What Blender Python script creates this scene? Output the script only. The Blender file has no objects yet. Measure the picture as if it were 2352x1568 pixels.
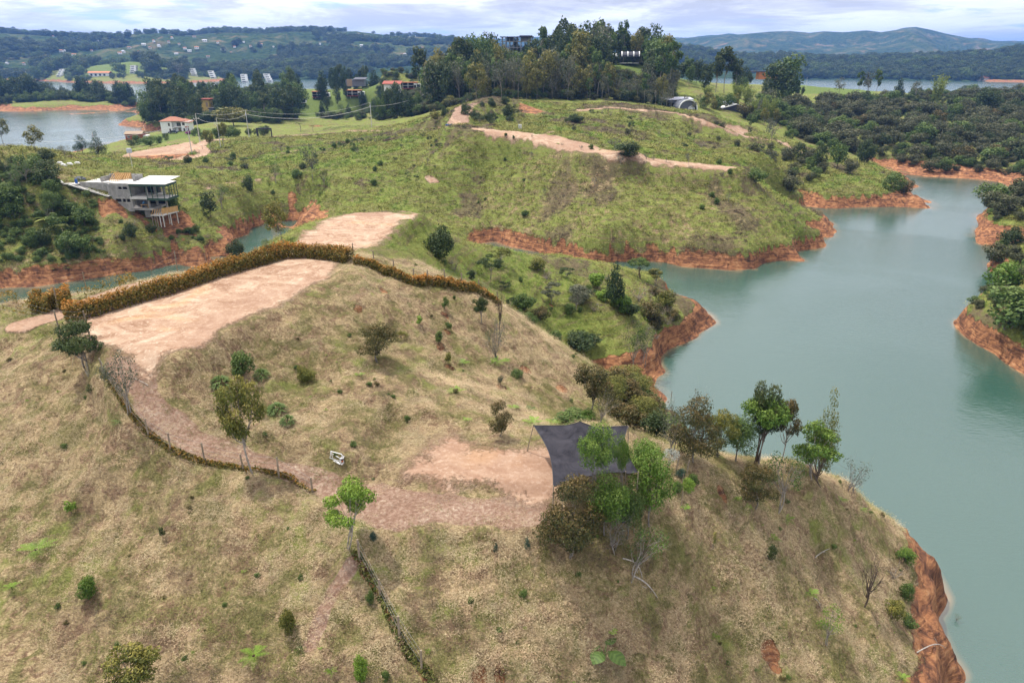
import bpy, bmesh, math, random
import numpy as np
from mathutils import Vector, Matrix

C = bpy.context.scene.collection
SC = bpy.context.scene
rad = math.radians
# ------------------------------------------------------------------ camera, sky, sun, exposure
F0, CX, CY, CAMZ = 1589.5, 1176.0, 784.0, 45.0          # photograph measured on a 2352 px wide copy
PITCH = rad(22.4)
cd = bpy.data.cameras.new('camera'); cam = bpy.data.objects.new('camera', cd); C.objects.link(cam)
cam.location = (0, 0, CAMZ); cam.rotation_euler = (rad(90) - PITCH, 0, 0)
cd.sensor_width = 36.0; cd.lens = 36.0 * F0 / 2352.0; cd.clip_start = 0.5; cd.clip_end = 40000
SC.camera = cam
SUN_EL, SUN_AZ = rad(66), rad(-52)                       # azimuth clockwise from +Y (the view direction)
sd = bpy.data.lights.new('sun', 'SUN'); sd.energy = 4.3; sd.angle = rad(1.6); sd.color = (1.0, .955, .88)
sun = bpy.data.objects.new('sun', sd); C.objects.link(sun)
sv = Vector((math.sin(SUN_AZ) * math.cos(SUN_EL), math.cos(SUN_AZ) * math.cos(SUN_EL), math.sin(SUN_EL)))
sun.rotation_euler = (-sv).to_track_quat('-Z', 'Y').to_euler(); sun.location = (0, 0, 200)
SC.view_settings.view_transform = 'Standard'; SC.view_settings.look = 'None'
SC.view_settings.gamma = 1; SC.view_settings.use_curve_mapping = False; SC.view_settings.exposure = 0.38
SC.cycles.max_bounces = 6; SC.cycles.diffuse_bounces = 3; SC.cycles.glossy_bounces = 2
SC.cycles.transmission_bounces = 2; SC.cycles.volume_bounces = 0; SC.cycles.transparent_max_bounces = 8
SC.cycles.use_denoising = True

class NT:
    """small helper for node trees"""
    def __init__(s, tree): s.t = tree; s.n = tree.nodes; s.l = tree.links
    def new(s, typ, **kw):
        nd = s.n.new(typ)
        for k, v in kw.items(): setattr(nd, k, v)
        return nd
    def put(s, sock, v):
        if isinstance(v, bpy.types.NodeSocket): s.l.new(v, sock)
        elif v is not None:
            if hasattr(sock, 'default_value'):
                dv = sock.default_value
                if hasattr(dv, '__len__') and not hasattr(v, '__len__'): v = [v] * len(dv)
                elif hasattr(dv, '__len__') and len(dv) == 4 and len(v) == 3: v = (*v, 1)
                sock.default_value = v
    def math(s, op, a, b=None, c=None, clamp=False):
        nd = s.new('ShaderNodeMath', operation=op, use_clamp=clamp)
        for i, v in enumerate((a, b, c)): s.put(nd.inputs[i], v)
        return nd.outputs[0]
    def vmath(s, op, a, b=None):
        nd = s.new('ShaderNodeVectorMath', operation=op)
        s.put(nd.inputs[0], a); s.put(nd.inputs[1], b)
        return nd.outputs[0]
    def noise(s, vec, scale, detail=3, rough=.55, dist=0.0, out='Fac'):
        nd = s.new('ShaderNodeTexNoise'); s.put(nd.inputs['Vector'], vec)
        nd.inputs['Scale'].default_value = scale; nd.inputs['Detail'].default_value = detail
        nd.inputs['Roughness'].default_value = rough; nd.inputs['Distortion'].default_value = dist
        return nd.outputs[out]
    def ramp(s, fac, stops):
        nd = s.new('ShaderNodeValToRGB'); s.put(nd.inputs[0], fac); e = nd.color_ramp.elements
        while len(e) < len(stops): e.new(.5)
        for el, (p, c) in zip(e, stops):
            el.position = p; el.color = (*c, 1) if hasattr(c, '__len__') else (c, c, c, 1)
        return nd.outputs[0]
    def step(s, x, a, b):
        nd = s.new('ShaderNodeMapRange', interpolation_type='SMOOTHSTEP')
        s.put(nd.inputs[0], x); s.put(nd.inputs[1], a); s.put(nd.inputs[2], b)
        return nd.outputs[0]
    def mix(s, f, a, b, typ='MIX'):
        nd = s.new('ShaderNodeMix', data_type='RGBA', blend_type=typ)
        s.put(nd.inputs[0], f); s.put(nd.inputs[6], a); s.put(nd.inputs[7], b)
        return nd.outputs[2]
    def bump(s, h, strength=.5, dist=.1, normal=None):
        nd = s.new('ShaderNodeBump'); s.put(nd.inputs['Height'], h)
        nd.inputs['Strength'].default_value = strength; nd.inputs['Distance'].default_value = dist
        if normal is not None: s.put(nd.inputs['Normal'], normal)
        return nd.outputs[0]

w = bpy.data.worlds.new('World'); SC.world = w; w.use_nodes = True
def build_sky():
    t = NT(w.node_tree); t.n.clear()
    sky = t.new('ShaderNodeTexSky', sky_type='NISHITA', sun_disc=False, sun_elevation=SUN_EL, sun_rotation=SUN_AZ,
                altitude=1900, air_density=1.0, dust_density=.6)
    blue = t.vmath('SCALE', sky.outputs[0]); blue.node.inputs['Scale'].default_value = .10
    co = t.new('ShaderNodeTexCoord').outputs['Generated']
    xyz = t.new('ShaderNodeSeparateXYZ'); t.put(xyz.inputs[0], co)
    zc = t.math('ADD', t.math('MAXIMUM', xyz.outputs[2], 0.0), .15)
    px = t.math('DIVIDE', xyz.outputs[0], zc); py = t.math('DIVIDE', xyz.outputs[1], zc)
    cv = t.new('ShaderNodeCombineXYZ'); t.put(cv.inputs[0], px); t.put(cv.inputs[1], py)
    t.put(cv.inputs[2], t.math('MULTIPLY', xyz.outputs[2], 26.0))     # cloud towers: a little height inside the layer
    v = cv.outputs[0]
    n1 = t.noise(v, .95, 8, .6, .25)
    n2 = t.noise(t.vmath('ADD', v, (7.3, 2.1, 4.0)), 1.9, 7, .6, .3)
    cover = t.step(t.math('MULTIPLY_ADD', n2, .35, t.math('MULTIPLY', n1, .75)), .40, .50)
    shade = t.noise(t.vmath('ADD', v, (1.7, 9.1, 2.0)), .9, 9, .62, .3)
    col = t.ramp(shade, [(.38, (1.18, 1.18, 1.19)), (.475, (1.02, 1.02, 1.04)), (.525, (.80, .79, .835)), (.60, (.58, .575, .63))])
    hi = t.step(xyz.outputs[2], .0, .08)
    col = t.mix(t.math('MULTIPLY', t.math('SUBTRACT', 1.0, hi), .45), col, (.80, .82, .86))
    mixc = t.mix(cover, t.mix(.6, blue, (.58, .74, .97)), col)
    sdir = t.vmath('DOT_PRODUCT', co, tuple(sv)).node.outputs['Value']; glow = t.math('POWER', t.math('MAXIMUM', sdir, 0.0), 3.0)
    mixc = t.mix(1.0, mixc, t.ramp(glow, [(0.0, 1.0), (1.0, 1.0)]), 'MULTIPLY'); sc_ = t.vmath('SCALE', mixc); t.put(sc_.node.inputs['Scale'], t.math('MULTIPLY_ADD', glow, 1.1, 1.0)); mixc = sc_
    bg = t.new('ShaderNodeBackground'); t.put(bg.inputs[0], mixc); bg.inputs[1].default_value = 1.0
    o = t.new('ShaderNodeOutputWorld'); t.l.new(bg.outputs[0], o.inputs[0])
build_sky()

# ------------------------------------------------------------------ geometry of the view: where a point of the photograph stands
SP, CP = math.sin(PITCH), math.cos(PITCH)
def ray(u, v):
    a, b = (u - CX) / F0, (CY - v) / F0
    return np.array([a, CP + b * SP, -SP + b * CP])
def G(u, v, z):
    d = ray(u, v); t = (z - CAMZ) / d[2]
    return (d[0] * t, d[1] * t)
def V(u, Y, z):
    return ((u - CX) / F0 * (Y * CP + (CAMZ - z) * SP), Y, z)
def vz(v, Y):                                             # height seen at row v at distance Y
    d = ray(CX, v); return CAMZ + d[2] * Y / d[1]

# ------------------------------------------------------------------ numpy noise
def _hash(ix, iy, s):
    h = (ix.astype(np.int64) * 374761393 + iy.astype(np.int64) * 668265263 + s * 1442695041) & 0xffffffff
    h = ((h ^ (h >> 13)) * 1274126177) & 0xffffffff
    return ((h ^ (h >> 16)) & 0xffff) / 65535.0
def vnoise(x, y, s=0):
    x = np.asarray(x, float); y = np.asarray(y, float)
    ix, iy = np.floor(x), np.floor(y); fx, fy = x - ix, y - iy
    fx = fx * fx * fx * (fx * (fx * 6 - 15) + 10); fy = fy * fy * fy * (fy * (fy * 6 - 15) + 10)
    a, b = _hash(ix, iy, s), _hash(ix + 1, iy, s); c, d = _hash(ix, iy + 1, s), _hash(ix + 1, iy + 1, s)
    return (a + (b - a) * fx) * (1 - fy) + (c + (d - c) * fx) * fy
def fbm(x, y, s=0, o=4, g=.5):
    t = 0; a = 1; n = 0
    for k in range(o):
        t = t + a * vnoise(x, y, s + k * 17); n += a; a *= g
        x, y = x * 1.93 * .86 + y * 1.93 * .5, y * 1.93 * .86 - x * 1.93 * .5
    return t / n * 2 - 1
def ridged(x, y, s=0, o=4):
    t = 0; a = 1; n = 0
    for k in range(o):
        t = t + a * (1 - np.abs(vnoise(x, y, s + k * 29) * 2 - 1)); n += a; a *= .5
        x, y = x * 2.03 * .8 + y * 2.03 * .6, y * 2.03 * .8 - x * 2.03 * .6
    return t / n
def sstep(x, a, b):
    t = np.clip((np.asarray(x, float) - a) / (b - a), 0, 1); return t * t * (3 - 2 * t)

# ------------------------------------------------------------------ terrain: spot heights
PTS = []
def g(*pts):
    for (u, v, z) in pts:
        x, y = G(u, v, z); PTS.append((x, y, z))
def wv(*pts):
    for (u, Y, z) in pts: PTS.append(V(u, Y, z))
# near hill, left slope and foreground
g((0,712,25),(70,735,24.6),(140,762,24.2),(0,850,23.3),(0,1000,21.5),(0,1150,19.6),(0,1300,18),(0,1568,15.5),
  (225,862,23.9),(200,1000,21.8),(250,1150,19.9),(250,1300,18.2),(300,1568,15.8),(400,1090,21.4),(300,985,23.2),(560,1110,20.9),(500,1200,19.9),
  (500,1400,17.6),(600,1568,16),(720,1140,20.7),(800,1250,19.8),(820,1400,18),(900,1568,16.2),
  (1000,1215,20.4),(1230,1190,20.3),(1000,1300,19.3),(1200,1300,18.7),(1200,1450,17),(1200,1568,15.6),
  (1400,1250,18.8),(1400,1400,16.3),(1450,1568,13.3),(1550,1200,18),(1560,1060,19.6),(1560,1120,19.2),
  (1700,1150,17),(1700,1300,14),(1700,1450,11.3),(1700,1568,9.2),(1600,1050,19),(1750,1062,17),(1850,1082,15),
  (1950,1115,12),(2050,1195,6.8),(2083,1240,4.4),(1850,1200,13),(1900,1300,10.3),(1950,1450,7.8),(2000,1568,6),
  (2000,1400,8),(2078,1350,5),(2090,1450,4.6),(2100,1568,4.4))
g((2105,1255,0),(2140,1310,0),(2168,1370,0),(2160,1420,0),(2185,1500,0),(2214,1540,0),(2215,1568,0),(2190,1660,0),(2100,1750,0))
g((2260,1400,-3),(2320,1568,-3),(2200,1250,-3),(2100,1130,-4),(2000,1040,-4),(1900,980,-4),(2350,1250,-4),(2250,1700,-3))
wv((1600,50,13),(1600,58,6),(1600,67,0),(1750,54,9),(1750,62,0),(1850,59,0),(1950,57,0),(1950,54,6),(1500,60,10),(1480,50,16.5),(1500,74,4),(1540,80,0),(2020,57,0))
wv((-250,58,23),(-250,45,20),(-250,30,16),(300,18,13),(900,18,12.5),(1500,18,9),(2100,18,4),(2500,22,0),(600,10,11),(1800,10,6))
# hedged terrace, its slopes and the lane behind the hedge
g((215,745,26),(450,660,26),(690,592,26),(785,605,26),(560,735,25.9),(440,800,25.8),(300,825,25.6),(700,665,26),
  (350,950,23.4),(450,1040,22),(600,1085,21),(900,1135,20.7),(700,850,22.6),(560,830,24),(480,930,23.2),(620,960,22.1),(800,800,23.3),(760,930,21.9),
  (900,750,23.2),(1000,800,21.5),(1200,900,18.2),(1300,950,16.5),(1150,800,19.5),(1080,720,22),(1400,960,13),
  (900,955,21.4),(1150,1008,21),(1000,880,21.4),(870,690,24.8),
  (800,600,26),(900,635,25.2),(990,655,24.1),(1100,668,22.5),(1150,700,21),(1230,755,18),(1300,800,15),(1380,850,12),(1450,900,9),
  (1400,1010,20.4),(1440,1040,20.3),(1250,1000,20.9),(1300,1100,20.7),(1350,985,17.5),
  (110,732,24.8),(270,668,25.3),(400,640,25.6),(560,600,25.5))
wv((-100,64,21.5),(0,66,20),(0,74,14),(0,90,4),(0,100,0),(300,80,15),(300,98,3.5),(300,104,0),(100,74,15),(160,74,15.5),(100,98,1),(200,90,7),(500,90,16),(500,114,4),(500,121,0),(-250,74,17),(-250,92,4),(-250,102,0))
# round terrace beyond the hedge, its flanks
g((695,555,24),(790,492,24),(870,487,24),(960,492,23.8),(820,573,24.3),(880,545,24),(640,562,20),(600,580,19),(700,524,22.5),(640,600,24.5),(720,585,25),
  (1010,530,20.5),(940,570,23),(1000,600,19.7),(1000,640,18.6),(1100,570,15.5),(1100,640,14.3),(1200,700,11),(1200,590,12.3),(1300,597,10),(1400,612,8),(1450,620,7.2),(1540,670,4.4),
  (1300,700,9),(1300,780,6),(1400,720,7.5),(1450,800,4.2),(1480,700,6.2),(1350,842,3.2))
g((1645,740,0),(1600,775,0),(1545,800,0),(1530,850,0),(1510,870,0),(1535,910,0),(1620,715,0),(1570,690,0))
wv((1555,128,0),(1500,140,0),(1400,145,0),(1300,147,0),(1200,150,1),(1600,85,-2),(1560,100,-2),(1700,110,-3))
wv((620,145,-1),(620,118,7),(560,112,9),(540,135,-1),(760,118,12),(760,140,6),(880,125,14),(880,150,8),(1000,130,9),(1050,150,4))
# pond and saddle
g((550,568,0),(545,545,0),(585,520,0),(640,508,0),(690,516,0),(600,545,-2.5),(640,530,-2.5),(580,575,-2),(570,556,-1.2),(612,562,-2.5),(615,522,-1.2),(665,522,-1.5),(590,535,-1.5),(685,500,2.6),(700,450,6.5),(760,480,6),(850,482,9),(1000,520,6),(940,505,7),(620,490,3.5),(560,500,4))
wv((540,150,-1.5),(450,140,-2),(300,130,-3),(100,125,-3),(-200,130,-3),(720,165,4),(720,190,4.5))
# middle hill
g((1130,555,0),(1240,580,0),(1300,591,0),(1400,601,0),(1600,614,0),(1740,615,0),(1846,601,0),(1835,575,0),(1907,545,0),(1880,537,2.5),
  (1110,300,24.7),(1200,310,24),(1280,325,23),(1400,355,20.8),(1550,375,18.8),(1680,385,18),(1700,398,17),(1760,450,11.8),(1830,510,6.6),
  (1090,330,21.4),(1000,390,15.2),(900,450,9.1),(1100,450,9),(1100,400,13.8),(1200,400,14.9),(1300,400,16.1),(1300,350,20.5),(1200,450,10.1),(1300,450,11.8),(1300,500,7.9),(1100,500,5.2),(1200,500,6),(1200,350,19.5),(1130,340,20),
  (1500,400,16),(1400,450,12.5),(1500,500,9),(1600,450,12.3),(1700,500,9),(1400,400,16.5),(1600,400,16.3),(1700,450,12.2),(1600,550,5.8),(1400,550,5.2),(1250,550,3.3))
wv((1780,205,8),(1780,215,4.5),(1900,202,0),(1850,215,-2),(1950,210,-3),(1850,180,-1),(1250,158,-2),(1400,152,-2),(1600,145,-3))
# meadow and left side
g((1000,330,19),(950,380,14.6),(800,400,13),(800,440,10),(860,320,15),(900,300,15.5),(750,330,14),(700,420,10),(700,380,13),(600,420,9.5),(560,380,12.8),(600,400,11.5),(500,420,11),(450,390,14),(450,450,10.5),
  (650,340,13),(520,335,12),(500,480,7.5),(560,450,8.5),(330,395,13.5),(240,378,17),(150,420,17.5),(110,400,19),(0,420,18),(0,360,21),(0,335,22),(100,340,21.5),(180,355,18.5),
  (250,440,15.5),(330,470,11.5),(380,505,8.3),(420,480,9.5),(420,520,6.2),(300,545,7),(200,500,10.5),(100,500,11.2),(0,500,11.6),(100,560,6.6),(200,560,6.4),(450,550,5),(500,530,5),(520,560,2.6),(0,580,6))
g((0,662,0),(100,655,0),(200,641,0),(300,625,0),(400,606,0),(480,592,0),(540,582,0))
wv((0,260,10),(0,330,0),(150,285,6),(120,350,0),(200,300,4),(220,360,0),(-250,180,18),(-250,260,10),(-250,340,0),(-250,150,4))
wv((0,430,-3),(100,500,-3),(200,450,-2),(-250,500,-3),(250,400,0))
g((400,345,11),(270,364,11),(480,345,11.5),(430,322,11),(300,352,10.6),(400,300,10),(640,312,12),(560,318,12),(480,310,10.5),(300,372,9.5),(340,312,7.5),(440,365,10.5))
wv((300,340,6),(320,400,2),(330,430,0),(420,400,8),(420,440,4),(360,470,0),(270,440,-2))
g((285,281,0),(340,293,0),(360,280,5),(500,282,8.5),(450,290,9),(600,262,8.2),(680,242,11.7),(750,270,5),(750,245,10.5),(820,220,17.5),(870,190,27))
wv((310,540,4),(380,520,9),(380,600,6),(380,660,0),(500,560,14),(500,640,6),(500,700,0),(650,600,20),(700,680,10),(700,760,0),(850,680,20),(850,800,0))
g((740,284,0),(800,281,0),(850,279,0),(800,289,-2),(760,292,-2))
wv((740,455,0),(800,450,0),(850,455,0),(700,430,5),(800,400,9),(900,410,14),(900,360,16),(720,350,12.5),(900,460,12),(950,520,20))
# left peninsulas and the resort point
g((0,250,0),(80,255,0),(140,263,0),(200,261,0),(270,254,0))
wv((310,690,0),(335,720,0),(0,720,8),(140,690,8),(250,700,6),(0,790,0),(150,770,0),(290,750,0),(-250,700,0),(-250,760,7),(-250,850,0),(0,900,-4),(200,850,-4),(300,1000,-4),(100,1100,-4),(400,900,-4),(600,900,-4),(800,950,-4),(150,560,-4),(100,640,-3),(250,580,-3))
wv((0,1540,0),(130,1420,0),(200,1340,0),(350,1310,0),(440,1350,0),(520,1450,0),(60,1620,14),(120,1600,20),(200,1480,24),(300,1480,34),(380,1460,22),(430,1460,10),(250,1700,20),(400,1650,6),(480,1600,0),(0,1700,16),(-250,1600,10),(-250,1500,0),(450,1700,0),(700,1600,-4),(900,1500,-4),(1100,1300,-4))
# knoll, second hill, forest hill
g((1130,224,29),(1060,250,26),(1100,285,23.2),(1200,240,26),(1180,280,22),(1050,285,22.5),(1000,290,20),(1250,292,21),(1350,300,20),(1450,335,18),(1500,290,20),(1600,300,17.5),(1500,262,23),(1400,246,25.3),(1300,262,22.6),(1600,330,14),(1700,330,13.5),(1700,300,17),(1800,330,11.2),(1860,358,9.4),(1620,270,22),(1350,330,20),(1550,345,15))
wv((1200,350,26),(1500,360,25),(1400,450,40),(1200,450,38),(1450,430,41),(1300,400,33),(1000,400,21),(1000,500,28),(1100,420,28),(1300,600,25),(1300,800,0),(900,600,14),(1000,800,0),(1600,430,30),(1600,600,18),(1640,370,24.5),(1640,410,28),(1300,950,-4),(1600,900,-4),(1900,950,-4),(2200,950,-4))
# third peninsula, right forest, right near headlands
g((1820,466,0),(1850,472,0),(1900,478,0),(2000,475,0),(2090,468,0),(2136,460,0),(2100,448,3.2),(1900,443,4.2),(1900,405,7),(2000,430,5),(1800,400,11),(1760,375,14.5),(1980,395,5.5),(2060,432,4),(1840,445,4.3))
wv((2080,260,2.5),(2110,262,0),(2030,285,2.5),(2060,285,0),(2000,305,1.5))
g((1990,383,0),(2100,405,0),(2180,408,0),(2250,412,0),(2310,426,0),(2352,434,0),(2150,430,-2),(2250,440,-3))
wv((2100,330,7),(2100,420,14),(2100,520,20),(2100,620,12),(2100,720,0),(1900,330,9),(1900,420,16),(1850,520,23.5),(1850,560,24),(1850,650,14),(1850,760,0),(2350,330,8),(2350,450,16),(2352,520,19),(2352,650,0),(1700,340,17),(1700,420,23),(1700,550,26),(1700,700,14),(1700,800,0),(2500,300,4),(2500,450,14),(2600,640,0),(2650,260,0),(2200,830,-4),(1950,310,6))
g((2231,543,0),(2250,562,0),(2310,600,0),(2245,522,0),(2275,627,0),(2300,650,0),(2193,738,0),(2250,795,0),(2300,825,0),(2352,860,0),(2215,722,0))
wv((2300,196,5),(2330,190,6.5),(2420,200,9),(2500,190,10),(2600,190,8),(2275,215,0),(2330,235,0),(2420,250,0),(2320,158,4),(2345,155,6),(2450,155,8),(2600,150,8),(2305,172,0),(2345,174,0),(2400,176,2),(2265,122,4.5),(2300,118,6),(2352,114,9),(2450,112,12),(2600,105,10),(2285,135,0),(2340,141,0),(2400,142,2),(2420,88,0),(2550,75,0))
g((1700,700,-4),(1900,800,-4),(2000,600,-4),(2100,520,-4),(1800,650,-4),(2100,900,-4),(2300,1000,-4),(1700,850,-3),(1700,930,-3),(1950,520,-3),(2200,480,-4),(2150,650,-4),(2100,750,-4),(2200,600,-4),(2200,850,-4),(1600,660,-3),(1500,625,-2),(2000,700,-4),(1750,780,-4))
# small point on the far right
wv((2250,1400,-1.5),(2265,1420,3),(2352,1400,4),(2500,1400,6),(2352,1500,5),(2352,1560,0),(2352,1350,0),(2230,1440,-1.5),(2270,1500,0),(2120,1300,-4),(2120,1600,-4),(2352,1200,-4),(1800,1500,-4))

wv((3300,30,-3),(3300,60,-4),(3400,120,-4),(3300,220,2),(-1000,35,17),(-1000,60,19),(-900,90,4),(-900,110,-2),(-800,180,10))
BANK = 3.0
def to_base(z):
    if z <= 0: return z
    if z >= .9 + BANK: return z - BANK
    lo, hi = 0., .9
    for _ in range(30):
        m = (lo + hi) / 2; t = m / .9
        if m + BANK * t * t * (3 - 2 * t) < z: lo = m
        else: hi = m
    return lo
P = np.array(PTS); _key = {}
for i, p in enumerate(P): _key[(round(p[0], 1), round(p[1], 1))] = i
P = P[sorted(_key.values())]
def lp(x, y): return np.arctan2(x, y), np.log(np.hypot(x, y))
pa, pr = lp(P[:, 0], P[:, 1]); pb = np.array([to_base(z) for z in P[:, 2]])
CMQ = .012
def _solve():
    d = np.sqrt((pa[:, None] - pa) ** 2 + (pr[:, None] - pr) ** 2 + CMQ ** 2)
    n = len(pa); A = np.zeros((n + 1, n + 1)); A[:n, :n] = d + np.eye(n) * -2e-4; A[n, :n] = 1; A[:n, n] = 1
    return np.linalg.solve(A, np.append(pb, 0))
WT = _solve()
def base_at(x, y):
    a, r = lp(x, y); out = np.empty(a.shape)
    a = a.ravel(); r = r.ravel(); o = out.ravel()
    for i in range(0, len(a), 20000):
        s = slice(i, i + 20000)
        d = np.sqrt((a[s, None] - pa) ** 2 + (r[s, None] - pr) ** 2 + CMQ ** 2)
        o[s] = d @ WT[:-1] + WT[-1]
    return o.reshape(out.shape)

TH = np.linspace(rad(-66), rad(66), 900)
LR = np.concatenate([np.arange(math.log(9.), math.log(150), .0052), np.arange(math.log(150), math.log(1900), .0085)])
RR = np.exp(LR)
GX = np.sin(TH)[None, :] * RR[:, None]; GY = np.cos(TH)[None, :] * RR[:, None]
BASE = base_at(GX, GY)
dist = np.hypot(GX, GY)
BASE += (.35 * fbm(GX / 9, GY / 9, 3, 3) + .9 * fbm(GX / 34, GY / 34, 5, 3) * sstep(dist, 60, 160)) * sstep(BASE, .4, 4) + .28 * fbm(GX / 5, GY / 5, 9, 3) * (1 - sstep(np.abs(BASE), .2, 1.2)) * sstep(dist, 25, 60)
bank = BANK * (1 + .22 * fbm(GX / 14, GY / 14, 21, 3))
Z = BASE + bank * sstep(BASE, 0, .9)

# flat ground: terraces and lanes cut into the slopes
def poly_xy(pts): return np.array([G(*p) for p in pts])
def sdist(poly, X, Y):
    """signed distance to a polygon, positive inside"""
    best = np.full(X.shape, 1e9); ins = np.zeros(X.shape, bool); n = len(poly)
    for i in range(n):
        ax, ay = poly[i]; bx, by = poly[(i + 1) % n]
        dx, dy = bx - ax, by - ay; L = dx * dx + dy * dy + 1e-9
        t = np.clip(((X - ax) * dx + (Y - ay) * dy) / L, 0, 1)
        best = np.minimum(best, np.hypot(X - ax - t * dx, Y - ay - t * dy))
        c = (ay > Y) != (by > Y)
        ins ^= c & (X < (bx - ax) * (Y - ay) / (by - ay + 1e-12) + ax)
    return np.where(ins, best, -best)
def ldist(line, X, Y):
    """distance to a polyline and the interpolated third coordinate"""
    best = np.full(X.shape, 1e9); zz = np.zeros(X.shape)
    for (ax, ay, az), (bx, by, bz) in zip(line[:-1], line[1:]):
        dx, dy = bx - ax, by - ay
        t = np.clip(((X - ax) * dx + (Y - ay) * dy) / (dx * dx + dy * dy + 1e-9), 0, 1)
        d = np.hypot(X - ax - t * dx, Y - ay - t * dy); m = d < best
        best = np.where(m, d, best); zz = np.where(m, az + (bz - az) * t, zz)
    return best, zz
MASK = {k: np.zeros(Z.shape) for k in ('soil', 'litter', 'red', 'green', 'lawn', 'brown', 'flat')}
def around(xy, m):
    x0, y0 = xy[:, 0].min() - m, xy[:, 1].min() - m; x1, y1 = xy[:, 0].max() + m, xy[:, 1].max() + m
    return np.nonzero((GX > x0) & (GX < x1) & (GY > y0) & (GY < y1))
def terrace(pts, z, edge=1.2, kind='soil', kedge=.8, kamp=1.0, amount=1.0, dz=None):
    xy = poly_xy(pts); I = around(xy, edge + 3); X, Y = GX[I], GY[I]
    d = sdist(xy, X, Y)
    if z is not None:
        zz = z if dz is None else z + (X - xy[:, 0].mean()) * dz[0] + (Y - xy[:, 1].mean()) * dz[1]
        m = sstep(d, -edge, .15); Z[I] = Z[I] * (1 - m) + zz * m
        MASK['flat'][I] = np.maximum(MASK['flat'][I], m)
    if kind:
        j = kamp * fbm(X / 2.2, Y / 2.2, 31, 4)
        MASK[kind][I] = np.maximum(MASK[kind][I], amount * sstep(d + j, -kedge, kedge))
def lane(pts, width, edge=1.0, kind='soil', flat=True, amount=1.0, kamp=.5):
    line = [(*G(*p), p[2]) for p in pts]; xy = np.array(line)[:, :2]; I = around(xy, width + 4); X, Y = GX[I], GY[I]
    d, zz = ldist(line, X, Y)
    if flat:
        m = 1 - sstep(d, width / 2, width / 2 + edge); Z[I] = Z[I] * (1 - m) + zz * m
        MASK['flat'][I] = np.maximum(MASK['flat'][I], m)
    if kind:
        j = kamp * fbm(X / 2.5, Y / 2.5, 37, 3)
        MASK[kind][I] = np.maximum(MASK[kind][I], amount * (1 - sstep(d + j, width / 2 - .3, width / 2 + .4)))
terrace([(150,735,26),(215,715,26),(440,650,26),(680,588,26),(790,600,26),(740,640,26),(690,672,26),(560,735,26),(440,800,26),(330,840,25.7),(255,805,25.8)], 26.0, 1.5, 'soil', 1.7, 1.0)
terrace([(860,1085,21),(850,1060,21),(900,960,21),(1000,970,21),(1180,1005,21),(1270,990,20.9),(1440,985,20.6),(1500,1060,20.4),(1460,1130,20.4),(1270,1160,20.5),(1180,1130,20.6),(1000,1128,20.8)], 20.75, 1.2, None)
terrace([(905,1095,20.75),(930,1060,20.75),(985,1010,20.75),(1030,990,20.75),(1130,1020,20.75),(1240,1030,20.75),(1330,1040,20.75),(1360,1100,20.75),(1275,1150,20.75),(1240,1165,20.75),(1150,1128,20.75),(1000,1118,20.75)], None, 1, 'soil', 2.3, 1.2, .9)
lane([(270,830,25.7),(300,862,25.1),(345,930,23.8),(392,980,22.8),(440,1010,22.2),(510,1038,21.6),(590,1060,21.1),(665,1080,20.8),(745,1110,20.5),(900,1152,20.3),(1060,1172,20.2),(1230,1172,20.3)], 2.5, 1.2, 'litter', True, .78, .7)
terrace([(700,1110,20.5),(800,1105,20.5),(860,1098,20.4),(1000,1135,20.3),(1180,1140,20.3),(1240,1170,20.3),(1225,1195,20.3),(1000,1205,20.3),(870,1212,20.2),(790,1170,20.3)], 20.25, .9, 'litter', .4, .5)
terrace([(690,558,24),(720,520,24),(790,490,24),(875,485,24),(968,490,24),(935,508,24),(890,545,24),(815,577,24.2),(740,577,24.2)], 24.0, 1.5, 'soil', 2.2, 1.6)
lane([(60,745,24.6),(120,728,24.8),(210,690,25.2),(300,660,25.4),(430,635,25.5)], 2.6, 1.2, 'soil')
lane([(1098,295,24.7),(1120,299.5,24.5),(1200,307.5,24.0),(1285,323,22.9),(1340,338,21.9),(1410,354,20.8),(1480,364.5,19.7),(1560,373.5,18.8),(1670,384,18.0)], 6.0, 6.0, None, True)
lane([(1085,290,24.8),(1110,291,24.7),(1200,300,24.3),(1290,314,23.2),(1390,343,21.4)], 15.0, 5.0, None, True)
lane([(1098,295,24.7),(1120,299.5,24.5),(1200,307.5,24.0),(1285,323,22.9),(1340,338,21.9),(1410,354,20.8),(1480,364.5,19.7),(1560,373.5,18.8),(1670,384,18.0)], 5.4, 1.0, 'soil', False, .95, .9)
lane([(900,299,15.7),(945,302,16.6),(1010,297,19),(1055,290,22.3),(1100,293,24.2)], 3, 1.2, 'soil', True, .8)
lane([(1045,292,22.6),(1058,268,24.5),(1068,247,26.2),(1082,239,26.8)], 7, 1.5, 'litter', True, 1, 1.2)
lane([(1082,239,26.9),(1130,238,27),(1170,239,26.8)], 2.0, 1.2, 'soil', True, .9)
lane([(1330,252,24.6),(1400,247,25.2),(1480,252,24.4),(1550,259,23.3),(1620,277,21.2),(1660,293,18.8),(1710,312,15.6),(1770,322,12.8),(1800,328,11.4),(1815,340,10.6),(1865,359,9.4)], 2.6, 1.4, 'soil')
terrace([(1655,292,18.6),(1700,293,17.2),(1720,300,16.4),(1705,310,15.8)], None, 1, 'soil', 1, 2)
terrace([(248,370,10.9),(300,349,11),(440,325,11),(455,340,11),(425,358,11),(340,360,11),(260,374,11)], 11.0, 1.2, 'soil', .8, .6)
lane([(250,382,9.5),(330,372,9.8),(430,366,10.3),(470,352,11),(458,335,11.2),(480,322,11.3),(560,319,12),(640,313,12),(740,308,12.4),(830,303,13.5),(905,300,15.4)], 5, 1.6, 'soil', True, 1, .8)
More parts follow.
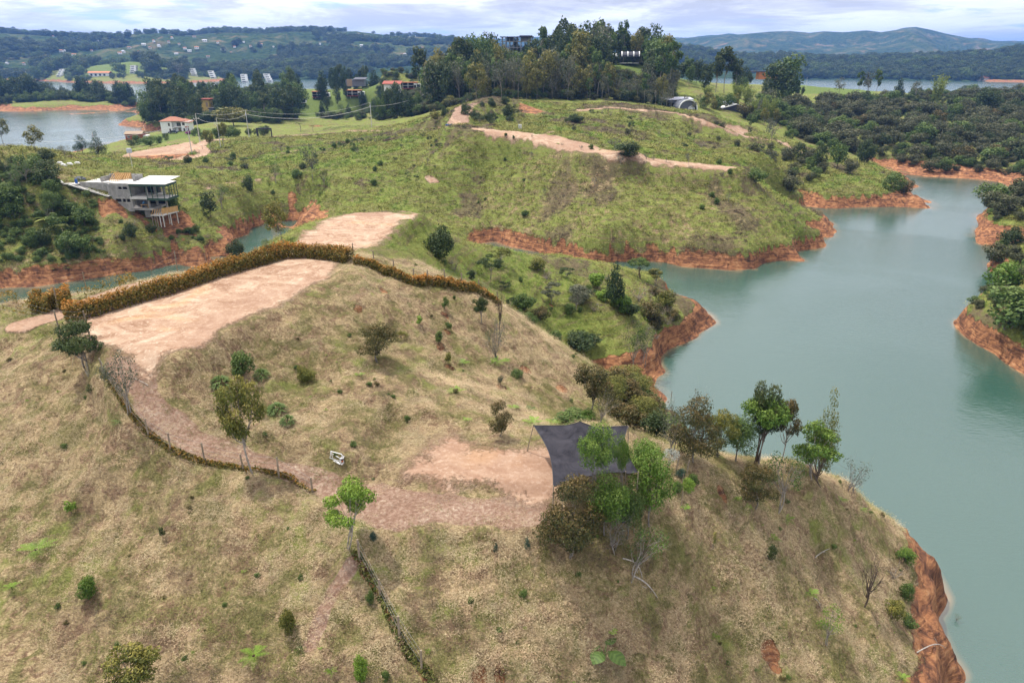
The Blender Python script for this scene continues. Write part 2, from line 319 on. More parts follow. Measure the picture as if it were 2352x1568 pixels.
lane([(800,336,14),(700,342,13.4),(620,356,13)], 3.2, 1.0, 'soil', True, .55, .8)
lane([(640,405,11),(520,420,11),(470,436,11)], 1.2, .6, 'soil', True, .7, .5)
lane([(1230,318,23.2),(1340,308,20),(1480,312,19)], 1.4, .6, 'soil', False, .7, .5)
terrace([(975,394,15),(1000,393,15.2),(1015,399,14.8),(985,402,14.6)], None, 1, 'soil', .6, .8)
terrace([(1268,600,9.6),(1310,596,10),(1345,600,9.4),(1320,612,9),(1280,610,9)], 9.6, 1.0, 'soil', .6, 1.)
# scars, banks and cuttings of bare earth
for pts in ([(230,450,15),(290,475,12),(350,500,9.5),(330,510,9),(270,480,12),(220,465,14)],
            [(360,505,8.4),(420,500,7.4),(455,512,6.5),(440,530,6),(395,540,6.2),(350,525,7.5)],
            [(600,478,12),(640,478,12),(660,490,11),(610,492,11)]):
    terrace(pts, None, 1, 'red', 1.6, 3.5)
for pts in ([(1190,262,22),(1235,258,23),(1260,266,22.4),(1215,275,21.6),(1192,274,21.6)],
            [(670,455,6),(720,455,7),(745,480,6.5),(750,500,5.5),(700,520,3.5),(672,490,3)],
            [(505,520,5),(560,510,2.5),(585,535,0.5),(545,575,.5),(500,560,3.5)]):
    terrace(pts, None, 1, 'red', 2, 3)
terrace([(240,372,10),(330,362,10.4),(440,356,10.6),(450,362,10),(360,372,9.6),(245,382,9.4)], None, 1, 'red', .8, 1)
terrace([(2060,1222,5.6),(2082,1300,5.2),(2092,1400,5.1),(2098,1480,4.9),(2098,1575,4.7),(2225,1575,0),(2200,1500,0),(2175,1370,0),(2115,1250,0)], None, 1, 'red', .9, 1.3)
lane([(806,1285,19.7),(770,1350,18.6),(745,1410,17.9),(715,1480,17.1)], .5, .5, 'litter', False, 1, .25)
lane([(815,1268,19.8),(840,1310,19.2),(872,1370,18.4),(900,1425,17.8),(925,1480,17.2),(960,1525,16.7),(1000,1568,16.2)], .35, .4, 'red', False, .7, .2)
# turf: where the grass is fresh and where it is dry
G0 = (sstep(dist, 74, 92) * .62 + .12 * fbm(GX / 20, GY / 20, 51, 3) + .18)
MASK['green'] = G0
def turf(pts, val, edge=4.0, amp=4.0, key='green'):
    xy = poly_xy(pts); I = around(xy, 20); X, Y = GX[I], GY[I]
    m = sstep(sdist(xy, X, Y) + amp * fbm(X / 9, Y / 9, 61, 3), -edge, edge); MASK[key][I] = MASK[key][I] * (1 - m) + val * m
turf([(870,530,23),(1000,540,20),(1150,640,13),(1000,640,18.6),(880,600,24.5)], 1.0, 2, 2)
turf([(1000,600,19),(1500,640,6.5),(1500,830,3),(1340,840,4),(1150,700,15)], .82, 3, 3)
turf([(720,320,13),(1000,300,19),(960,380,16.5),(800,440,10),(600,420,10),(560,360,13)], 1.0, 8, 10)
turf([(960,350,18),(1090,300,23),(1090,330,23),(1000,390,18)], .95, 4, 4)
turf([(1050,440,13),(1120,330,22),(1680,390,17.5),(1840,540,5),(1600,580,4.5),(1150,540,4.5)], .5, 5, 6)
turf([(1250,270,22),(1600,290,18),(1750,380,14),(1500,340,17),(1300,310,20)], .85, 6, 10)
turf([(1850,430,5),(2090,440,3.5),(1990,390,6),(1880,400,7)], .9, 4, 5)
turf([(0,330,22),(240,380,16.5),(330,480,11),(520,560,3),(100,620,4.5),(0,620,4.5)], .55, 5, 6)
turf([(1550,170,26),(1660,175,26),(1600,215,26),(1530,200,26)], 1, 8, 4, 'lawn')
lw = np.array([V(1790,480,23)[:2], V(1790,600,22)[:2], V(2010,600,22)[:2], V(2010,500,22)[:2], V(1880,480,22.5)[:2]])
I_ = around(lw, 30); MASK['lawn'][I_] = np.maximum(MASK['lawn'][I_], sstep(sdist(lw, GX[I_], GY[I_]), -6, 6))
for c, r in ((V(300,1470,30), 130), (V(680,540,12), 70), (V(820,580,16), 60), (V(400,350,10), 26), (V(1470,420,41), 26)):
    MASK['lawn'] = np.maximum(MASK['lawn'], .7 * (1 - sstep(np.hypot(GX - c[0], GY - c[1]), r * .6, r)))
# brown bracken patches on the middle hill and the cut banks
br = sstep(fbm(GX / 11, GY / 11, 71, 4), .02, .35) * sstep(dist, 85, 120) * (1 - sstep(dist, 330, 420))
MASK['brown'] = br * .75
turf([(1250,395,18),(1290,340,22),(1330,345,21.5),(1330,400,17),(1300,450,12.5),(1240,450,12.5)], .9, 3, 3, 'brown')
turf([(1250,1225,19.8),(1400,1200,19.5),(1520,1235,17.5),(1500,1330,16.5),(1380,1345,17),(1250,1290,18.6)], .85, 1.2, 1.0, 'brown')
turf([(1080,225,28),(1170,222,28),(1160,237,27),(1090,238,27)], 1, 2, 2, 'brown')
turf([(1330,255,24),(1480,243,25),(1600,258,24),(1680,285,20),(1640,272,21),(1500,256,24)], .9, 2, 2, 'brown')

# surface relief: hummocks, cattle treads along the contour, tufts
land = sstep(Z, .3, 1.5); fl = 1 - MASK['flat']
gz_r = np.gradient(Z, axis=0) / np.gradient(dist, axis=0)
slope = np.clip(np.abs(gz_r) * 1.6, 0, 1)
tread = np.sin(Z * 2 * math.pi / 1.25 + 5 * fbm(GX / 12, GY / 12, 81, 3))
relief = .05 * np.sin(Z * 2 * math.pi / .7 + 7 * fbm(GX / 9, GY / 9, 85, 3)) * np.clip(slope * 1.3, 0, 1) * (1 - sstep(dist, 70, 110)) + .30 * tread * slope * sstep(dist, 70, 110) * (.3 + .9 * vnoise(GX / 9, GY / 9, 83))
relief += (.34 - .14 * sstep(dist, 90, 140)) * fbm(GX / 3.1, GY / 3.1, 91, 4) + (.30 * fbm(GX / 1.25, GY / 1.25, 95, 3) + .45 * np.clip(ridged(GX / 9, GY / 2.6, 99, 3) - .62, 0, 1) ) * (1 - sstep(dist, 70, 100)) + .15 * fbm(GX / .8, GY / .8, 93, 3) * (1 - sstep(dist, 90, 160))
gul = ridged(GX / 7, GY / 3.5, 97, 4)
shore = (1 - sstep(BASE, .7, 1.6)) * sstep(BASE, .0, .25)
Z += relief * land * (fl * .92 + .08) - shore * 1.1 * np.clip(gul - .55, 0, 1) * 2 * sstep(BASE, .05, .4)
# pits dug on the grassy slope
PITS = [(880,665,.55),(822,708,.45),(1022,720,.5),(1205,845,.8),(1292,890,.8),(1150,888,.5),(1030,842,.5),(1010,795,.5),(1030,762,.5),(1770,1500,.8),(1780,1530,.6),(1100,1550,.5),(1150,1548,.4),(1265,700,.5),(1655,1130,.4)]
def grid_z(x, y):
    """bilinear height on the terrain grid"""
    x = np.asarray(x, float); y = np.asarray(y, float)
    a = np.arctan2(x, y); r = np.log(np.hypot(x, y))
    i = np.clip(np.searchsorted(LR, r) - 1, 0, len(LR) - 2); fi = np.clip((r - LR[i]) / (LR[i + 1] - LR[i]), 0, 1)
    ja = np.clip((a - TH[0]) / (TH[1] - TH[0]), 0, len(TH) - 1.001); j = ja.astype(int); fj = ja - j
    return (Z[i, j] * (1 - fj) + Z[i, j + 1] * fj) * (1 - fi) + (Z[i + 1, j] * (1 - fj) + Z[i + 1, j + 1] * fj) * fi
def zat(x, y): return float(grid_z(np.array([x]), np.array([y]))[0])
_ts = np.exp(np.linspace(math.log(10), math.log(1850), 2600))
def hit(u, v):
    """ground point seen at (u, v): first crossing of the sight line with the terrain or the water"""
    d = ray(u, v); k = _ts / math.hypot(d[0], d[1])
    x, y, z = d[0] * k, d[1] * k, CAMZ + d[2] * k
    below = z < np.maximum(grid_z(x, y), 0)
    if not below.any(): i = len(_ts) - 1
    else: i = int(np.argmax(below))
    if i == 0: return Vector((x[0], y[0], z[0]))
    k0, k1 = k[i - 1], k[i]
    for _ in range(14):
        m = (k0 + k1) / 2
        if CAMZ + d[2] * m < max(zat(d[0] * m, d[1] * m), 0): k1 = m
        else: k0 = m
    x, y = d[0] * k1, d[1] * k1
    return Vector((x, y, max(zat(x, y), 0)))
def at(u, Y):
    x, y, _ = V(u, Y, zat(V(u, Y, 15)[0], Y)); return Vector((x, y, max(zat(x, y), 0)))
def px(n, p):
    """metres spanned by n pixels of the photograph at point p, across the sight line"""
    return n / F0 * (p[1] * CP + (CAMZ - p[2]) * SP)
def late(kind, pts, edge=.8, amp=1.0, amount=1.0):
    xy = np.array([hit(u, v)[:2] for u, v in pts]); I = around(xy, 6); X, Y = GX[I], GY[I]
    MASK[kind][I] = np.maximum(MASK[kind][I], amount * sstep(sdist(xy, X, Y) + amp * fbm(X / 2.2, Y / 2.2, 33, 4), -edge, edge))
late('soil', [(1108,296),(1200,303),(1290,314),(1340,326),(1400,345),(1480,361),(1580,373),(1682,384),(1676,392),(1560,384),(1460,373),(1400,365),(1330,349),(1275,341),(1200,319),(1108,311)], 1.2, 1.6)
for (u, v, r) in PITS:
    p = hit(u, v); d = np.hypot(GX - p.x, GY - p.y); m = 1 - sstep(d + .25 * fbm(GX / .7, GY / .7, 5, 3), r * .5, r)
    Z -= m * .22; MASK['red'] = np.maximum(MASK['red'], m * .9)

# ------------------------------------------------------------------ objects: naming helpers
def tag(o, label=None, cat=None, group=None, kind=None):
    if label: o['label'] = label
    if cat: o['category'] = cat
    if group: o['group'] = group
    if kind: o['kind'] = kind
    return o
def link(o, parent=None):
    C.objects.link(o)
    if parent is not None: o.parent = parent
    return o
def mesh_np(name, verts, faces_list, mats=(), smooth=False, colors=None, fmat=None):
    """mesh from numpy arrays; faces_list: list of (n,k) index arrays"""
    me = bpy.data.meshes.new(name); verts = np.asarray(verts, np.float32)
    faces_list = [np.asarray(f, np.int32) for f in faces_list if len(f)]
    me.vertices.add(len(verts)); me.vertices.foreach_set('co', verts.ravel())
    nl = sum(f.size for f in faces_list); nf = sum(len(f) for f in faces_list)
    me.loops.add(nl); me.polygons.add(nf)
    me.loops.foreach_set('vertex_index', np.concatenate([f.ravel() for f in faces_list]))
    tot = np.concatenate([np.full(len(f), f.shape[1], np.int32) for f in faces_list])
    st = np.zeros(nf, np.int32); st[1:] = np.cumsum(tot)[:-1]
    me.polygons.foreach_set('loop_start', st)
    try: me.polygons.foreach_set('loop_total', tot)
    except Exception: pass
    if fmat is not None: me.polygons.foreach_set('material_index', np.asarray(fmat, np.int32))
    if smooth: me.polygons.foreach_set('use_smooth', np.ones(nf, bool))
    for m in mats: me.materials.append(m)
    me.update(calc_edges=True)
    for k, c in (colors or {}).items():
        at_ = me.attributes.new(k, 'FLOAT_COLOR', 'POINT'); cc = np.ones((len(verts), 4), np.float32); cc[:, :c.shape[1]] = c
        at_.data.foreach_set('color', cc.ravel())
    return me
def material(name):
    m = bpy.data.materials.new(name); m.use_nodes = True; t = NT(m.node_tree)
    return m, t, t.n['Principled BSDF']

def ground_material():
    m, t, b = material('hill_ground')
    pos = t.new('ShaderNodeNewGeometry').outputs['Position']
    A = t.new('ShaderNodeAttribute', attribute_name='zone_a'); B = t.new('ShaderNodeAttribute', attribute_name='zone_b')
    sa = t.new('ShaderNodeSeparateColor'); t.put(sa.inputs[0], A.outputs['Color'])
    sb = t.new('ShaderNodeSeparateColor'); t.put(sb.inputs[0], B.outputs['Color'])
    soil, green, litter = sa.outputs; red, lawn, brown = sb.outputs
    fine = t.noise(pos, 4.2, 6, .68, .6); mid = t.noise(pos, .62, 5, .6, .5); big = t.noise(pos, .11, 4, .55)
    # straw: short mown fibres lying every way
    st = t.new('ShaderNodeMapping'); st.inputs['Scale'].default_value = (2.2, 7.5, 3.0); st.inputs['Rotation'].default_value = (0, 0, .5); t.put(st.inputs[0], pos)
    straw = t.noise(st.outputs[0], 1.3, 5, .7, 1.6)
    s = t.math('MULTIPLY_ADD', straw, .55, t.math('MULTIPLY', fine, .45))
    dry = t.ramp(s, [(.33, (.095, .070, .035)), (.45, (.235, .172, .090)), (.54, (.37, .275, .150)), (.66, (.54, .425, .25))])
    pat = t.noise(pos, .85, 5, .68, 1.0); pat2 = t.noise(t.vmath('ADD', pos, (31., 7., 3.)), .5, 5, .66, .8)
    dry = t.mix(t.math('MULTIPLY', t.step(pat, .48, .58), .85), dry, t.ramp(s, [(.36, (.055, .036, .022)), (.52, (.19, .115, .070)), (.66, (.36, .24, .16))]))
    dry = t.mix(t.math('MULTIPLY', t.step(pat2, .50, .60), .75), dry, t.ramp(s, [(.36, (.045, .048, .014)), (.52, (.13, .125, .040)), (.66, (.25, .225, .09))]))
    grn = t.ramp(t.math('MULTIPLY_ADD', mid, .35, t.math('MULTIPLY', s, .65)), [(.34, (.052, .068, .014)), (.46, (.120, .142, .030)), (.56, (.195, .215, .054)), (.68, (.29, .275, .09))])
    vivid = t.ramp(s, [(.35, (.035, .075, .010)), (.55, (.105, .190, .022)), (.7, (.21, .28, .05))])
    gm = t.math('ADD', green, t.math('MULTIPLY', t.math('SUBTRACT', t.math('MULTIPLY_ADD', mid, .6, t.math('MULTIPLY', big, .4)), .5), 2.6))
    col = t.mix(t.step(gm, .16, .58), dry, grn)
    col = t.mix(t.math('MULTIPLY', t.step(gm, .98, 1.6), t.step(green, .3, .6)), col, vivid)
    # bracken and dead stalks
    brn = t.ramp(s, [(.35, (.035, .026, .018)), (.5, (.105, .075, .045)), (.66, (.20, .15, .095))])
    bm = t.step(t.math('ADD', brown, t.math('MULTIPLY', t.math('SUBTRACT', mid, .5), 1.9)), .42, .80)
    tread = t.noise(t.vmath('MULTIPLY', pos, (.13, .13, 1.9)), 1.0, 4, .6, .5)
    tm = t.math('MULTIPLY', t.step(tread, .50, .60), t.math('MULTIPLY', t.step(green, .35, .5), .6))
    col = t.mix(tm, col, t.mix(.35, brn, dry))
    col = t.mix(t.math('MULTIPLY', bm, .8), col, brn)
    lw = t.ramp(s, [(.35, (.05, .082, .016)), (.6, (.135, .175, .042))])
    col = t.mix(t.step(lawn, .2, .8), col, lw)
    # straw litter over red soil, on the lanes
    lit = t.ramp(t.math('MULTIPLY_ADD', fine, .7, t.math('MULTIPLY', mid, .3)), [(.36, (.17, .095, .062)), (.48, (.26, .160, .112)), (.58, (.35, .245, .178)), (.68, (.50, .40, .30))])
    lm = t.step(t.math('ADD', litter, t.math('MULTIPLY', t.math('SUBTRACT', mid, .5), .9)), .35, .68)
    col = t.mix(lm, col, lit)
    # bare clay
    st2 = t.noise(pos, .33, 4, .6, 1.8); st3 = t.noise(pos, .16, 3, .5, .8)
    clay = t.ramp(t.math('MULTIPLY_ADD', st2, .75, t.math('MULTIPLY', fine, .25)), [(.33, (.19, .105, .064)), (.45, (.275, .172, .112)), (.56, (.355, .245, .168)), (.70, (.44, .335, .245))])
    clay = t.mix(t.math('MULTIPLY', t.step(st3, .56, .74), .45), clay, (.50, .31, .15))
    clay = t.mix(t.math('MULTIPLY', t.step(t.noise(pos, 3.0, 4, .7), .54, .62), .35), clay, (.60, .48, .37))
    clay = t.mix(t.math('MULTIPLY', t.step(t.noise(pos, 1.4, 5, .7, .6), .60, .70), .55), clay, (.22, .14, .085))
    clay = t.mix(t.math('MULTIPLY', t.step(t.noise(pos, .075, 3, .6, .6), .44, .60), .55), clay, t.mix(fine, (.16, .085, .055), (.33, .205, .14)))
    sm = t.step(t.math('ADD', soil, t.math('MULTIPLY', t.math('SUBTRACT', t.math('MULTIPLY_ADD', mid, .45, t.math('MULTIPLY', fine, .55)), .5), 1.5)), .30, .72)
    col = t.mix(sm, col, clay)
    # red earth of the eroded shore
    rn = t.noise(pos, .55, 6, .65, 1.2); rn2 = t.noise(t.vmath('MULTIPLY', pos, (.22, .22, 2.6)), 1.0, 5, .65, .8)
    redc = t.ramp(t.math('MULTIPLY_ADD', rn, .55, t.math('MULTIPLY', rn2, .45)), [(.35, (.045, .030, .022)), (.44, (.13, .060, .036)), (.51, (.26, .115, .056)), (.58, (.38, .185, .085)), (.68, (.45, .28, .17))])
    rm = t.step(t.math('ADD', red, t.math('MULTIPLY', t.math('SUBTRACT', mid, .5), 1.1)), .40, .60)
    col = t.mix(rm, col, redc)
    t.put(b.inputs['Base Color'], col); b.inputs['Roughness'].default_value = .95; b.inputs['Specular IOR Level'].default_value = .12
    grassy = t.math('SUBTRACT', 1.0, t.math('MULTIPLY', sm, .85))
    h = t.math('MULTIPLY', t.math('MULTIPLY_ADD', s, 1.0, t.math('MULTIPLY', mid, 1.2)), grassy)
    strata = t.math('MULTIPLY', t.math('MULTIPLY', rn2, 1.6), rm)
    t.put(b.inputs['Normal'], t.bump(t.math('ADD', h, strata), .8, .35))
    return m
M_GROUND = ground_material()

MASK['red'] = np.maximum(MASK['red'], (1 - sstep(BASE + .25 * fbm(GX / 6, GY / 6, 101, 3), .60, 1.08)) * (1 - MASK['flat']))
def build_terrain():
    n0, n1 = Z.shape
    idx = np.arange(n0 * n1).reshape(n0, n1)
    q = np.stack([idx[:-1, :-1], idx[:-1, 1:], idx[1:, 1:], idx[1:, :-1]], -1).reshape(-1, 4)[:, ::-1]
    deep = (BASE < -.5).ravel(); keep = ~deep[q].all(1); q = q[keep]
    used = np.zeros(n0 * n1, bool); used[q.ravel()] = True
    ren = np.cumsum(used) - 1
    vts = np.stack([GX, GY, Z], -1).reshape(-1, 3)[used]
    ca = np.stack([MASK['soil'], MASK['green'], MASK['litter']], -1).reshape(-1, 3)[used]
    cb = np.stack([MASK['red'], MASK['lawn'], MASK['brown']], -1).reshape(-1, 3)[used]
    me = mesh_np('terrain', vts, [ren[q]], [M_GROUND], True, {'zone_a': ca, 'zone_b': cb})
    tag(link(bpy.data.objects.new('terrain', me)), 'grassy hills with red eroded shores and bare clay terraces', kind='structure')
build_terrain()

def build_water():
    lr = np.concatenate([LR[::2], np.arange(LR[-1] + .02, math.log(16000), .06)]); th = TH[::2]
    rr = np.exp(lr); X = np.sin(th)[None] * rr[:, None]; Y = np.cos(th)[None] * rr[:, None]
    n0, n1 = X.shape; idx = np.arange(n0 * n1).reshape(n0, n1)
    q = np.stack([idx[:-1, :-1], idx[:-1, 1:], idx[1:, 1:], idx[1:, :-1]], -1).reshape(-1, 4)[:, ::-1]
    sh = np.zeros((n0, n1)); nb = BASE[::2, ::2]; sh[:nb.shape[0]] = 1 - sstep(-nb + .2 * fbm(X[:nb.shape[0]] / 6, Y[:nb.shape[0]] / 6, 7, 2), -.1, .45)
    land = np.zeros((n0, n1), bool); land[:nb.shape[0]] = nb > .5
    keep = ~land.ravel()[q].all(1); q = q[keep]; used = np.zeros(n0 * n1, bool); used[q.ravel()] = True; ren = np.cumsum(used) - 1
    m, t, b = material('lake_water')
    pos = t.new('ShaderNodeNewGeometry').outputs['Position']
    a = t.new('ShaderNodeAttribute', attribute_name='shallow'); sp = t.new('ShaderNodeSeparateColor'); t.put(sp.inputs[0], a.outputs['Color'])
    silt = t.math('MULTIPLY', sp.outputs[0], t.step(t.noise(pos, .12, 3), .3, .6))
    base = t.mix(t.noise(pos, .02, 2), (.024, .063, .046), (.031, .075, .057))
    t.put(b.inputs['Base Color'], t.mix(t.math('MULTIPLY', silt, .7), base, (.26, .17, .09)))
    b.inputs['Roughness'].default_value = .16; b.inputs['IOR'].default_value = 1.62; b.inputs['Specular IOR Level'].default_value = 1.0; b.inputs['Specular Tint'].default_value = (1, 1, 1, 1)
    mp = t.new('ShaderNodeMapping'); mp.inputs['Scale'].default_value = (.7, 1.5, 1); mp.inputs['Rotation'].default_value = (0, 0, .25); t.put(mp.inputs[0], pos)
    gust = t.step(t.noise(pos, .018, 3, .6, .8), .42, .6)
    h = t.math('MULTIPLY_ADD', t.noise(mp.outputs[0], 1.6, 3, .6), t.math('MULTIPLY_ADD', gust, .7, .35), t.math('MULTIPLY', t.noise(pos, .35, 2), .5))
    t.put(b.inputs['Normal'], t.bump(h, .5, .16))
    vts = np.stack([X, Y, np.zeros_like(X)], -1).reshape(-1, 3)[used]
    me = mesh_np('lake_water', vts, [ren[q]], [m], True, {'shallow': np.repeat(sh.reshape(-1, 1), 3, 1)[used]})
    tag(link(bpy.data.objects.new('lake_water', me)), 'calm green reservoir water between the hills', kind='structure')
build_water()

# ------------------------------------------------------------------ far hills
def hills_material(name, forest):
    m, t, b = material(name)
    pos = t.new('ShaderNodeNewGeometry').outputs['Position']
    n = t.noise(pos, .0045, 6, .6, .6); n2 = t.noise(pos, .016, 5, .65, .5); f = t.noise(pos, .07, 4, .65)
    tree = t.ramp(f, [(.35, (.014, .026, .012)), (.6, (.045, .070, .028))])
    field = t.ramp(n2, [(.36, (.034, .055, .020)), (.48, (.060, .080, .030)), (.58, (.105, .10, .05)), (.70, (.20, .13, .085))])
    k = t.step(t.math('MULTIPLY_ADD', n, .6, t.math('MULTIPLY', n2, .4)), *((.47, .56) if forest is False else (.46, .57) if forest is None else (.56, .66)))
    t.put(b.inputs['Base Color'], t.mix(k, tree, field)); b.inputs['Roughness'].default_value = 1; b.inputs['Specular IOR Level'].default_value = 0
    t.put(b.inputs['Normal'], t.bump(f, .8, 10))
    return m
M_MOUNT = hills_material('mountain_slopes', None); M_FIELDS = hills_material('farmed_hills', False); M_WOODS = hills_material('wooded_hills', True)
FAR = []
def hill_range(name, label, crest, r0, rc, r1, mat, rough=1.0, seed=1, nx=260, ny=110, w=260., fine=6.):
    """a range with its skyline at the rows given in crest [(u, v)...], toe at distance r0, crest at rc, far side at r1 (far below its crest)"""
    us = np.array([c[0] for c in crest], float); vs = np.array([c[1] for c in crest], float)
    th = np.linspace(math.atan((us[0] - CX) / F0), math.atan((us[-1] - CX) / F0), nx)
    uu = CX + np.tan(th) * F0
    hz = CAMZ + np.array([ray(u, v)[2] / math.hypot(*ray(u, v)[:2]) for u, v in zip(uu, np.interp(uu, us, vs))]) * rc
    r = np.exp(np.linspace(math.log(r0), math.log(r1), ny)); X = np.sin(th)[None] * r[:, None]; Y = np.cos(th)[None] * r[:, None]
    tt = np.where(r < rc, (r - r0) / (rc - r0), 1 + (r - rc) / (r1 - rc)); prof = np.where(tt < 1, np.sin(np.clip(tt, 0, 1) * math.pi / 2) ** 1.15, np.cos(np.clip(tt - 1, 0, 1) * math.pi / 2))
    ends = sstep(np.linspace(0, 1, nx), 0, .06) * (1 - sstep(np.linspace(0, 1, nx), .94, 1))
    rg = ridged(X / w, Y / w, seed, 5); rg2 = fbm(X / (w * .35), Y / (w * .35), seed + 3, 4)
    mid = np.sin(np.clip(prof, 0, 1) * math.pi)[:, None]
    Zh = hz[None] * prof[:, None] * (1 + rough * mid * ((rg - .55) * .95)) + rough * fine * rg2 * prof[:, None] ** .5
    Zh = np.where(r[:, None] < rc, np.minimum(Zh, CAMZ + (hz[None] - CAMZ) * r[:, None] / rc - .004 * (rc - r[:, None])), Zh)
    Zh = Zh * ends[None] - 3
    idx = np.arange(nx * ny).reshape(ny, nx)
    q = np.stack([idx[:-1, :-1], idx[:-1, 1:], idx[1:, 1:], idx[1:, :-1]], -1).reshape(-1, 4)[:, ::-1]
    me = mesh_np(name, np.stack([X, Y, Zh], -1).reshape(-1, 3), [q], [mat], True)
    tag(link(bpy.data.objects.new(name, me)), label, kind='structure')
    FAR.append((X, Y, Zh, th, r))
hill_range('hills', 'farmed green hills dotted with houses beyond the lake on the left',
    [(-320,90),(-100,72),(0,68),(60,72),(130,76),(190,80),(290,86),(360,78),(430,74),(500,80),(560,72),(660,73),(740,69),(850,71),(920,80),(1000,84),(1060,92),(1140,104),(1230,118),(1320,128)], 1720, 3300, 4300, M_FIELDS, 1.5, 5, 420, 150, 420., 9.)
hill_range('low_wooded_shore', 'low scrubby shore in front of the farmed hills', [(330,176),(420,168),(520,158),(640,150),(760,142),(850,138),(960,140),(1060,150),(1160,160),(1260,166)], 1560, 1900, 2300, M_WOODS, .8, 15, 240, 60, 160., 6.)
hill_range('far_ridge', 'distant blue ridge on the left skyline', [(60,80),(110,72),(150,70),(185,73),(240,76),(300,82),(400,88),(500,95)], 5200, 6000, 7500, M_WOODS, .5, 25, 120, 40, 900., 10.)
hill_range('far_middle_ridge', 'distant blue ridge behind the forest hill', [(880,92),(960,88),(1060,86),(1150,88),(1250,84),(1400,92),(1480,98),(1560,96)], 4600, 5600, 7500, M_WOODS, .5, 35, 120, 40, 700., 10.)
hill_range('mountains', 'long blue mountain ridge on the right horizon', [(1380,108),(1450,98),(1530,88),(1600,82),(1660,78),(1720,72),(1760,71),(1800,75),(1830,72),(1870,74),(1920,70),(1950,74),(1990,68),(2020,62),(2050,68),(2090,78),(2140,88),(2180,96),(2230,98),(2290,94),(2352,98),(2450,104),(2600,112)], 3400, 5600, 7600, M_MOUNT, 1.5, 45, 420, 130, 800., 20.)
hill_range('far_right_ridge', 'faint blue ridge beyond the mountains at the right edge', [(2150,100),(2220,97),(2260,94),(2300,96),(2352,93),(2450,96),(2600,104)], 6800, 7600, 9000, M_WOODS, .4, 55, 80, 30, 900., 10.)
hill_range('wooded_hills', 'dark wooded hills along the far shore on the right', [(1440,150),(1500,120),(1530,112),(1570,118),(1620,128),(1680,134),(1750,130),(1830,136),(1900,138),(1960,134),(2050,133),(2130,130),(2200,126),(2250,118),(2300,110),(2352,106),(2450,104),(2600,110)], 1640, 2300, 3000, M_WOODS, .9, 65, 420, 110, 260., 7.)
hill_range('shore_point', 'low green point across the lake on the right', [(2235,172),(2270,166),(2330,160),(2380,158),(2500,158)], 1700, 1800, 1950, M_FIELDS, .5, 75, 80, 24, 120., 2.)
def far_z(x, y):
    a = math.atan2(x, y); rr = math.hypot(x, y); best = -3
    for X, Y, Zh, th, r in FAR:
        if th[0] <= a <= th[-1] and r[0] <= rr <= r[-1]:
            i = min(int(np.searchsorted(r, rr)), len(r) - 1); j = min(int(round((a - th[0]) / (th[-1] - th[0]) * (len(th) - 1))), len(th) - 1)
            best = max(best, Zh[i, j])
    return best

# ------------------------------------------------------------------ air
def build_haze():
    bm = bmesh.new(); bmesh.ops.create_cube(bm, size=1)
    bmesh.ops.scale(bm, vec=(25000, 18000, 318), verts=bm.verts); bmesh.ops.translate(bm, vec=(0, 6500, 318 / 2 - 8), verts=bm.verts)
    me = bpy.data.meshes.new('haze'); bm.to_mesh(me); bm.free()
    m = bpy.data.materials.new('pale_air'); m.use_nodes = True; t = NT(m.node_tree); t.n.clear()
    pv = t.new('ShaderNodeVolumePrincipled'); pv.inputs['Color'].default_value = (.20, .43, 1.0, 1); pv.inputs['Density'].default_value = .000095
    pv.inputs['Anisotropy'].default_value = .2
    o = t.new('ShaderNodeOutputMaterial'); t.l.new(pv.outputs[0], o.inputs['Volume'])
    me.materials.append(m); tag(link(bpy.data.objects.new('haze', me)), kind='stuff')
build_haze()

# ------------------------------------------------------------------ plants
rng = np.random.default_rng(11); random.seed(11)
def leaf_material(name, dark, light, tip=None, trans=.28, rough=.6, spec=.25):
    """leaf colours run from dark to light by leaf (tint.r) with a second colour on young leaves (tint.g)"""
    m = bpy.data.materials.new(name); m.use_nodes = True; t = NT(m.node_tree); b = t.n['Principled BSDF']
    a = t.new('ShaderNodeAttribute', attribute_name='tint'); s = t.new('ShaderNodeSeparateColor'); t.put(s.inputs[0], a.outputs['Color'])
    oi = t.new('ShaderNodeObjectInfo')
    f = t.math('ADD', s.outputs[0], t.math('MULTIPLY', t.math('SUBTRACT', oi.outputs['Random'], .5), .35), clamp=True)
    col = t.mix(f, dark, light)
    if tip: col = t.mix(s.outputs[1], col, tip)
    t.put(b.inputs['Base Color'], col); b.inputs['Roughness'].default_value = rough; b.inputs['Specular IOR Level'].default_value = spec
    tr = t.new('ShaderNodeBsdfTranslucent'); t.put(tr.inputs[0], col)
    mx = t.new('ShaderNodeMixShader'); mx.inputs[0].default_value = trans
    t.l.new(b.outputs[0], mx.inputs[1]); t.l.new(tr.outputs[0], mx.inputs[2]); t.l.new(mx.outputs[0], t.n['Material Output'].inputs[0])
    return m
def bark_material(name, c1, c2, scale=6.):
    m, t, b = material(name)
    co = t.new('ShaderNodeTexCoord').outputs['Object']; n = t.noise(co, scale * 3, 4, .65, .4)
    t.put(b.inputs['Base Color'], t.ramp(n, [(.35, c1), (.65, c2)])); b.inputs['Roughness'].default_value = .9
    t.put(b.inputs['Normal'], t.bump(n, .5, .02)); return m
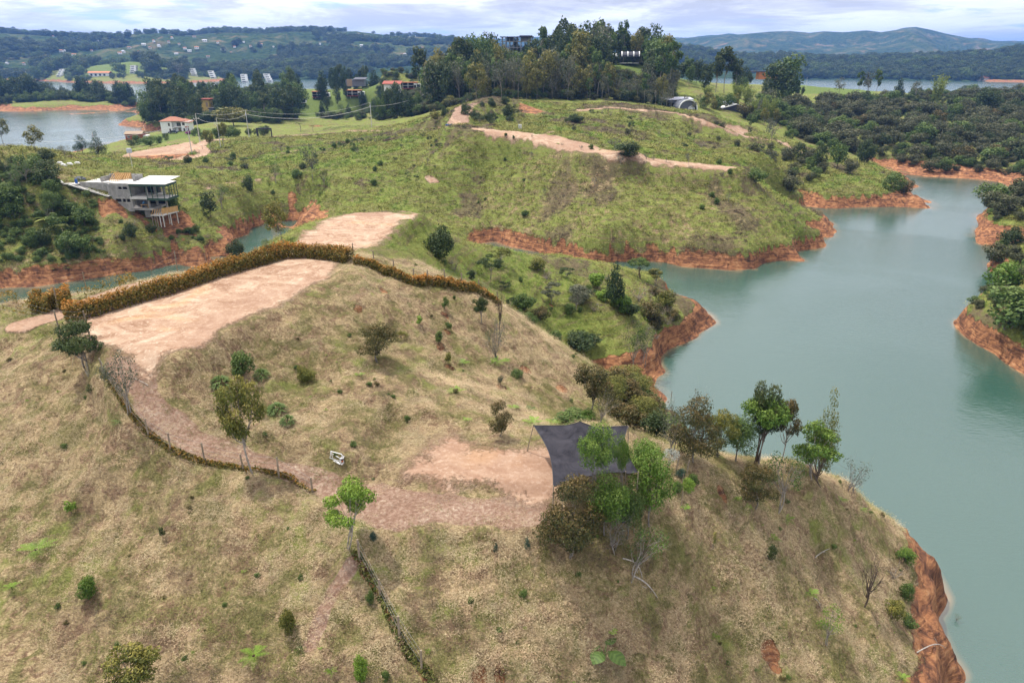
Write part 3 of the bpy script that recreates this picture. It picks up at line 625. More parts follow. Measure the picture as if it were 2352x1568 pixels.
L = dict(
    bright=leaf_material('leaf_bright', (.028, .072, .009), (.105, .200, .024), (.20, .27, .05)),
    lime=leaf_material('leaf_lime', (.060, .130, .012), (.180, .300, .036), (.28, .37, .06)),
    mid=leaf_material('leaf_mid', (.025, .058, .012), (.098, .160, .036), (.17, .22, .055)),
    dark=leaf_material('leaf_dark', (.017, .036, .012), (.062, .100, .030), (.12, .13, .04)),
    olive=leaf_material('leaf_olive', (.036, .056, .010), (.145, .165, .032), (.27, .23, .05)),
    brown=leaf_material('leaf_brown', (.022, .034, .010), (.076, .086, .024), (.17, .115, .040)),
    gold=leaf_material('leaf_gold', (.060, .075, .014), (.185, .190, .044), (.28, .23, .06)),
    grey=leaf_material('leaf_grey', (.045, .060, .030), (.130, .140, .085), (.2, .19, .13)),
    scrub=leaf_material('leaf_scrub', (.024, .038, .013), (.094, .108, .045), (.14, .13, .068)),
    pine=leaf_material('leaf_pine', (.013, .032, .013), (.052, .088, .032), (.065, .09, .035)),
    bamboo=leaf_material('leaf_bamboo', (.080, .130, .016), (.210, .265, .045), (.32, .33, .08)),
    copper=leaf_material('leaf_copper', (.050, .062, .012), (.185, .150, .026), (.48, .200, .034), .3),
    dry=leaf_material('leaf_dry', (.11, .065, .035), (.27, .18, .10), (.36, .26, .16)),
    blue=leaf_material('leaf_bluish', (.020, .052, .036), (.080, .140, .095)),
    flower=leaf_material('leaf_magenta', (.16, .012, .14), (.36, .03, .30)),
    white=leaf_material('leaf_white', (.20, .24, .20), (.62, .64, .60)),
)
B = dict(pale=bark_material('bark_pale', (.14, .12, .095), (.34, .30, .25)), grey=bark_material('bark_grey', (.10, .085, .07), (.26, .23, .20)),
         brown=bark_material('bark_brown', (.045, .030, .02), (.13, .09, .06)), cane=bark_material('bark_cane', (.12, .16, .04), (.25, .30, .10)))

class Tubes:
    def __init__(s): s.v = []; s.f = []; s.n = 0
    def tube(s, pts, r0, r1, k=5):
        pts = np.asarray(pts, float); n = len(pts); T = np.gradient(pts, axis=0); T /= np.linalg.norm(T, axis=1)[:, None] + 1e-9
        ref = np.where(np.abs(T[:, 2:3]) > .9, [[1., 0, 0]], [[0, 0, 1.]]); A = np.cross(T, ref); A /= np.linalg.norm(A, axis=1)[:, None] + 1e-9; Bv = np.cross(T, A)
        ang = np.arange(k) / k * 2 * math.pi; rr = np.linspace(r0, r1, n)
        ring = pts[:, None] + rr[:, None, None] * (np.cos(ang)[None, :, None] * A[:, None] + np.sin(ang)[None, :, None] * Bv[:, None])
        s.v.append(ring.reshape(-1, 3)); i = np.arange(n - 1)[:, None] * k + s.n; j = np.arange(k)[None]
        q = np.stack([i + j, i + (j + 1) % k, i + k + (j + 1) % k, i + k + j], -1).reshape(-1, 4)[:, ::-1]; s.f.append(q); s.n += n * k
    def mesh(s, name, mat): return mesh_np(name, np.concatenate(s.v), [np.concatenate(s.f)], [mat], True)
def limb(tb, a, b, r0, r1, sag=.12, n=5, k=5):
    a, b = np.array(a, float), np.array(b, float); t = np.linspace(0, 1, n)[:, None]; d = np.linalg.norm(b - a)
    off = rng.normal(0, .07 * d, 3) + np.array([0, 0, -sag * d * .5]); p = a + (b - a) * t + off * np.sin(t * math.pi)
    tb.tube(p, r0, r1, k)
def unit(v): return v / (np.linalg.norm(v, axis=-1, keepdims=True) + 1e-9)
def leaves(pos, nrm, length, width, young, spread=.7, droop=0., tint=None, asp=1.):
    """one four-cornered leaf at every pos; lies across nrm"""
    n = len(pos); nn = unit(nrm + rng.normal(0, spread, (n, 3)))
    d = unit(np.cross(nn, rng.normal(0, 1, (n, 3)))); d[:, 2] -= droop; d = unit(d); s = unit(np.cross(nn, d)); up = np.cross(d, s)
    ln = length * rng.uniform(.65, 1.3, n)[:, None]; wd = width * rng.uniform(.7, 1.3, n)[:, None]
    v = np.stack([pos - d * ln * .5, pos - s * wd * .5 + up * wd * .12, pos + d * ln * .5 - up * ln * .1, pos + s * wd * .5 + up * wd * .12], 1); v[:, :, 2] = pos[:, None, 2] + (v[:, :, 2] - pos[:, None, 2]) / asp; v = v.reshape(-1, 3)
    f = np.arange(n * 4).reshape(n, 4); t = rng.uniform(0, 1, n) if tint is None else np.clip(tint + rng.normal(0, .22, n), 0, 1)
    y = np.clip(young + rng.normal(0, .2, n), 0, 1)
    return v, f, np.repeat(np.stack([t, y, t], 1), 4, 0)
def foliage(name, clusters, n, length, width, mat, flat=.75, shell=.55, young=.15, droop=.15, up=.35, spread=.7, asp=1.2):
    cl = np.array(clusters, float); vol = cl[:, 3] ** 2; k = rng.choice(len(cl), n, p=vol / vol.sum())
    d = unit(rng.normal(0, 1, (n, 3))); r = (shell + (1 - shell) * rng.uniform(0, 1, n) ** .6)
    lump = 1 + .28 * np.sin(d[:, 0] * 5 + k * 1.7) * np.cos(d[:, 1] * 4 + d[:, 2] * 3 + k)
    off = d * (r * lump * cl[k, 3])[:, None]; off[:, 2] *= flat
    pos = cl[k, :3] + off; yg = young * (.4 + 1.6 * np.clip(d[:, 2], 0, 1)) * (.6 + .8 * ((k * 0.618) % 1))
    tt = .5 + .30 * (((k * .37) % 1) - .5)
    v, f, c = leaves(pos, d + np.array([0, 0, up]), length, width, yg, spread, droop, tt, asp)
    return mesh_np(name, v, [f], [mat], False, {'tint': c})

KIND = {}
class Kind:
    def __init__(s, name, crowns, trunks, part='crown', cat='tree'): s.name, s.crowns, s.trunks, s.part, s.cat = name, crowns, trunks, part, cat
def blobs(n, zc, rx, rz, cr, lean=(0, 0), shape='ell', jitter=.2):
    out = []; tries = 0
    while len(out) < n and tries < 4000:
        tries += 1; d = unit(rng.normal(0, 1, 3)); r = rng.uniform(.35, 1) ** .5
        p = np.array([d[0] * rx * r, d[1] * rx * r, d[2] * rz * r])
        if shape == 'cone': h = (p[2] + rz) / (2 * rz); p[:2] *= 1.35 * (1 - h) + .12
        if shape == 'dome': p[2] = abs(p[2]) * 1.2 - rz * .4
        c = cr * rng.uniform(1 - jitter, 1 + jitter * 1.4)
        if shape == 'cone': c *= .62 + .55 * (1 - (p[2] + rz) / (2 * rz))
        q = (p[0] + lean[0], p[1] + lean[1], zc + p[2], c)
        if all(math.dist(q[:3], o[:3]) > .75 * cr for o in out): out.append(q)
    return out
def make(name, mat, bark, n, length, width, clusters_fn, variants=2, trunk_h=.45, tr=.022, stems=1, bare=0, lean=0., cat='tree', part='crown', twigs=0, limbs=True, **kw):
    cs, ts = [], []
    for _ in range(variants):
        cl = clusters_fn(); tb = Tubes()
        for sidx in range(stems):
            base = np.array([rng.normal(0, .012 * stems), rng.normal(0, .012 * stems), -.06]); fork = np.array([lean * .5 + rng.normal(0, .02) * stems, rng.normal(0, .02) * stems, trunk_h])
            limb(tb, base, fork, tr, tr * .72, 0, 6, 7)
            if limbs:
                for c in cl[sidx::stems]:
                    s0 = base + (fork - base) * rng.uniform(.62, 1.0); limb(tb, s0, (c[0], c[1], c[2] + c[3] * .2), tr * .5, tr * .12, .1, 5, 4)
                    for _t in range(twigs):
                        e = np.array(c[:3]) + rng.normal(0, 1, 3) * c[3] * .9; limb(tb, np.array(c[:3]) - (np.array(c[:3]) - s0) * .3, e, tr * .2, tr * .06, .1, 4, 3)
        ts.append(tb.mesh(name + '_trunk', B[bark]))
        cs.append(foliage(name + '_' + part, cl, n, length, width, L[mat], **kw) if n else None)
    KIND[name] = Kind(name, cs, ts, part, cat)
# near trees (a leaf is about 0.02-0.03 of the height)
make('broad', 'bright', 'grey', 6090, 0.046, 0.021, lambda: blobs(13, .64, .33, .27, .20), 3, .4, .02, 2, young=.35, flat=.62, asp=1.4)
make('lime', 'lime', 'pale', 4060, 0.049, 0.024, lambda: [(x, y, z, r) for x, y, z, r in blobs(15, .62, .40, .30, .15)], 2, .35, .016, 2, flat=.42, young=.4)
make('open', 'olive', 'pale', 3915, 0.051, 0.022, lambda: blobs(15, .70, .40, .27, .135), 2, .48, .018, 1, young=.35, twigs=1)
make('droop', 'dark', 'pale', 4350, 0.061, 0.021, lambda: blobs(12, .64, .40, .26, .18), 2, .38, .020, 2, flat=.5, droop=.5, young=.2, twigs=1)
make('rust', 'brown', 'grey', 6090, 0.046, 0.018, lambda: blobs(14, .56, .40, .34, .19), 2, .3, .016, 2, flat=.55, droop=.4, young=.35)
make('sparse', 'mid', 'pale', 899, 0.045, 0.021, lambda: blobs(15, .66, .40, .30, .13), 3, .36, .017, 2, young=.2, twigs=3)
make('twiggy', 'grey', 'grey', 260, .05, .02, lambda: blobs(17, .58, .40, .36, .14), 2, .22, .015, 3, young=.1, twigs=4, cat='tree')
make('bare', 'grey', 'brown', 0, .05, .02, lambda: blobs(17, .70, .42, .28, .12), 2, .34, .026, 1, twigs=4)
make('dense', 'mid', 'grey', 5800, 0.048, 0.022, lambda: blobs(12, .58, .34, .30, .21), 3, .35, .02, 1, young=.25, flat=.62, asp=1.5)
make('fig', 'bright', 'grey', 5220, 0.041, 0.015, lambda: blobs(14, .55, .34, .40, .20), 2, .35, .02, 2, young=.3, droop=.3)
make('topball', 'bright', 'grey', 6090, 0.041, 0.019, lambda: blobs(11, .76, .34, .15, .19), 2, .5, .014, 2, young=.35, flat=.42, twigs=1, asp=2.1)
make('parasol', 'bright', 'brown', 4060, 0.049, 0.022, lambda: blobs(13, .74, .42, .14, .15, shape='dome'), 2, .5, .014, 4, flat=.55, young=.3)
make('spire', 'mid', 'brown', 3770, 0.041, 0.017, lambda: blobs(20, .54, .34, .44, .17, shape='cone'), 2, .3, .018, 1, young=.3)
make('flat', 'dark', 'grey', 2175, 0.061, 0.026, lambda: blobs(13, .62, .44, .26, .15), 3, .4, .016, 1, flat=.32, young=.15)
# low plants
make('bush', 'mid', 'brown', 2900, 0.090, 0.039, lambda: blobs(11, .42, .36, .32, .24), 3, .15, .02, 2, cat='bush', part='leaves', young=.25)
make('rustbush', 'brown', 'grey', 1885, 0.090, 0.039, lambda: blobs(11, .44, .38, .32, .22), 2, .15, .02, 2, cat='bush', part='leaves', young=.4, twigs=1)
make('darkbush', 'dark', 'brown', 2465, 0.098, 0.039, lambda: blobs(10, .46, .36, .36, .25), 2, .12, .02, 2, cat='bush', part='leaves', young=.12)
make('limebush', 'lime', 'brown', 1100, .13, .055, lambda: blobs(9, .46, .34, .34, .22), 2, .15, .02, 2, cat='bush', part='leaves', young=.3)
make('dead', 'dry', 'pale', 160, .08, .03, lambda: blobs(15, .5, .42, .36, .15), 2, .15, .02, 3, cat='bush', part='leaves', twigs=4)
make('sapling', 'mid', 'brown', 380, .15, .07, lambda: blobs(5, .58, .22, .30, .2), 3, .4, .02, 1, cat='sapling', part='leaves', young=.35)
make('fir', 'blue', 'brown', 900, .13, .03, lambda: blobs(14, .46, .30, .40, .19, shape='cone'), 2, .2, .02, 1, cat='sapling', part='leaves')
# forest trees, seen from hundreds of metres
make('gum', 'dark', 'pale', 1150, .075, .036, lambda: blobs(13, .72, .22, .25, .105), 4, .62, .011, 1, flat=.8, young=.3, droop=.4)
make('gumtall', 'mid', 'pale', 950, .065, .032, lambda: blobs(12, .70, .20, .27, .09), 3, .66, .010, 1, young=.25, droop=.4)
make('goldtree', 'gold', 'grey', 1300, .075, .036, lambda: blobs(13, .62, .30, .34, .15), 3, .45, .012, 1, young=.3)
make('woodtree', 'dark', 'brown', 1300, .085, .042, lambda: blobs(12, .58, .32, .38, .19), 4, .4, .014, 1, young=.2)
make('greentree', 'mid', 'brown', 1300, .085, .042, lambda: blobs(12, .58, .32, .36, .19), 3, .4, .014, 1, young=.25)
make('pine', 'pine', 'brown', 1700, .085, .034, lambda: blobs(20, .52, .32, .42, .17, shape='cone'), 4, .4, .012, 1, young=.2, limbs=True)
make('scrub', 'scrub', 'grey', 1250, .105, .050, lambda: blobs(12, .50, .40, .34, .22), 4, .22, .014, 2, young=.35, twigs=1)
make('scrubgreen', 'mid', 'grey', 1250, .105, .050, lambda: blobs(12, .50, .40, .34, .22), 3, .22, .014, 2, young=.3)
make('greytree', 'grey', 'pale', 420, .07, .032, lambda: blobs(13, .64, .30, .32, .12), 3, .5, .012, 1, twigs=2, young=.2)

def special(name, build, variants, part, cat, bark=None):
    cs, ts = [], []
    for _ in range(variants):
        tb = Tubes(); V_, F_, C_ = [], [], []; build(tb, V_, F_, C_)
        n = 0; ff = []
        for v, f in zip(V_, F_): ff.append(f + n); n += len(v)
        cs.append((np.concatenate(V_), np.concatenate(ff), np.concatenate(C_))); ts.append(tb.mesh(name + '_stem', B[bark or 'brown']))
    return cs, ts
def reg(name, build, variants, mat, part, cat, bark=None):
    cs, ts = special(name, build, variants, part, cat, bark)
    KIND[name] = Kind(name, [mesh_np(name + '_' + part, v, [f], [L[mat]], False, {'tint': c}) for v, f, c in cs], ts, part, cat)
def blade(V_, F_, C_, base, dirn, length, width, arch, nseg=4, tint=.5, leaflets=0, young=.1):
    """arching blade; with leaflets it becomes a frond"""
    d = unit(np.array(dirn, float)); side = unit(np.cross(d, [0, 0, 1.])); t = np.linspace(0, 1, nseg + 1)[:, None]
    mid = np.array(base) + d * length * t + np.array([0, 0, -1.]) * arch * length * t ** 2
    if not leaflets:
        wv_ = (np.sin(np.clip(t * .92 + .08, 0, 1) * math.pi) ** .7) * width
        v = np.concatenate([mid - side * wv_ / 2, mid + side * wv_ / 2]); n = nseg + 1; i = np.arange(nseg)
        f = np.stack([i, i + n, i + n + 1, i + 1], 1); V_.append(v); F_.append(f); C_.append(np.tile([tint, young, tint], (len(v), 1)))
    else:
        tt = np.linspace(.12, .99, leaflets)[:, None]; m = np.array(base) + d * length * tt + np.array([0, 0, -1.]) * arch * length * tt ** 2
        for sg in (-1, 1):
            e = m + (side * sg * 1.0 + d * .45 + np.array([0, 0, -.18])) * (width * np.sin(np.clip(tt * .95 + .1, 0, 1) * math.pi) ** .8) * .5
            wl = d * length / leaflets * .55
            v = np.stack([m - wl * .5, m + wl * .5, e], 1).reshape(-1, 3); f = np.arange(len(v)).reshape(-1, 3)
            V_.append(v); F_.append(np.concatenate([f, f[:, 2:]], 1) if False else f); C_.append(np.repeat(np.clip(np.array([[tint, young, tint]]) + rng.normal(0, .08, (leaflets, 1)), 0, 1), 3, 0))
def fern(tb, V_, F_, C_):
    for k in range(11):
        a = k * 2.4 + rng.normal(0, .2); el = rng.uniform(.5, 1.0)
        blade(V_, F_, C_, (0, 0, .12), (math.cos(a), math.sin(a), el), rng.uniform(.5, .72), .24, .55, 4, rng.uniform(.3, 1), 12, rng.uniform(0, .5))
    tb.tube([(0, 0, -.1), (0, 0, .14)], .03, .02)
def ball(tb, V_, F_, C_):
    for k in range(190):
        d = unit(rng.normal(0, 1, 3)); d[2] = abs(d[2]) * .9 + .05 * rng.normal(); b0 = np.array([d[0] * .2, d[1] * .2, .12 + max(d[2], 0) * .35])
        blade(V_, F_, C_, b0, d + np.array([0, 0, .35]), rng.uniform(.28, .42), .05, .6, 3, rng.uniform(.1, 1), 0, .3)
    tb.tube([(0, 0, -.1), (0, 0, .3)], .04, .03)
def spike(tb, V_, F_, C_):
    for k in range(420):
        d = unit(rng.normal(0, 1, 3)); d[2] = abs(d[2]) + .1; b0 = np.array([d[0] * .28, d[1] * .28, .1 + d[2] * .25])
        blade(V_, F_, C_, b0, d, rng.uniform(.22, .40), .018, .1, 2, rng.uniform(.1, 1), 0, .4)
    tb.tube([(0, 0, -.1), (0, 0, .2)], .04, .03)
def palm(tb, V_, F_, C_):
    limb(tb, (0, 0, -.05), (rng.normal(0, .05), rng.normal(0, .05), .55), .02, .014, 0, 6, 6)
    for k in range(13):
        a = k * 2.4; el = rng.uniform(.1, 1.1); blade(V_, F_, C_, (0, 0, .54), (math.cos(a), math.sin(a), el), rng.uniform(.42, .58), .2, .7, 5, rng.uniform(.2, 1), 16, .9 if el < .3 else .1)
def banana(tb, V_, F_, C_):
    for k in range(16):
        a = k * 2.4; el = rng.uniform(.5, 1.8); blade(V_, F_, C_, (rng.normal(0, .06), rng.normal(0, .06), .18), (math.cos(a), math.sin(a), el), rng.uniform(.55, .85), .17, .6, 5, rng.uniform(.2, 1), 0, .8 if el < .8 else .1)
    tb.tube([(0, 0, -.05), (0, 0, .3)], .05, .03)
def bamboo(tb, V_, F_, C_):
    for k in range(26):
        a = rng.uniform(0, 6.3); o = rng.uniform(.05, .42); top = np.array([math.cos(a) * o, math.sin(a) * o, rng.uniform(.7, 1.0)]); base = np.array([math.cos(a) * .08, math.sin(a) * .08, -.03])
        t = np.linspace(0, 1, 7)[:, None]; p = base + (top - base) * t; p[:, :2] = base[:2] + (top - base)[:2] * t ** 2.2; tb.tube(p, .006, .002, 4)
        n = 42; q = rng.uniform(.3, 1, n); c = base + (top - base) * q[:, None]; c[:, :2] = base[:2] + (top - base)[:2] * (q[:, None] ** 2.2)
        c += rng.normal(0, .035, c.shape); v, f, cc = leaves(c, rng.normal(0, 1, c.shape) + [0, 0, .5], .085, .022, .3, .6, .5); V_.append(v); F_.append(f); C_.append(cc)
def monstera(tb, V_, F_, C_):
    for (a, el, ln) in ((3.5, .5, .42), (5.0, .25, .46), (.6, .5, .44), (2.2, .8, .26)):
        d = np.array([math.cos(a), math.sin(a), el]); b0 = np.array([d[0] * .12, d[1] * .12, .3]); side = unit(np.cross(d, [0, 0, 1.])); dn = unit(d)
        tb.tube([(0, 0, -.05), (d[0] * .1, d[1] * .1, .25), tuple(b0)], .02, .012)
        for k in range(9):                                             # lobes either side of the midrib
            for sg in (-1, 1):
                t0, t1 = k / 9, (k + .82) / 9; w0, w1 = [.25 * math.sin(min(1, t * .85 + .18) * math.pi) ** .75 for t in (t0, t1)]
                m0 = b0 + dn * ln * t0 - np.array([0, 0, .25 * t0 ** 2]); m1 = b0 + dn * ln * (k + 1) / 9 - np.array([0, 0, .25 * ((k + 1) / 9) ** 2]); fw = dn * .07
                v = np.array([m0, m0 + side * sg * w0 * .8 + fw - [0, 0, .05], m1 + side * sg * w1 * .74 + fw * .9 - [0, 0, .05], m1]); V_.append(v); F_.append(np.array([[0, 1, 2, 3]])); C_.append(np.tile([.3 + .4 * (k % 2), .1, .5], (4, 1)))
def rosette(tb, V_, F_, C_):
    for k in range(10):
        a = k * 2.4; blade(V_, F_, C_, (0, 0, .1), (math.cos(a), math.sin(a), .7), .5, .2, .5, 4, rng.uniform(.5, 1), 0, .5)
    tb.tube([(0, 0, -.1), (0, 0, .12)], .03, .03)
def dracaena(tb, V_, F_, C_):
    tb.tube([(0, 0, -.05), (.01, 0, .6)], .02, .015)
    for k in range(70):
        a = k * 2.4; z = rng.uniform(.32, .92); blade(V_, F_, C_, (0, 0, z), (math.cos(a), math.sin(a), rng.uniform(.2, 1.2)), rng.uniform(.2, .32), .05, .9, 4, rng.uniform(.2, 1), 0, .6 if z > .75 else .1)
for nm, fn, va, mt, pt, ct, bk in (('fern', fern, 3, 'lime', 'fronds', 'fern', None), ('ball', ball, 3, 'mid', 'leaves', 'shrub', None), ('spike', spike, 1, 'olive', 'leaves', 'shrub', None), ('palm', palm, 2, 'olive', 'fronds', 'palm', 'pale'),
        ('banana', banana, 2, 'bamboo', 'leaves', 'plant', 'cane'), ('bamboo', bamboo, 3, 'bamboo', 'leaves', 'bamboo', 'cane'), ('monstera', monstera, 1, 'mid', 'leaves', 'plant', 'cane'), ('rosette', rosette, 1, 'lime', 'leaves', 'plant', 'cane'), ('dracaena', dracaena, 1, 'olive', 'leaves', 'plant', 'grey')):
    reg(nm, fn, va, mt, pt, ct, bk)

NAMES = dict(broad='broadleaf_tree', lime='broadleaf_tree', open='broadleaf_tree', droop='broadleaf_tree', rust='russet_tree', sparse='sparse_tree', twiggy='twiggy_tree', bare='dead_tree', dense='broadleaf_tree', fig='broadleaf_tree', topball='broadleaf_tree', parasol='umbrella_tree', spire='pointed_tree', flat='broadleaf_tree',
    bush='bush', rustbush='bush', darkbush='bush', limebush='bush', dead='dry_bush', sapling='sapling', fir='conifer_sapling', gum='gum_tree', gumtall='gum_tree', goldtree='broadleaf_tree', woodtree='forest_tree', greentree='forest_tree', pine='pine_tree', scrub='scrub_tree', scrubgreen='scrub_tree', greytree='sparse_tree',
    fern='fern', ball='shrub', spike='shrub', palm='palm_tree', banana='banana_plant', bamboo='bamboo_clump', monstera='split_leaf_plant', rosette='rosette_plant', dracaena='long_leaf_plant')
COUNT = {}
def grow(kind, p, h, w, label, group=None, rz=None, variant=None, lean=None, cat=None, mat=None, sink=0.):
    """one plant: an Empty at its foot that parents trunk and crown"""
    K = KIND[kind]; i = COUNT.get(kind, 0); COUNT[kind] = i + 1
    j = (i if variant is None else variant) % len(K.trunks)
    o = link(bpy.data.objects.new(NAMES[kind], None)); o.empty_display_size = .5; o.location = (p[0], p[1], p[2] - sink)
    o.rotation_euler = (lean[0] if lean else 0, lean[1] if lean else 0, random.uniform(0, 6.28) if rz is None else rz); o.scale = (w, w, h)
    tag(o, label, cat or K.cat, group)
    t = link(bpy.data.objects.new('trunk' if K.cat in ('tree', 'palm') else 'stem', K.trunks[j]), o)
    if K.crowns[j] is not None:
        c = link(bpy.data.objects.new(K.part, K.crowns[j]), o)
        if mat: c.material_slots[0].link = 'OBJECT'; c.material_slots[0].material = L[mat]
    return o
def plant(kind, u, v, hp, wp, label, group=None, **kw):
    """plant standing at the ground point seen at (u, v); hp, wp its height and width in photograph pixels"""
    p = hit(u, v); dep = math.atan2(CAMZ - p.z, math.hypot(p.x, p.y)); h = px(hp, p) / max(.5, math.cos(dep)); 
    if kind in ('ball', 'spike', 'fern', 'monstera', 'rosette'): h = max(h * .8, px(wp, p) * .55)
    return grow(kind, p, h, px(wp, p), label, group, **kw)

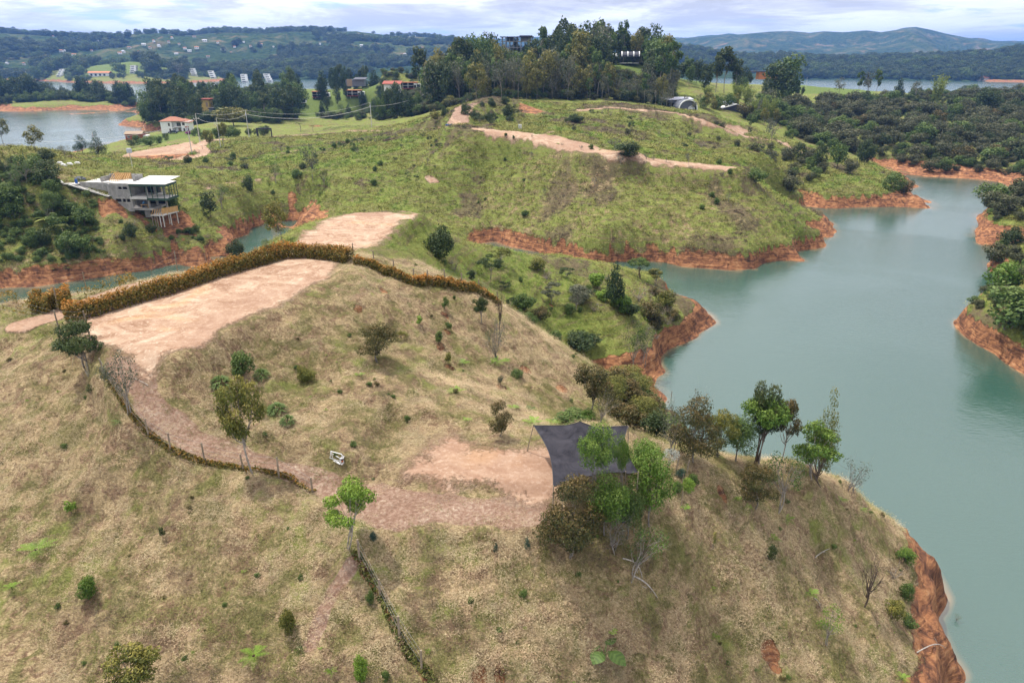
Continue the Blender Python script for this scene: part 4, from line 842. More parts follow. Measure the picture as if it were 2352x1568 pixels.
# ------------------------------------------------------------------ near trees and shrubs, one by one
NEAR = [
 # kind, u, v, height px, width px, label, options
 ('droop',205,858,128,118,'dark drooping tree beside the left end of the tall copper hedge',{}),
 ('sparse',297,952,150,92,'thin pale tree with bare side branch leaning over the lower fence',{'mat':'grey'}),
 ('open',579,1086,205,126,'olive tree with clustered crown and bent pale trunk by the fence',{'lean':(0,-.08)}),
 ('lime',798,1258,150,128,'bright lime green tree at the corner of the straw covered lane',{'lean':(.05,-.16)}),
 ('topball',1362,1205,215,98,'round glossy green tree growing up in front of the black shade net',{}),
 ('topball',1418,1190,185,46,'small round green tree against the middle of the shade net',{}),
 ('dense',1492,1208,158,104,'tall dense green tree just right of the shade net',{'mat':'bright'}),
 ('dense',1388,1228,130,112,'mid green tree below the front edge of the shade net',{'mat':'bright'}),
 ('dense',1440,1235,110,88,'smaller green tree between the net trees',{}),
 ('rust',1308,1280,168,158,'dark brownish tree shading the ground below the shade net',{'mat':'brown'}),
 ('twiggy',1412,1272,120,90,'tangle of grey twigs between the trees below the shade net',{}),
 ('broad',1478,1110,95,98,'leafy green tree behind the right corner of the shade net',{}),
 ('sparse',1452,1332,110,110,'small leaning tree with sparse light leaves below the net trees',{'lean':(0,.35)}),
 ('rust',868,833,92,104,'russet bushy tree alone on the straw slope under the hedged terrace',{'mat':'brown'}),
 ('spike',921,776,30,38,'round bristly shrub beside the russet tree',{}),
 ('ball',506,886,42,50,'round long leaved shrub, left of the three below the terrace',{}),
 ('bush',559,860,58,54,'loose green bush between two round shrubs below the terrace',{}),
 ('ball',600,868,38,40,'round shrub close against the loose green bush',{}),
 ('bush',704,876,42,40,'yellowish broad leaved shrub alone in the middle of the straw slope',{'mat':'olive'}),
 ('ball',636,945,34,46,'upper shrub of the touching pair above the fence',{}),
 ('ball',661,972,34,36,'lower shrub of the touching pair above the fence',{}),
 ('rust',1148,1004,82,54,'dark russet conical tree left of the shade net',{'mat':'brown'}),
 ('darkbush',1010,592,80,66,'large dark bush on the fresh green bank beyond the hedge',{}),
 ('fern',1008,546,30,40,'pale green fern growing over the large dark bush',{}),
 ('flat',1127,640,62,62,'dark flat topped tree with pale dead crown tips beyond the low hedge',{}),
 ('droop',1105,742,62,42,'small dark tree inside the bend of the low hedge',{'mat':'dark'}),
 ('bare',1148,768,115,34,'thin bare sapling trunk beside the small dark tree',{'mat':'grey'}),
 ('twiggy',1140,828,100,80,'grey leafless bush with ferns at its foot on the straw slope',{}),
 ('fern',1138,836,26,48,'fern clump at the foot of the grey leafless bush',{}),
 ('fern',1163,832,24,30,'smaller fern right of the fern clump under the grey bush',{}),
 ('sapling',1022,714,30,22,'young green sapling above a dug pit near the low hedge',{}),
 ('sapling',963,748,20,22,'small bright sapling in a dug pit beside the bristly shrub',{'mat':'lime'}),
 ('sapling',1031,762,24,16,'small dark sapling over a round dug pit',{}),
 ('sapling',1008,792,30,26,'leafy sapling over an oval pit in the middle of the slope',{}),
 ('sapling',1030,838,26,16,'thin sapling beside a pit left of a fern',{'mat':'olive'}),
 ('fern',1062,838,26,36,'fern in the centre of the straw slope below the saplings',{}),
 ('fern',1046,902,28,38,'fern below the centre of the straw slope',{}),
 ('sapling',1150,884,22,14,'tiny pale sapling over a dark pit',{'mat':'grey'}),
 ('bush',1188,868,22,32,'low round green bush under the large curved pit',{}),
 ('fern',1178,940,22,32,'left fern of the row above the shade net',{}),
 ('fern',1217,944,24,30,'dark fern in the row above the shade net',{'mat':'mid'}),
 ('fern',1222,975,26,46,'yellowish fern at the left rear corner of the shade net',{}),
 ('fern',1266,975,24,36,'yellowish fern behind the middle of the shade net',{}),
 ('fern',825,864,20,26,'pale fern below the russet bushy tree',{}),
 ('fern',1073,967,18,24,'small fern on the edge above the bare clay pad',{}),
 ('fern',84,1268,44,74,'large yellow green fern on the lower left slope',{}),
 ('bush',208,1372,52,40,'bright green bush on the lower left slope',{'mat':'bright'}),
 ('sapling',165,1182,32,30,'light green seedling on the left slope above the large fern',{'mat':'lime'}),
 ('sapling',375,1238,26,14,'small dark seedling in the middle of the left slope',{'mat':'dark'}),
 ('fern',28,1352,28,34,'yellowish fern near the left edge below the large fern',{}),
 ('bush',661,1455,64,38,'olive bush left of the eroded gully near the bottom',{'mat':'olive'}),
 ('fern',584,1512,44,60,'large fern near the bottom left of the gully',{}),
 ('fern',690,1494,24,26,'small dark fern between the olive bush and the gully',{'mat':'mid'}),
 ('fern',762,1546,26,32,'fern at the foot of the eroded gully',{}),
 ('bush',832,1560,56,36,'yellow green bush at the bottom beside the fence line',{'mat':'lime'}),
 ('bush',886,1562,22,20,'low green tuft at the bottom edge between bush and fence',{}),
 ('bush',850,1388,36,20,'narrow green bush left of the fence running downhill',{'mat':'mid'}),
 ('fir',858,1240,26,24,'round bluish conifer seedling beside the lane corner',{}),
 ('fir',1139,1268,26,16,'left bluish conifer seedling below the lane',{}),
 ('fir',1211,1262,36,18,'taller bluish conifer seedling left of the brownish tree',{}),
 ('monstera',1388,1504,40,62,'plant with three large split leaves near the bottom centre',{}),
 ('rosette',1406,1450,18,26,'small bright rosette above the large split leaves',{}),
 ('dracaena',1638,1262,42,26,'long leaved young plant tied to a stake on the right slope',{}),
 ('bush',1771,1284,36,24,'dark leafy shrub on the right slope',{'mat':'dark'}),
 ('open',325,1610,118,150,'broad crown with cream leaves cut by the bottom edge',{'mat':'olive'}),
 ('fern',1806,1196,22,36,'fern below the pale forked tree on the right slope',{}),
 ('fern',1774,1240,24,30,'fern above the dark leafy shrub on the right slope',{}),
 ('fern',1860,1366,24,40,'fern on the right slope above a fallen branch',{}),
 ('fern',1690,1148,18,26,'fern left of the dark russet tree on the ridge',{}),
 ('fern',1930,1150,16,26,'fern on the ridge near the small leaning tree',{}),
 ('fern',1716,1168,22,26,'fern under the dark russet tree on the ridge',{}),
 ('fern',1978,1172,16,24,'yellowish fern at the edge above the water',{}),
 ('fern',1640,1466,22,24,'green tuft near a pit on the lower right slope',{}),
 ('fern',2072,1560,24,34,'pale fern above the red bank at the bottom right',{}),
 ('rust',1735,1166,98,98,'dark russet tree on the right ridge in front of the lake',{'mat':'brown'}),
 ('sparse',1788,1172,140,104,'pale forked tree with light leaves on the right ridge',{'mat':'mid'}),
 ('lime',1862,1098,135,112,'bright green tree with several stems on the ridge above the lake',{'mat':'bright'}),
 ('bare',1884,1118,85,88,'thin leaning tree with few leaves right of the bright green tree',{'mat':'bright','lean':(0,.4)}),
 ('twiggy',1955,1136,92,70,'small leaning tree with dark leaves at the end of the ridge',{'mat':'grey','lean':(0,.12)}),
 ('parasol',1740,1064,165,118,'tall umbrella shaped tree standing against the lake',{}),
 ('open',1742,1066,182,84,'taller dark crowned tree behind the umbrella shaped tree',{'mat':'dark'}),
 ('open',1796,1062,138,78,'brown topped slender tree right of the umbrella tree',{'mat':'brown'}),
 ('spire',1880,1090,190,66,'pointed olive tree rising behind the bright green tree',{'mat':'olive'}),
 ('dense',1690,1060,108,88,'round green bush left of the umbrella tree on the ridge',{}),
 ('rust',1592,1062,140,120,'large brown leaved tree at the top of the ridge',{}),
 ('twiggy',1585,1040,150,96,'half bare grey tree above the large brown leaved tree',{}),
 ('rust',1650,1050,110,80,'brown topped tree between the large brown tree and the round bush',{'mat':'olive'}),
 ('twiggy',1540,1040,130,80,'thin pale stems at the left of the ridge trees',{}),
 ('open',1352,958,112,110,'leaning pale trunked tree above the shade net',{'mat':'brown','lean':(0,.22)}),
 ('sparse',1378,985,95,70,'second leaning trunk beside the pale trunked tree',{'mat':'brown','lean':(0,.15)}),
 ('rustbush',1422,962,56,70,'brown bush right of the leaning trees',{}),
 ('rustbush',1455,990,66,64,'dark brown bush behind the right rear corner of the net',{}),
 ('bush',1310,975,34,70,'low green bush against the rear of the shade net',{}),
 ('bush',1350,966,28,40,'low bright fern bush behind the net peak',{'mat':'bright'}),
 ('darkbush',1500,1000,60,60,'dark bush between the net and the ridge trees',{}),
 ('rustbush',1482,960,50,60,'reddish bush on the shore slope behind the net',{'mat':'dry'}),
 ('sparse',1535,1082,52,52,'pale flowering bush at the top of the garden plot',{'mat':'white'}),
 ('bare',1985,1394,118,86,'leafless dark tree on the lower right slope',{'mat':'dry'}),
 ('sparse',1900,1486,84,70,'half dead bush with yellow green top on the lower right slope',{'mat':'lime','lean':(0,.12)}),
 ('rustbush',2048,1418,48,48,'brown green bush near the red bank',{'mat':'olive'}),
 ('bush',2078,1375,40,36,'green bush right of the brown green bush near the bank',{}),
 ('bush',2078,1290,34,42,'bright green bush at the top of the red bank',{'mat':'bright'}),
 ('dead',2050,1330,50,50,'grey dry bush above the red bank',{}),
 ('bush',2085,1440,32,36,'low green shrub at the lip of the red bank',{}),
 ('twiggy',2196,1424,14,22,'twiggy shrub standing in the water off the red bank',{'mat':'mid'}),
 ('bush',1580,1130,34,34,'light green vine plant in the garden plot',{'mat':'lime'}),
 ('bush',1590,1112,26,26,'dark green crop plant at the right of the garden plot',{}),
 ('bush',1562,1098,24,24,'bluish leek bed in the garden plot',{'mat':'blue'}),
 ('bush',1556,1128,24,26,'green crop plant at the left of the garden plot',{}),
 ('rosette',1572,1164,14,28,'large leaved plant at the foot of the garden plot',{'mat':'bright'}),
 ('fern',275,972,20,34,'green fern beside the trunk of the thin pale tree',{'mat':'mid'}),
 ('sapling',209,906,24,16,'small dark seedling left of the thin pale tree',{'mat':'dark'}),
 ('fern',496,905,14,26,'fern under the left round shrub',{}),
 # far side of the near hill: the fresh green slope and its shore
 ('pine',1410,706,112,56,'tall dark conifer on the green slope above the lake',{}),
 ('limebush',1372,660,40,50,'yellow green bush left of the tall dark conifer',{}),
 ('limebush',1385,690,30,40,'lower yellow green bush beside the tall dark conifer',{}),
 ('parasol',1469,640,50,58,'small umbrella shaped tree on the ridge above the inlet',{'mat':'mid'}),
 ('open',1505,655,36,42,'thin tree right of the small umbrella tree at the inlet',{}),
 ('bush',1428,716,44,50,'bright leaved bush at the foot of the tall dark conifer',{'mat':'bright'}),
 ('dead',1465,690,44,64,'grey leafless bush right of the dark conifer',{}),
 ('darkbush',1445,725,44,50,'dark bush below the grey leafless bush',{}),
 ('rustbush',1500,735,52,62,'brown bush near the crest of the eroded point',{'mat':'brown'}),
 ('bush',1528,710,48,50,'olive bush on the tip above the eroded point',{'mat':'olive'}),
 ('sparse',1452,862,130,60,'tall thin tree at the water edge of the green slope',{'mat':'mid'}),
 ('sparse',1480,840,90,50,'second thin tree at the water edge',{'mat':'grey'}),
 ('darkbush',1335,800,40,80,'dark spreading bush just over the near ridge',{'mat':'dark'}),
 ('flat',1265,700,56,56,'grey stemmed tree in the middle of the green slope',{'mat':'grey'}),
 ('sparse',1325,712,40,40,'pale stick tree on the green slope',{'mat':'grey'}),
 ('darkbush',1205,712,44,50,'dark bush over the end of the low hedge',{'mat':'mid'}),
 ('rustbush',1240,735,36,46,'reddish brown bush beyond the end of the low hedge',{}),
 ('bush',1330,690,40,60,'grey green bush in the middle of the green slope',{'mat':'grey'}),
 ('darkbush',1082,640,22,20,'small round dark shrub beyond the low hedge',{}),
 ('flat',1150,610,44,54,'dark bush left of the small bare platform',{'mat':'olive'}),
 ('bush',1235,620,30,40,'olive bush below the small bare platform',{'mat':'olive'}),
 ('darkbush',540,590,44,42,'dark ragged tree between the hedge and the pond bank',{}),
 ('sparse',620,590,46,40,'grey branched shrub at the pond behind the hedge',{'mat':'mid'}),
 ('goldtree',642,560,92,74,'yellow green tree standing in front of the small pond',{}),
]
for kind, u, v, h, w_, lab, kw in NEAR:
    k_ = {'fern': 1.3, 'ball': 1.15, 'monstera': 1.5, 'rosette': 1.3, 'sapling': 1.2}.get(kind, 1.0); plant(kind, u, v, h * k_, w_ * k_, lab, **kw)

# ------------------------------------------------------------------ hedges
def hedge(name, label, line, height, width, n, mat, seed, young=.6, parts=True):
    """a clipped hedge following ground points line [(u, v)...]"""
    r = np.random.default_rng(seed); pts = np.array([hit(u, v) for u, v in line]); sg = np.linalg.norm(np.diff(pts[:, :2], axis=0), axis=1); cum = np.concatenate([[0], np.cumsum(sg)])
    s = r.uniform(0, cum[-1], n); x, y = np.interp(s, cum, pts[:, 0]), np.interp(s, cum, pts[:, 1])
    k = np.clip(np.searchsorted(cum, s) - 1, 0, len(sg) - 1); d = unit((pts[1:, :2] - pts[:-1, :2])[k]); nx, ny = -d[:, 1], d[:, 0]
    a = r.uniform(0, math.pi, n); lump = 1 + .10 * np.sin(s * 1.3 + seed) * np.sin(s * .43 + 1) + .05 * np.sin(s * 4.1)
    rr = (.35 + .7 * r.uniform(0, 1, n) ** .45) * lump; off = np.cos(a) * width / 2 * rr; hh = np.sin(a) ** .6 * height * rr * r.uniform(.25, 1, n) ** .35
    x += nx * off; y += ny * off; z = grid_z(x, y) + hh
    nrm = np.stack([nx * np.cos(a), ny * np.cos(a), np.sin(a) + .2], 1)
    v, f, c = leaves(np.stack([x, y, z], 1), nrm  , .24, .11, young * sstep(hh, height * .45, height * 1.05) * (.5 + r.uniform(0, .9, n)) * (.55 + .5 * np.sin(s * .31 + seed) ** 2), .75, .1, r.uniform(.1, .9, n))
    o = link(bpy.data.objects.new(name, mesh_np(name, v, [f], [L[mat]], False, {'tint': c})))
    return tag(o, label, 'hedge')
hedge('hedge', 'tall clipped copper leaved hedge along the long clay terrace', [(150,738),(200,727),(300,697),(400,668),(500,635),(600,603),(655,588),(700,589),(760,594),(805,601)], 1.5, 1.4, 20000, 'copper', 1, .8)
hedge('hedge', 'low copper hedge curving over the straw slope to the right of the terrace', [(818,607),(870,622),(925,645),(960,657),(990,652),(1030,660),(1080,668),(1120,685),(1148,705)], .95, 1.0, 9500, 'copper', 2, .9)
hedge('hedge', 'bushy copper hedge on the left of the lane end', [(78,712),(100,713),(135,708),(168,700)], 1.8, 2.0, 3600, 'copper', 3, .9)
hedge('hedge', 'copper hedge along the far side of the lane', [(182,690),(230,672),(290,655),(340,640),(420,622),(500,605)], 1.3, 1.4, 4500, 'copper', 4, .5)
hedge('hedge', 'brownish hedge at the left edge beside the lane', [(-20,702),(20,712),(60,722),(80,728)], 1.4, 1.8, 2600, 'copper', 5, .5)
hedge('hedge', 'thin weedy hedge along the lower fence beside the straw lane', [(232,848),(262,890),(300,950),(345,1000),(395,1037),(450,1058),(520,1072),(600,1082),(660,1096),(722,1132)], .30, .42, 1500, 'copper', 6, .45)
hedge('hedge', 'weedy strip along the fence running down to the bottom edge', [(815,1268),(840,1310),(872,1370),(900,1425),(925,1480),(960,1525),(1000,1568)], .22, .45, 700, 'olive', 7, .3)
hedge('hedge', 'dark green hedge along the road beyond the meadow', [(742,299),(780,297),(830,296),(862,293)], 1.3, 2.5, 1800, 'mid', 8, .1)
hedge('hedge', 'trimmed yellow green hedge on the lawn right of the forest', [(2590/1.7415,232),(1530,231),(1560,229),(1600,226)], 1.5, 2.2, 1600, 'lime', 9, .2)

# ------------------------------------------------------------------ boxes, bars and tubes for made things
class MB:
    def __init__(s): s.v = []; s.f = []
    def raw(s, v, f): n = len(s.v); s.v += [tuple(map(float, q)) for q in v]; s.f += [tuple(n + i for i in q) for q in f]; return s
    def box(s, x0, x1, y0, y1, z0, z1):
        v = [(x, y, z) for z in (z0, z1) for y in (y0, y1) for x in (x0, x1)]
        return s.raw(v, [(0,2,3,1),(4,5,7,6),(0,1,5,4),(1,3,7,5),(3,2,6,7),(2,0,4,6)])
    def bar(s, a, b, wd, k=4, w2=None):
        a, b = Vector(a), Vector(b); d = (b - a).normalized(); ref = Vector((0, 0, 1)) if abs(d.z) < .9 else Vector((1, 0, 0)); p = d.cross(ref).normalized(); q = d.cross(p)
        w2 = wd if w2 is None else w2; v = []
        for c, r in ((a, wd / 2), (b, w2 / 2)):
            r *= 1.414 if k == 4 else 1
            for i in range(k): t = (i + .5) / k * 2 * math.pi; v.append(c + p * math.cos(t) * r + q * math.sin(t) * r)
        f = [(i, (i + 1) % k, k + (i + 1) % k, k + i) for i in range(k)] + [tuple(range(k))[::-1], tuple(range(k, 2 * k))]
        return s.raw(v, f)
    def sheet(s, q, t=.04):
        q = [Vector(p) for p in q]; n = (q[1] - q[0]).cross(q[2] - q[0]).normalized() * t; k = len(q)
        return s.raw(list(q) + [p + n for p in q], [tuple(range(k))[::-1], tuple(range(k, 2 * k))] + [(i, (i + 1) % k, k + (i + 1) % k, k + i) for i in range(k)])
    def build(s, name, mat, parent=None, label=None):
        me = bpy.data.meshes.new(name); me.from_pydata(s.v, [], s.f); me.validate(); me.update()
        bm = bmesh.new(); bm.from_mesh(me); bmesh.ops.recalc_face_normals(bm, faces=bm.faces); bm.to_mesh(me); bm.free()
        me.materials.append(mat); o = link(bpy.data.objects.new(name, me), parent)
        if label: o['label'] = label
        return o
def empty(name, p, rz=0, label=None, cat=None, group=None):
    o = link(bpy.data.objects.new(name, None)); o.location = p; o.rotation_euler = (0, 0, rz); return tag(o, label, cat, group)
def plain(name, c1, c2=None, rough=.8, scale=1.5, bump=.15, spec=.3, metal=0, coords='Object'):
    m, t, b = material(name); co = t.new('ShaderNodeTexCoord').outputs[coords]; c2 = c2 or tuple(x * .72 for x in c1)
    n = t.math('MULTIPLY_ADD', t.noise(co, scale, 5, .65, .5), .7, t.math('MULTIPLY', t.noise(co, scale * 9, 3, .6), .3))
    t.put(b.inputs['Base Color'], t.ramp(n, [(.34, c2), (.62, c1)])); b.inputs['Roughness'].default_value = rough; b.inputs['Specular IOR Level'].default_value = spec; b.inputs['Metallic'].default_value = metal
    if bump: t.put(b.inputs['Normal'], t.bump(n, bump, .03))
    return m
def copy_tree(o, parent=None):
    c = o.copy(); C.objects.link(c)
    if parent is not None: c.parent = parent
    for ch in list(o.children): copy_tree(ch, c)
    return c
M = dict(wood=plain('post_wood', (.30, .24, .17), (.15, .115, .08)), newwood=plain('new_timber', (.58, .36, .15), (.42, .24, .09)), wire=plain('wire', (.30, .30, .29), rough=.5, bump=0),
    white=plain('white_paint', (.80, .80, .78), (.66, .66, .64)), whitemetal=plain('white_metal', (.82, .82, .80), (.70, .70, .68), .4, bump=0), black=plain('black_plastic', (.03, .03, .035), rough=.4, bump=0), orange=plain('orange_plastic', (.62, .14, .03), rough=.4, bump=0),
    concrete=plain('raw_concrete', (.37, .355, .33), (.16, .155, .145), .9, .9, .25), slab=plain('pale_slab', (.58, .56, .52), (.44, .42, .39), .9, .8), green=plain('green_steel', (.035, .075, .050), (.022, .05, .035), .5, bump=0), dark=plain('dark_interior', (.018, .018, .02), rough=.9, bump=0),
    glass=plain('window_glass', (.03, .04, .05), rough=.08, bump=0, spec=.8), roofwhite=plain('pale_roof', (.56, .56, .64), (.44, .44, .51), .6), tile=plain('roof_tile', (.36, .15, .09), (.20, .085, .055), .85, 3.), brick=plain('red_brick', (.30, .10, .06), (.20, .07, .045), .9, 3.),
    yellow=plain('yellow_render', (.60, .42, .12)), orangeroof=plain('orange_roof', (.50, .19, .08), (.38, .14, .06)), darkroof=plain('dark_roof', (.045, .045, .06), (.03, .03, .04), .5), grey=plain('grey_render', (.16, .17, .20), (.11, .12, .14)), deck=plain('red_deck', (.30, .075, .045), (.20, .05, .03)),
    pole=plain('concrete_pole', (.55, .54, .50), (.42, .41, .38)), blue=plain('blue_plastic', (.02, .10, .38), rough=.4, bump=0), tarp=plain('tarpaulin', (.05, .06, .10), (.03, .035, .05), .5, 2, .6), sack=plain('white_sack', (.66, .65, .62), (.48, .47, .45), .8, 3, .4), plank=plain('old_plank', (.36, .27, .19), (.22, .16, .11), .9, 3),
    rubble=plain('rubble_stone', (.40, .36, .31), (.25, .22, .19)), skin=plain('skin', (.30, .17, .11), bump=0), shirt=plain('blue_shirt', (.10, .28, .55), bump=0), trousers=plain('dark_trousers', (.04, .045, .06), bump=0), purple=plain('dark_car_paint', (.03, .035, .06), rough=.25, bump=0, spec=.6), log=plain('dry_branch', (.42, .38, .33), (.22, .19, .16), .9, 4))

# ------------------------------------------------------------------ fences
def fence(label, posts, height, wires=3, wire_r=.014, pr=.065, group=None):
    """posts stand at ground points [(u, v)...]; wires run from post to post"""
    ps = [hit(u, v) for u, v in posts]; root = empty('wire_fence', ps[0], 0, label, 'fence', group); tops = []
    for p in ps:
        q = Vector(p) - Vector(ps[0]); h = height * random.uniform(.88, 1.08); ln = Vector((random.uniform(-.05, .05), random.uniform(-.05, .05), 0))
        MB().bar(q - Vector((0, 0, .2)), q + Vector((0, 0, h)) + ln, pr * 2, 6, pr * 1.7).build('post', M['wood'], root); tops.append((q, h, ln))
    if wires:
        m = MB()
        for (a, ha, la), (b, hb, lb) in zip(tops[:-1], tops[1:]):
            for k in range(wires):
                f = .35 + .6 * k / max(1, wires - 1); m.bar(a + Vector((0, 0, ha * f)) + la * f, b + Vector((0, 0, hb * f)) + lb * f, wire_r, 3)
        m.build('wire', M['wire'], root)
    return root
fence('wooden post fence along the lower edge of the straw lane', [(240,862),(296,948),(342,1002),(392,1036),(470,1060),(560,1080),(641,1096),(718,1134)], 1.35)
fence('post fence running downhill to the bottom edge', [(826,1285),(873,1370),(917,1462),(968,1538)], 1.3)
fence('wire fence above the lake behind the lane hedge', [(135,712),(200,672),(270,655),(350,640),(408,625),(474,605)], 2.1)
fence('wire fence at the open end of the lane by the left hedge', [(-30,716),(137,762),(206,772)], 2.0, 4)
fence('thin post fence beside the low copper hedge', [(812,592),(860,612),(905,630),(950,648),(982,652),(1022,652),(1060,662),(1100,672),(1142,690)], 1.5, 2)
fence('row of short posts along the bank of the pink clay plateau', [(258,372),(300,367),(340,366),(372,365),(405,364),(435,362),(458,352),(465,343)], 1.5, 1, .03, .09)
fence('posts along the dirt road beyond the meadow', [(560,322),(620,316),(690,313),(760,309),(830,305),(900,301)], 1.4, 1, .03, .08)
def loose(name, cat, label, u, v, u1, v1, wdt, mat='wood', group=None, height=None):
    p = hit(u, v); h = height or px(abs(v1 - v), p); o = empty(name, p, 0, label, cat, group)
    MB().bar((0, 0, -.15), (px(u1 - u, p), 0, h), wdt, 6).build('shaft', M[mat], o); return o
for u, v, u1, v1, l in ((1553,1082,1556,1046,'left dark post of the garden gate'),(1577,1086,1580,1052,'right dark post of the garden gate'),(1565,1118,1567,1082,'pale stake in the middle of the garden plot'),(1564,1162,1565,1122,'white stake at the foot of the garden plot'),(1634,1264,1635,1244,'thin pale stake beside the long leaved young plant'),(1542,912,1542,896,'wooden post standing in the water near the orange shore')):
    loose('stake', 'post', l, u, v, u1, v1, .09 if 'dark' in l or 'water' in l else .05, 'wood')

# ------------------------------------------------------------------ shade net on poles
def shade_net():
    root_p = hit(1330, 1075); zt = root_p.z
    def top(u, v, h): x, y = G(u, v, zt + h); return Vector((x, y, zt + h))
    c = dict(a=top(1226, 976, 2.1), m=top(1333, 975, 2.35), b=top(1443, 979, 2.2), r=top(1466, 1084, 1.9), d=top(1437, 1084, 1.6), e=top(1271, 1117, 1.9))
    root = empty('shade_net', root_p, 0, 'black mesh shade net stretched on poles beside the clay pad', 'shade net'); R0 = Vector(root_p)
    m, t, b = material('black_mesh_cloth'); co = t.new('ShaderNodeTexCoord').outputs['Object']; n = t.noise(co, .8, 5, .65, .8); wv_ = t.noise(co, 55, 2, .7)
    t.put(b.inputs['Base Color'], t.ramp(n, [(.3, (.012, .012, .016)), (.7, (.050, .047, .056))])); b.inputs['Roughness'].default_value = .8; b.inputs['Specular IOR Level'].default_value = .08
    tr = t.new('ShaderNodeBsdfTransparent'); mx = t.new('ShaderNodeMixShader'); t.put(mx.inputs[0], t.step(wv_, .16, .36)); t.l.new(tr.outputs[0], mx.inputs[1]); t.l.new(b.outputs[0], mx.inputs[2]); t.l.new(mx.outputs[0], t.n['Material Output'].inputs[0])
    N = 26; S = []; 
    for i in range(N + 1):
        for j in range(N + 1):
            s, q = i / N, j / N                                         # s along the rear edge, q front to rear
            rear = c['a'].lerp(c['m'], s * 2) if s < .5 else c['m'].lerp(c['b'], s * 2 - 1); front = c['e'].lerp(c['d'], s)
            p = front.lerp(rear, q); e = 4 * q * (1 - q); f = 4 * s * (1 - s)
            cx_ = (c['a'] + c['b'] + c['d'] + c['e']) / 4; pull = .16 * (e * (1 - f) * (1 - .2 * s) + f * (1 - e) * .9 * (1 - q))
            p = p.lerp(cx_, pull * .9); p.z -= .42 * e * f + .10 * f * abs(math.sin(s * math.pi * 2)) * (q > .8) * 1; p.z += .22 * max(0, 1 - abs(s - .5) * 7) * q ** 3
            p.z += .03 * math.sin(9 * s + 5 * q); S.append(p - R0)
    f = [(i * (N + 1) + j, (i + 1) * (N + 1) + j, (i + 1) * (N + 1) + j + 1, i * (N + 1) + j + 1) for i in range(N) for j in range(N)]
    net = MB().raw(S, f).build('net', m, root)
    for pl in net.data.polygons: pl.use_smooth = True
    K = 8; T = []                                                      # small triangular wing at the right
    a0, a1, a2 = c['b'].lerp(c['d'], .62), c['r'], c['d']
    for i in range(K + 1):
        for j in range(K + 1):
            p = a0.lerp(a1, i / K).lerp(a2.lerp(a1, i / K), j / K); p.z -= .12 * math.sin(i / K * 3.1) * math.sin(j / K * 3.1) + .1 * (j / K) * (1 - i / K); T.append(p - R0)
    w_ = MB().raw(T, [(i * (K + 1) + j, (i + 1) * (K + 1) + j, (i + 1) * (K + 1) + j + 1, i * (K + 1) + j + 1) for i in range(K) for j in range(K)]).build('net_wing', m, root)
    for k, q in c.items():
        if k == 'd': foot = Vector((q.x + .1, q.y, zat(q.x, q.y)))
        else: foot = Vector((q.x + {'a': -.45, 'b': .15}.get(k, 0), q.y + (.2 if k in 'amb' else -.1), 0)); foot.z = zat(foot.x, foot.y)
        MB().bar(foot - R0 - Vector((0, 0, .2)), q - R0 + Vector((0, 0, .06)), .07, 6, .06).build('pole', M['wood'], root)
    ed = MB()
    for i in range(N):
        for (x, y) in (((i, 0), (i + 1, 0)), ((i, N), (i + 1, N)), ((0, i), (0, i + 1)), ((N, i), (N, i + 1))):
            ed.bar(S[x[0] * (N + 1) + x[1]], S[y[0] * (N + 1) + y[1]], .035, 4)
    ed.build('hem', M['black'], root)
    tp = empty('tarpaulin', c['d'] + Vector((.1, -.35, -.85)), .4, 'crumpled dark tarpaulin under the right front corner of the net', 'tarpaulin')
    bm = bmesh.new(); bmesh.ops.create_icosphere(bm, subdivisions=3, radius=.45)
    for v in bm.verts: v.co *= 1 + .35 * float(fbm(np.array([v.co.x * 5]), np.array([v.co.y * 5 + v.co.z * 4]), 3, 3)[0]); v.co.z *= .8
    me = bpy.data.meshes.new('sheet'); bm.to_mesh(me); bm.free(); me.materials.append(M['tarp']); link(bpy.data.objects.new('sheet', me), tp)
    q = tp.location; tp.location.z = zat(q.x, q.y) + .2
shade_net()

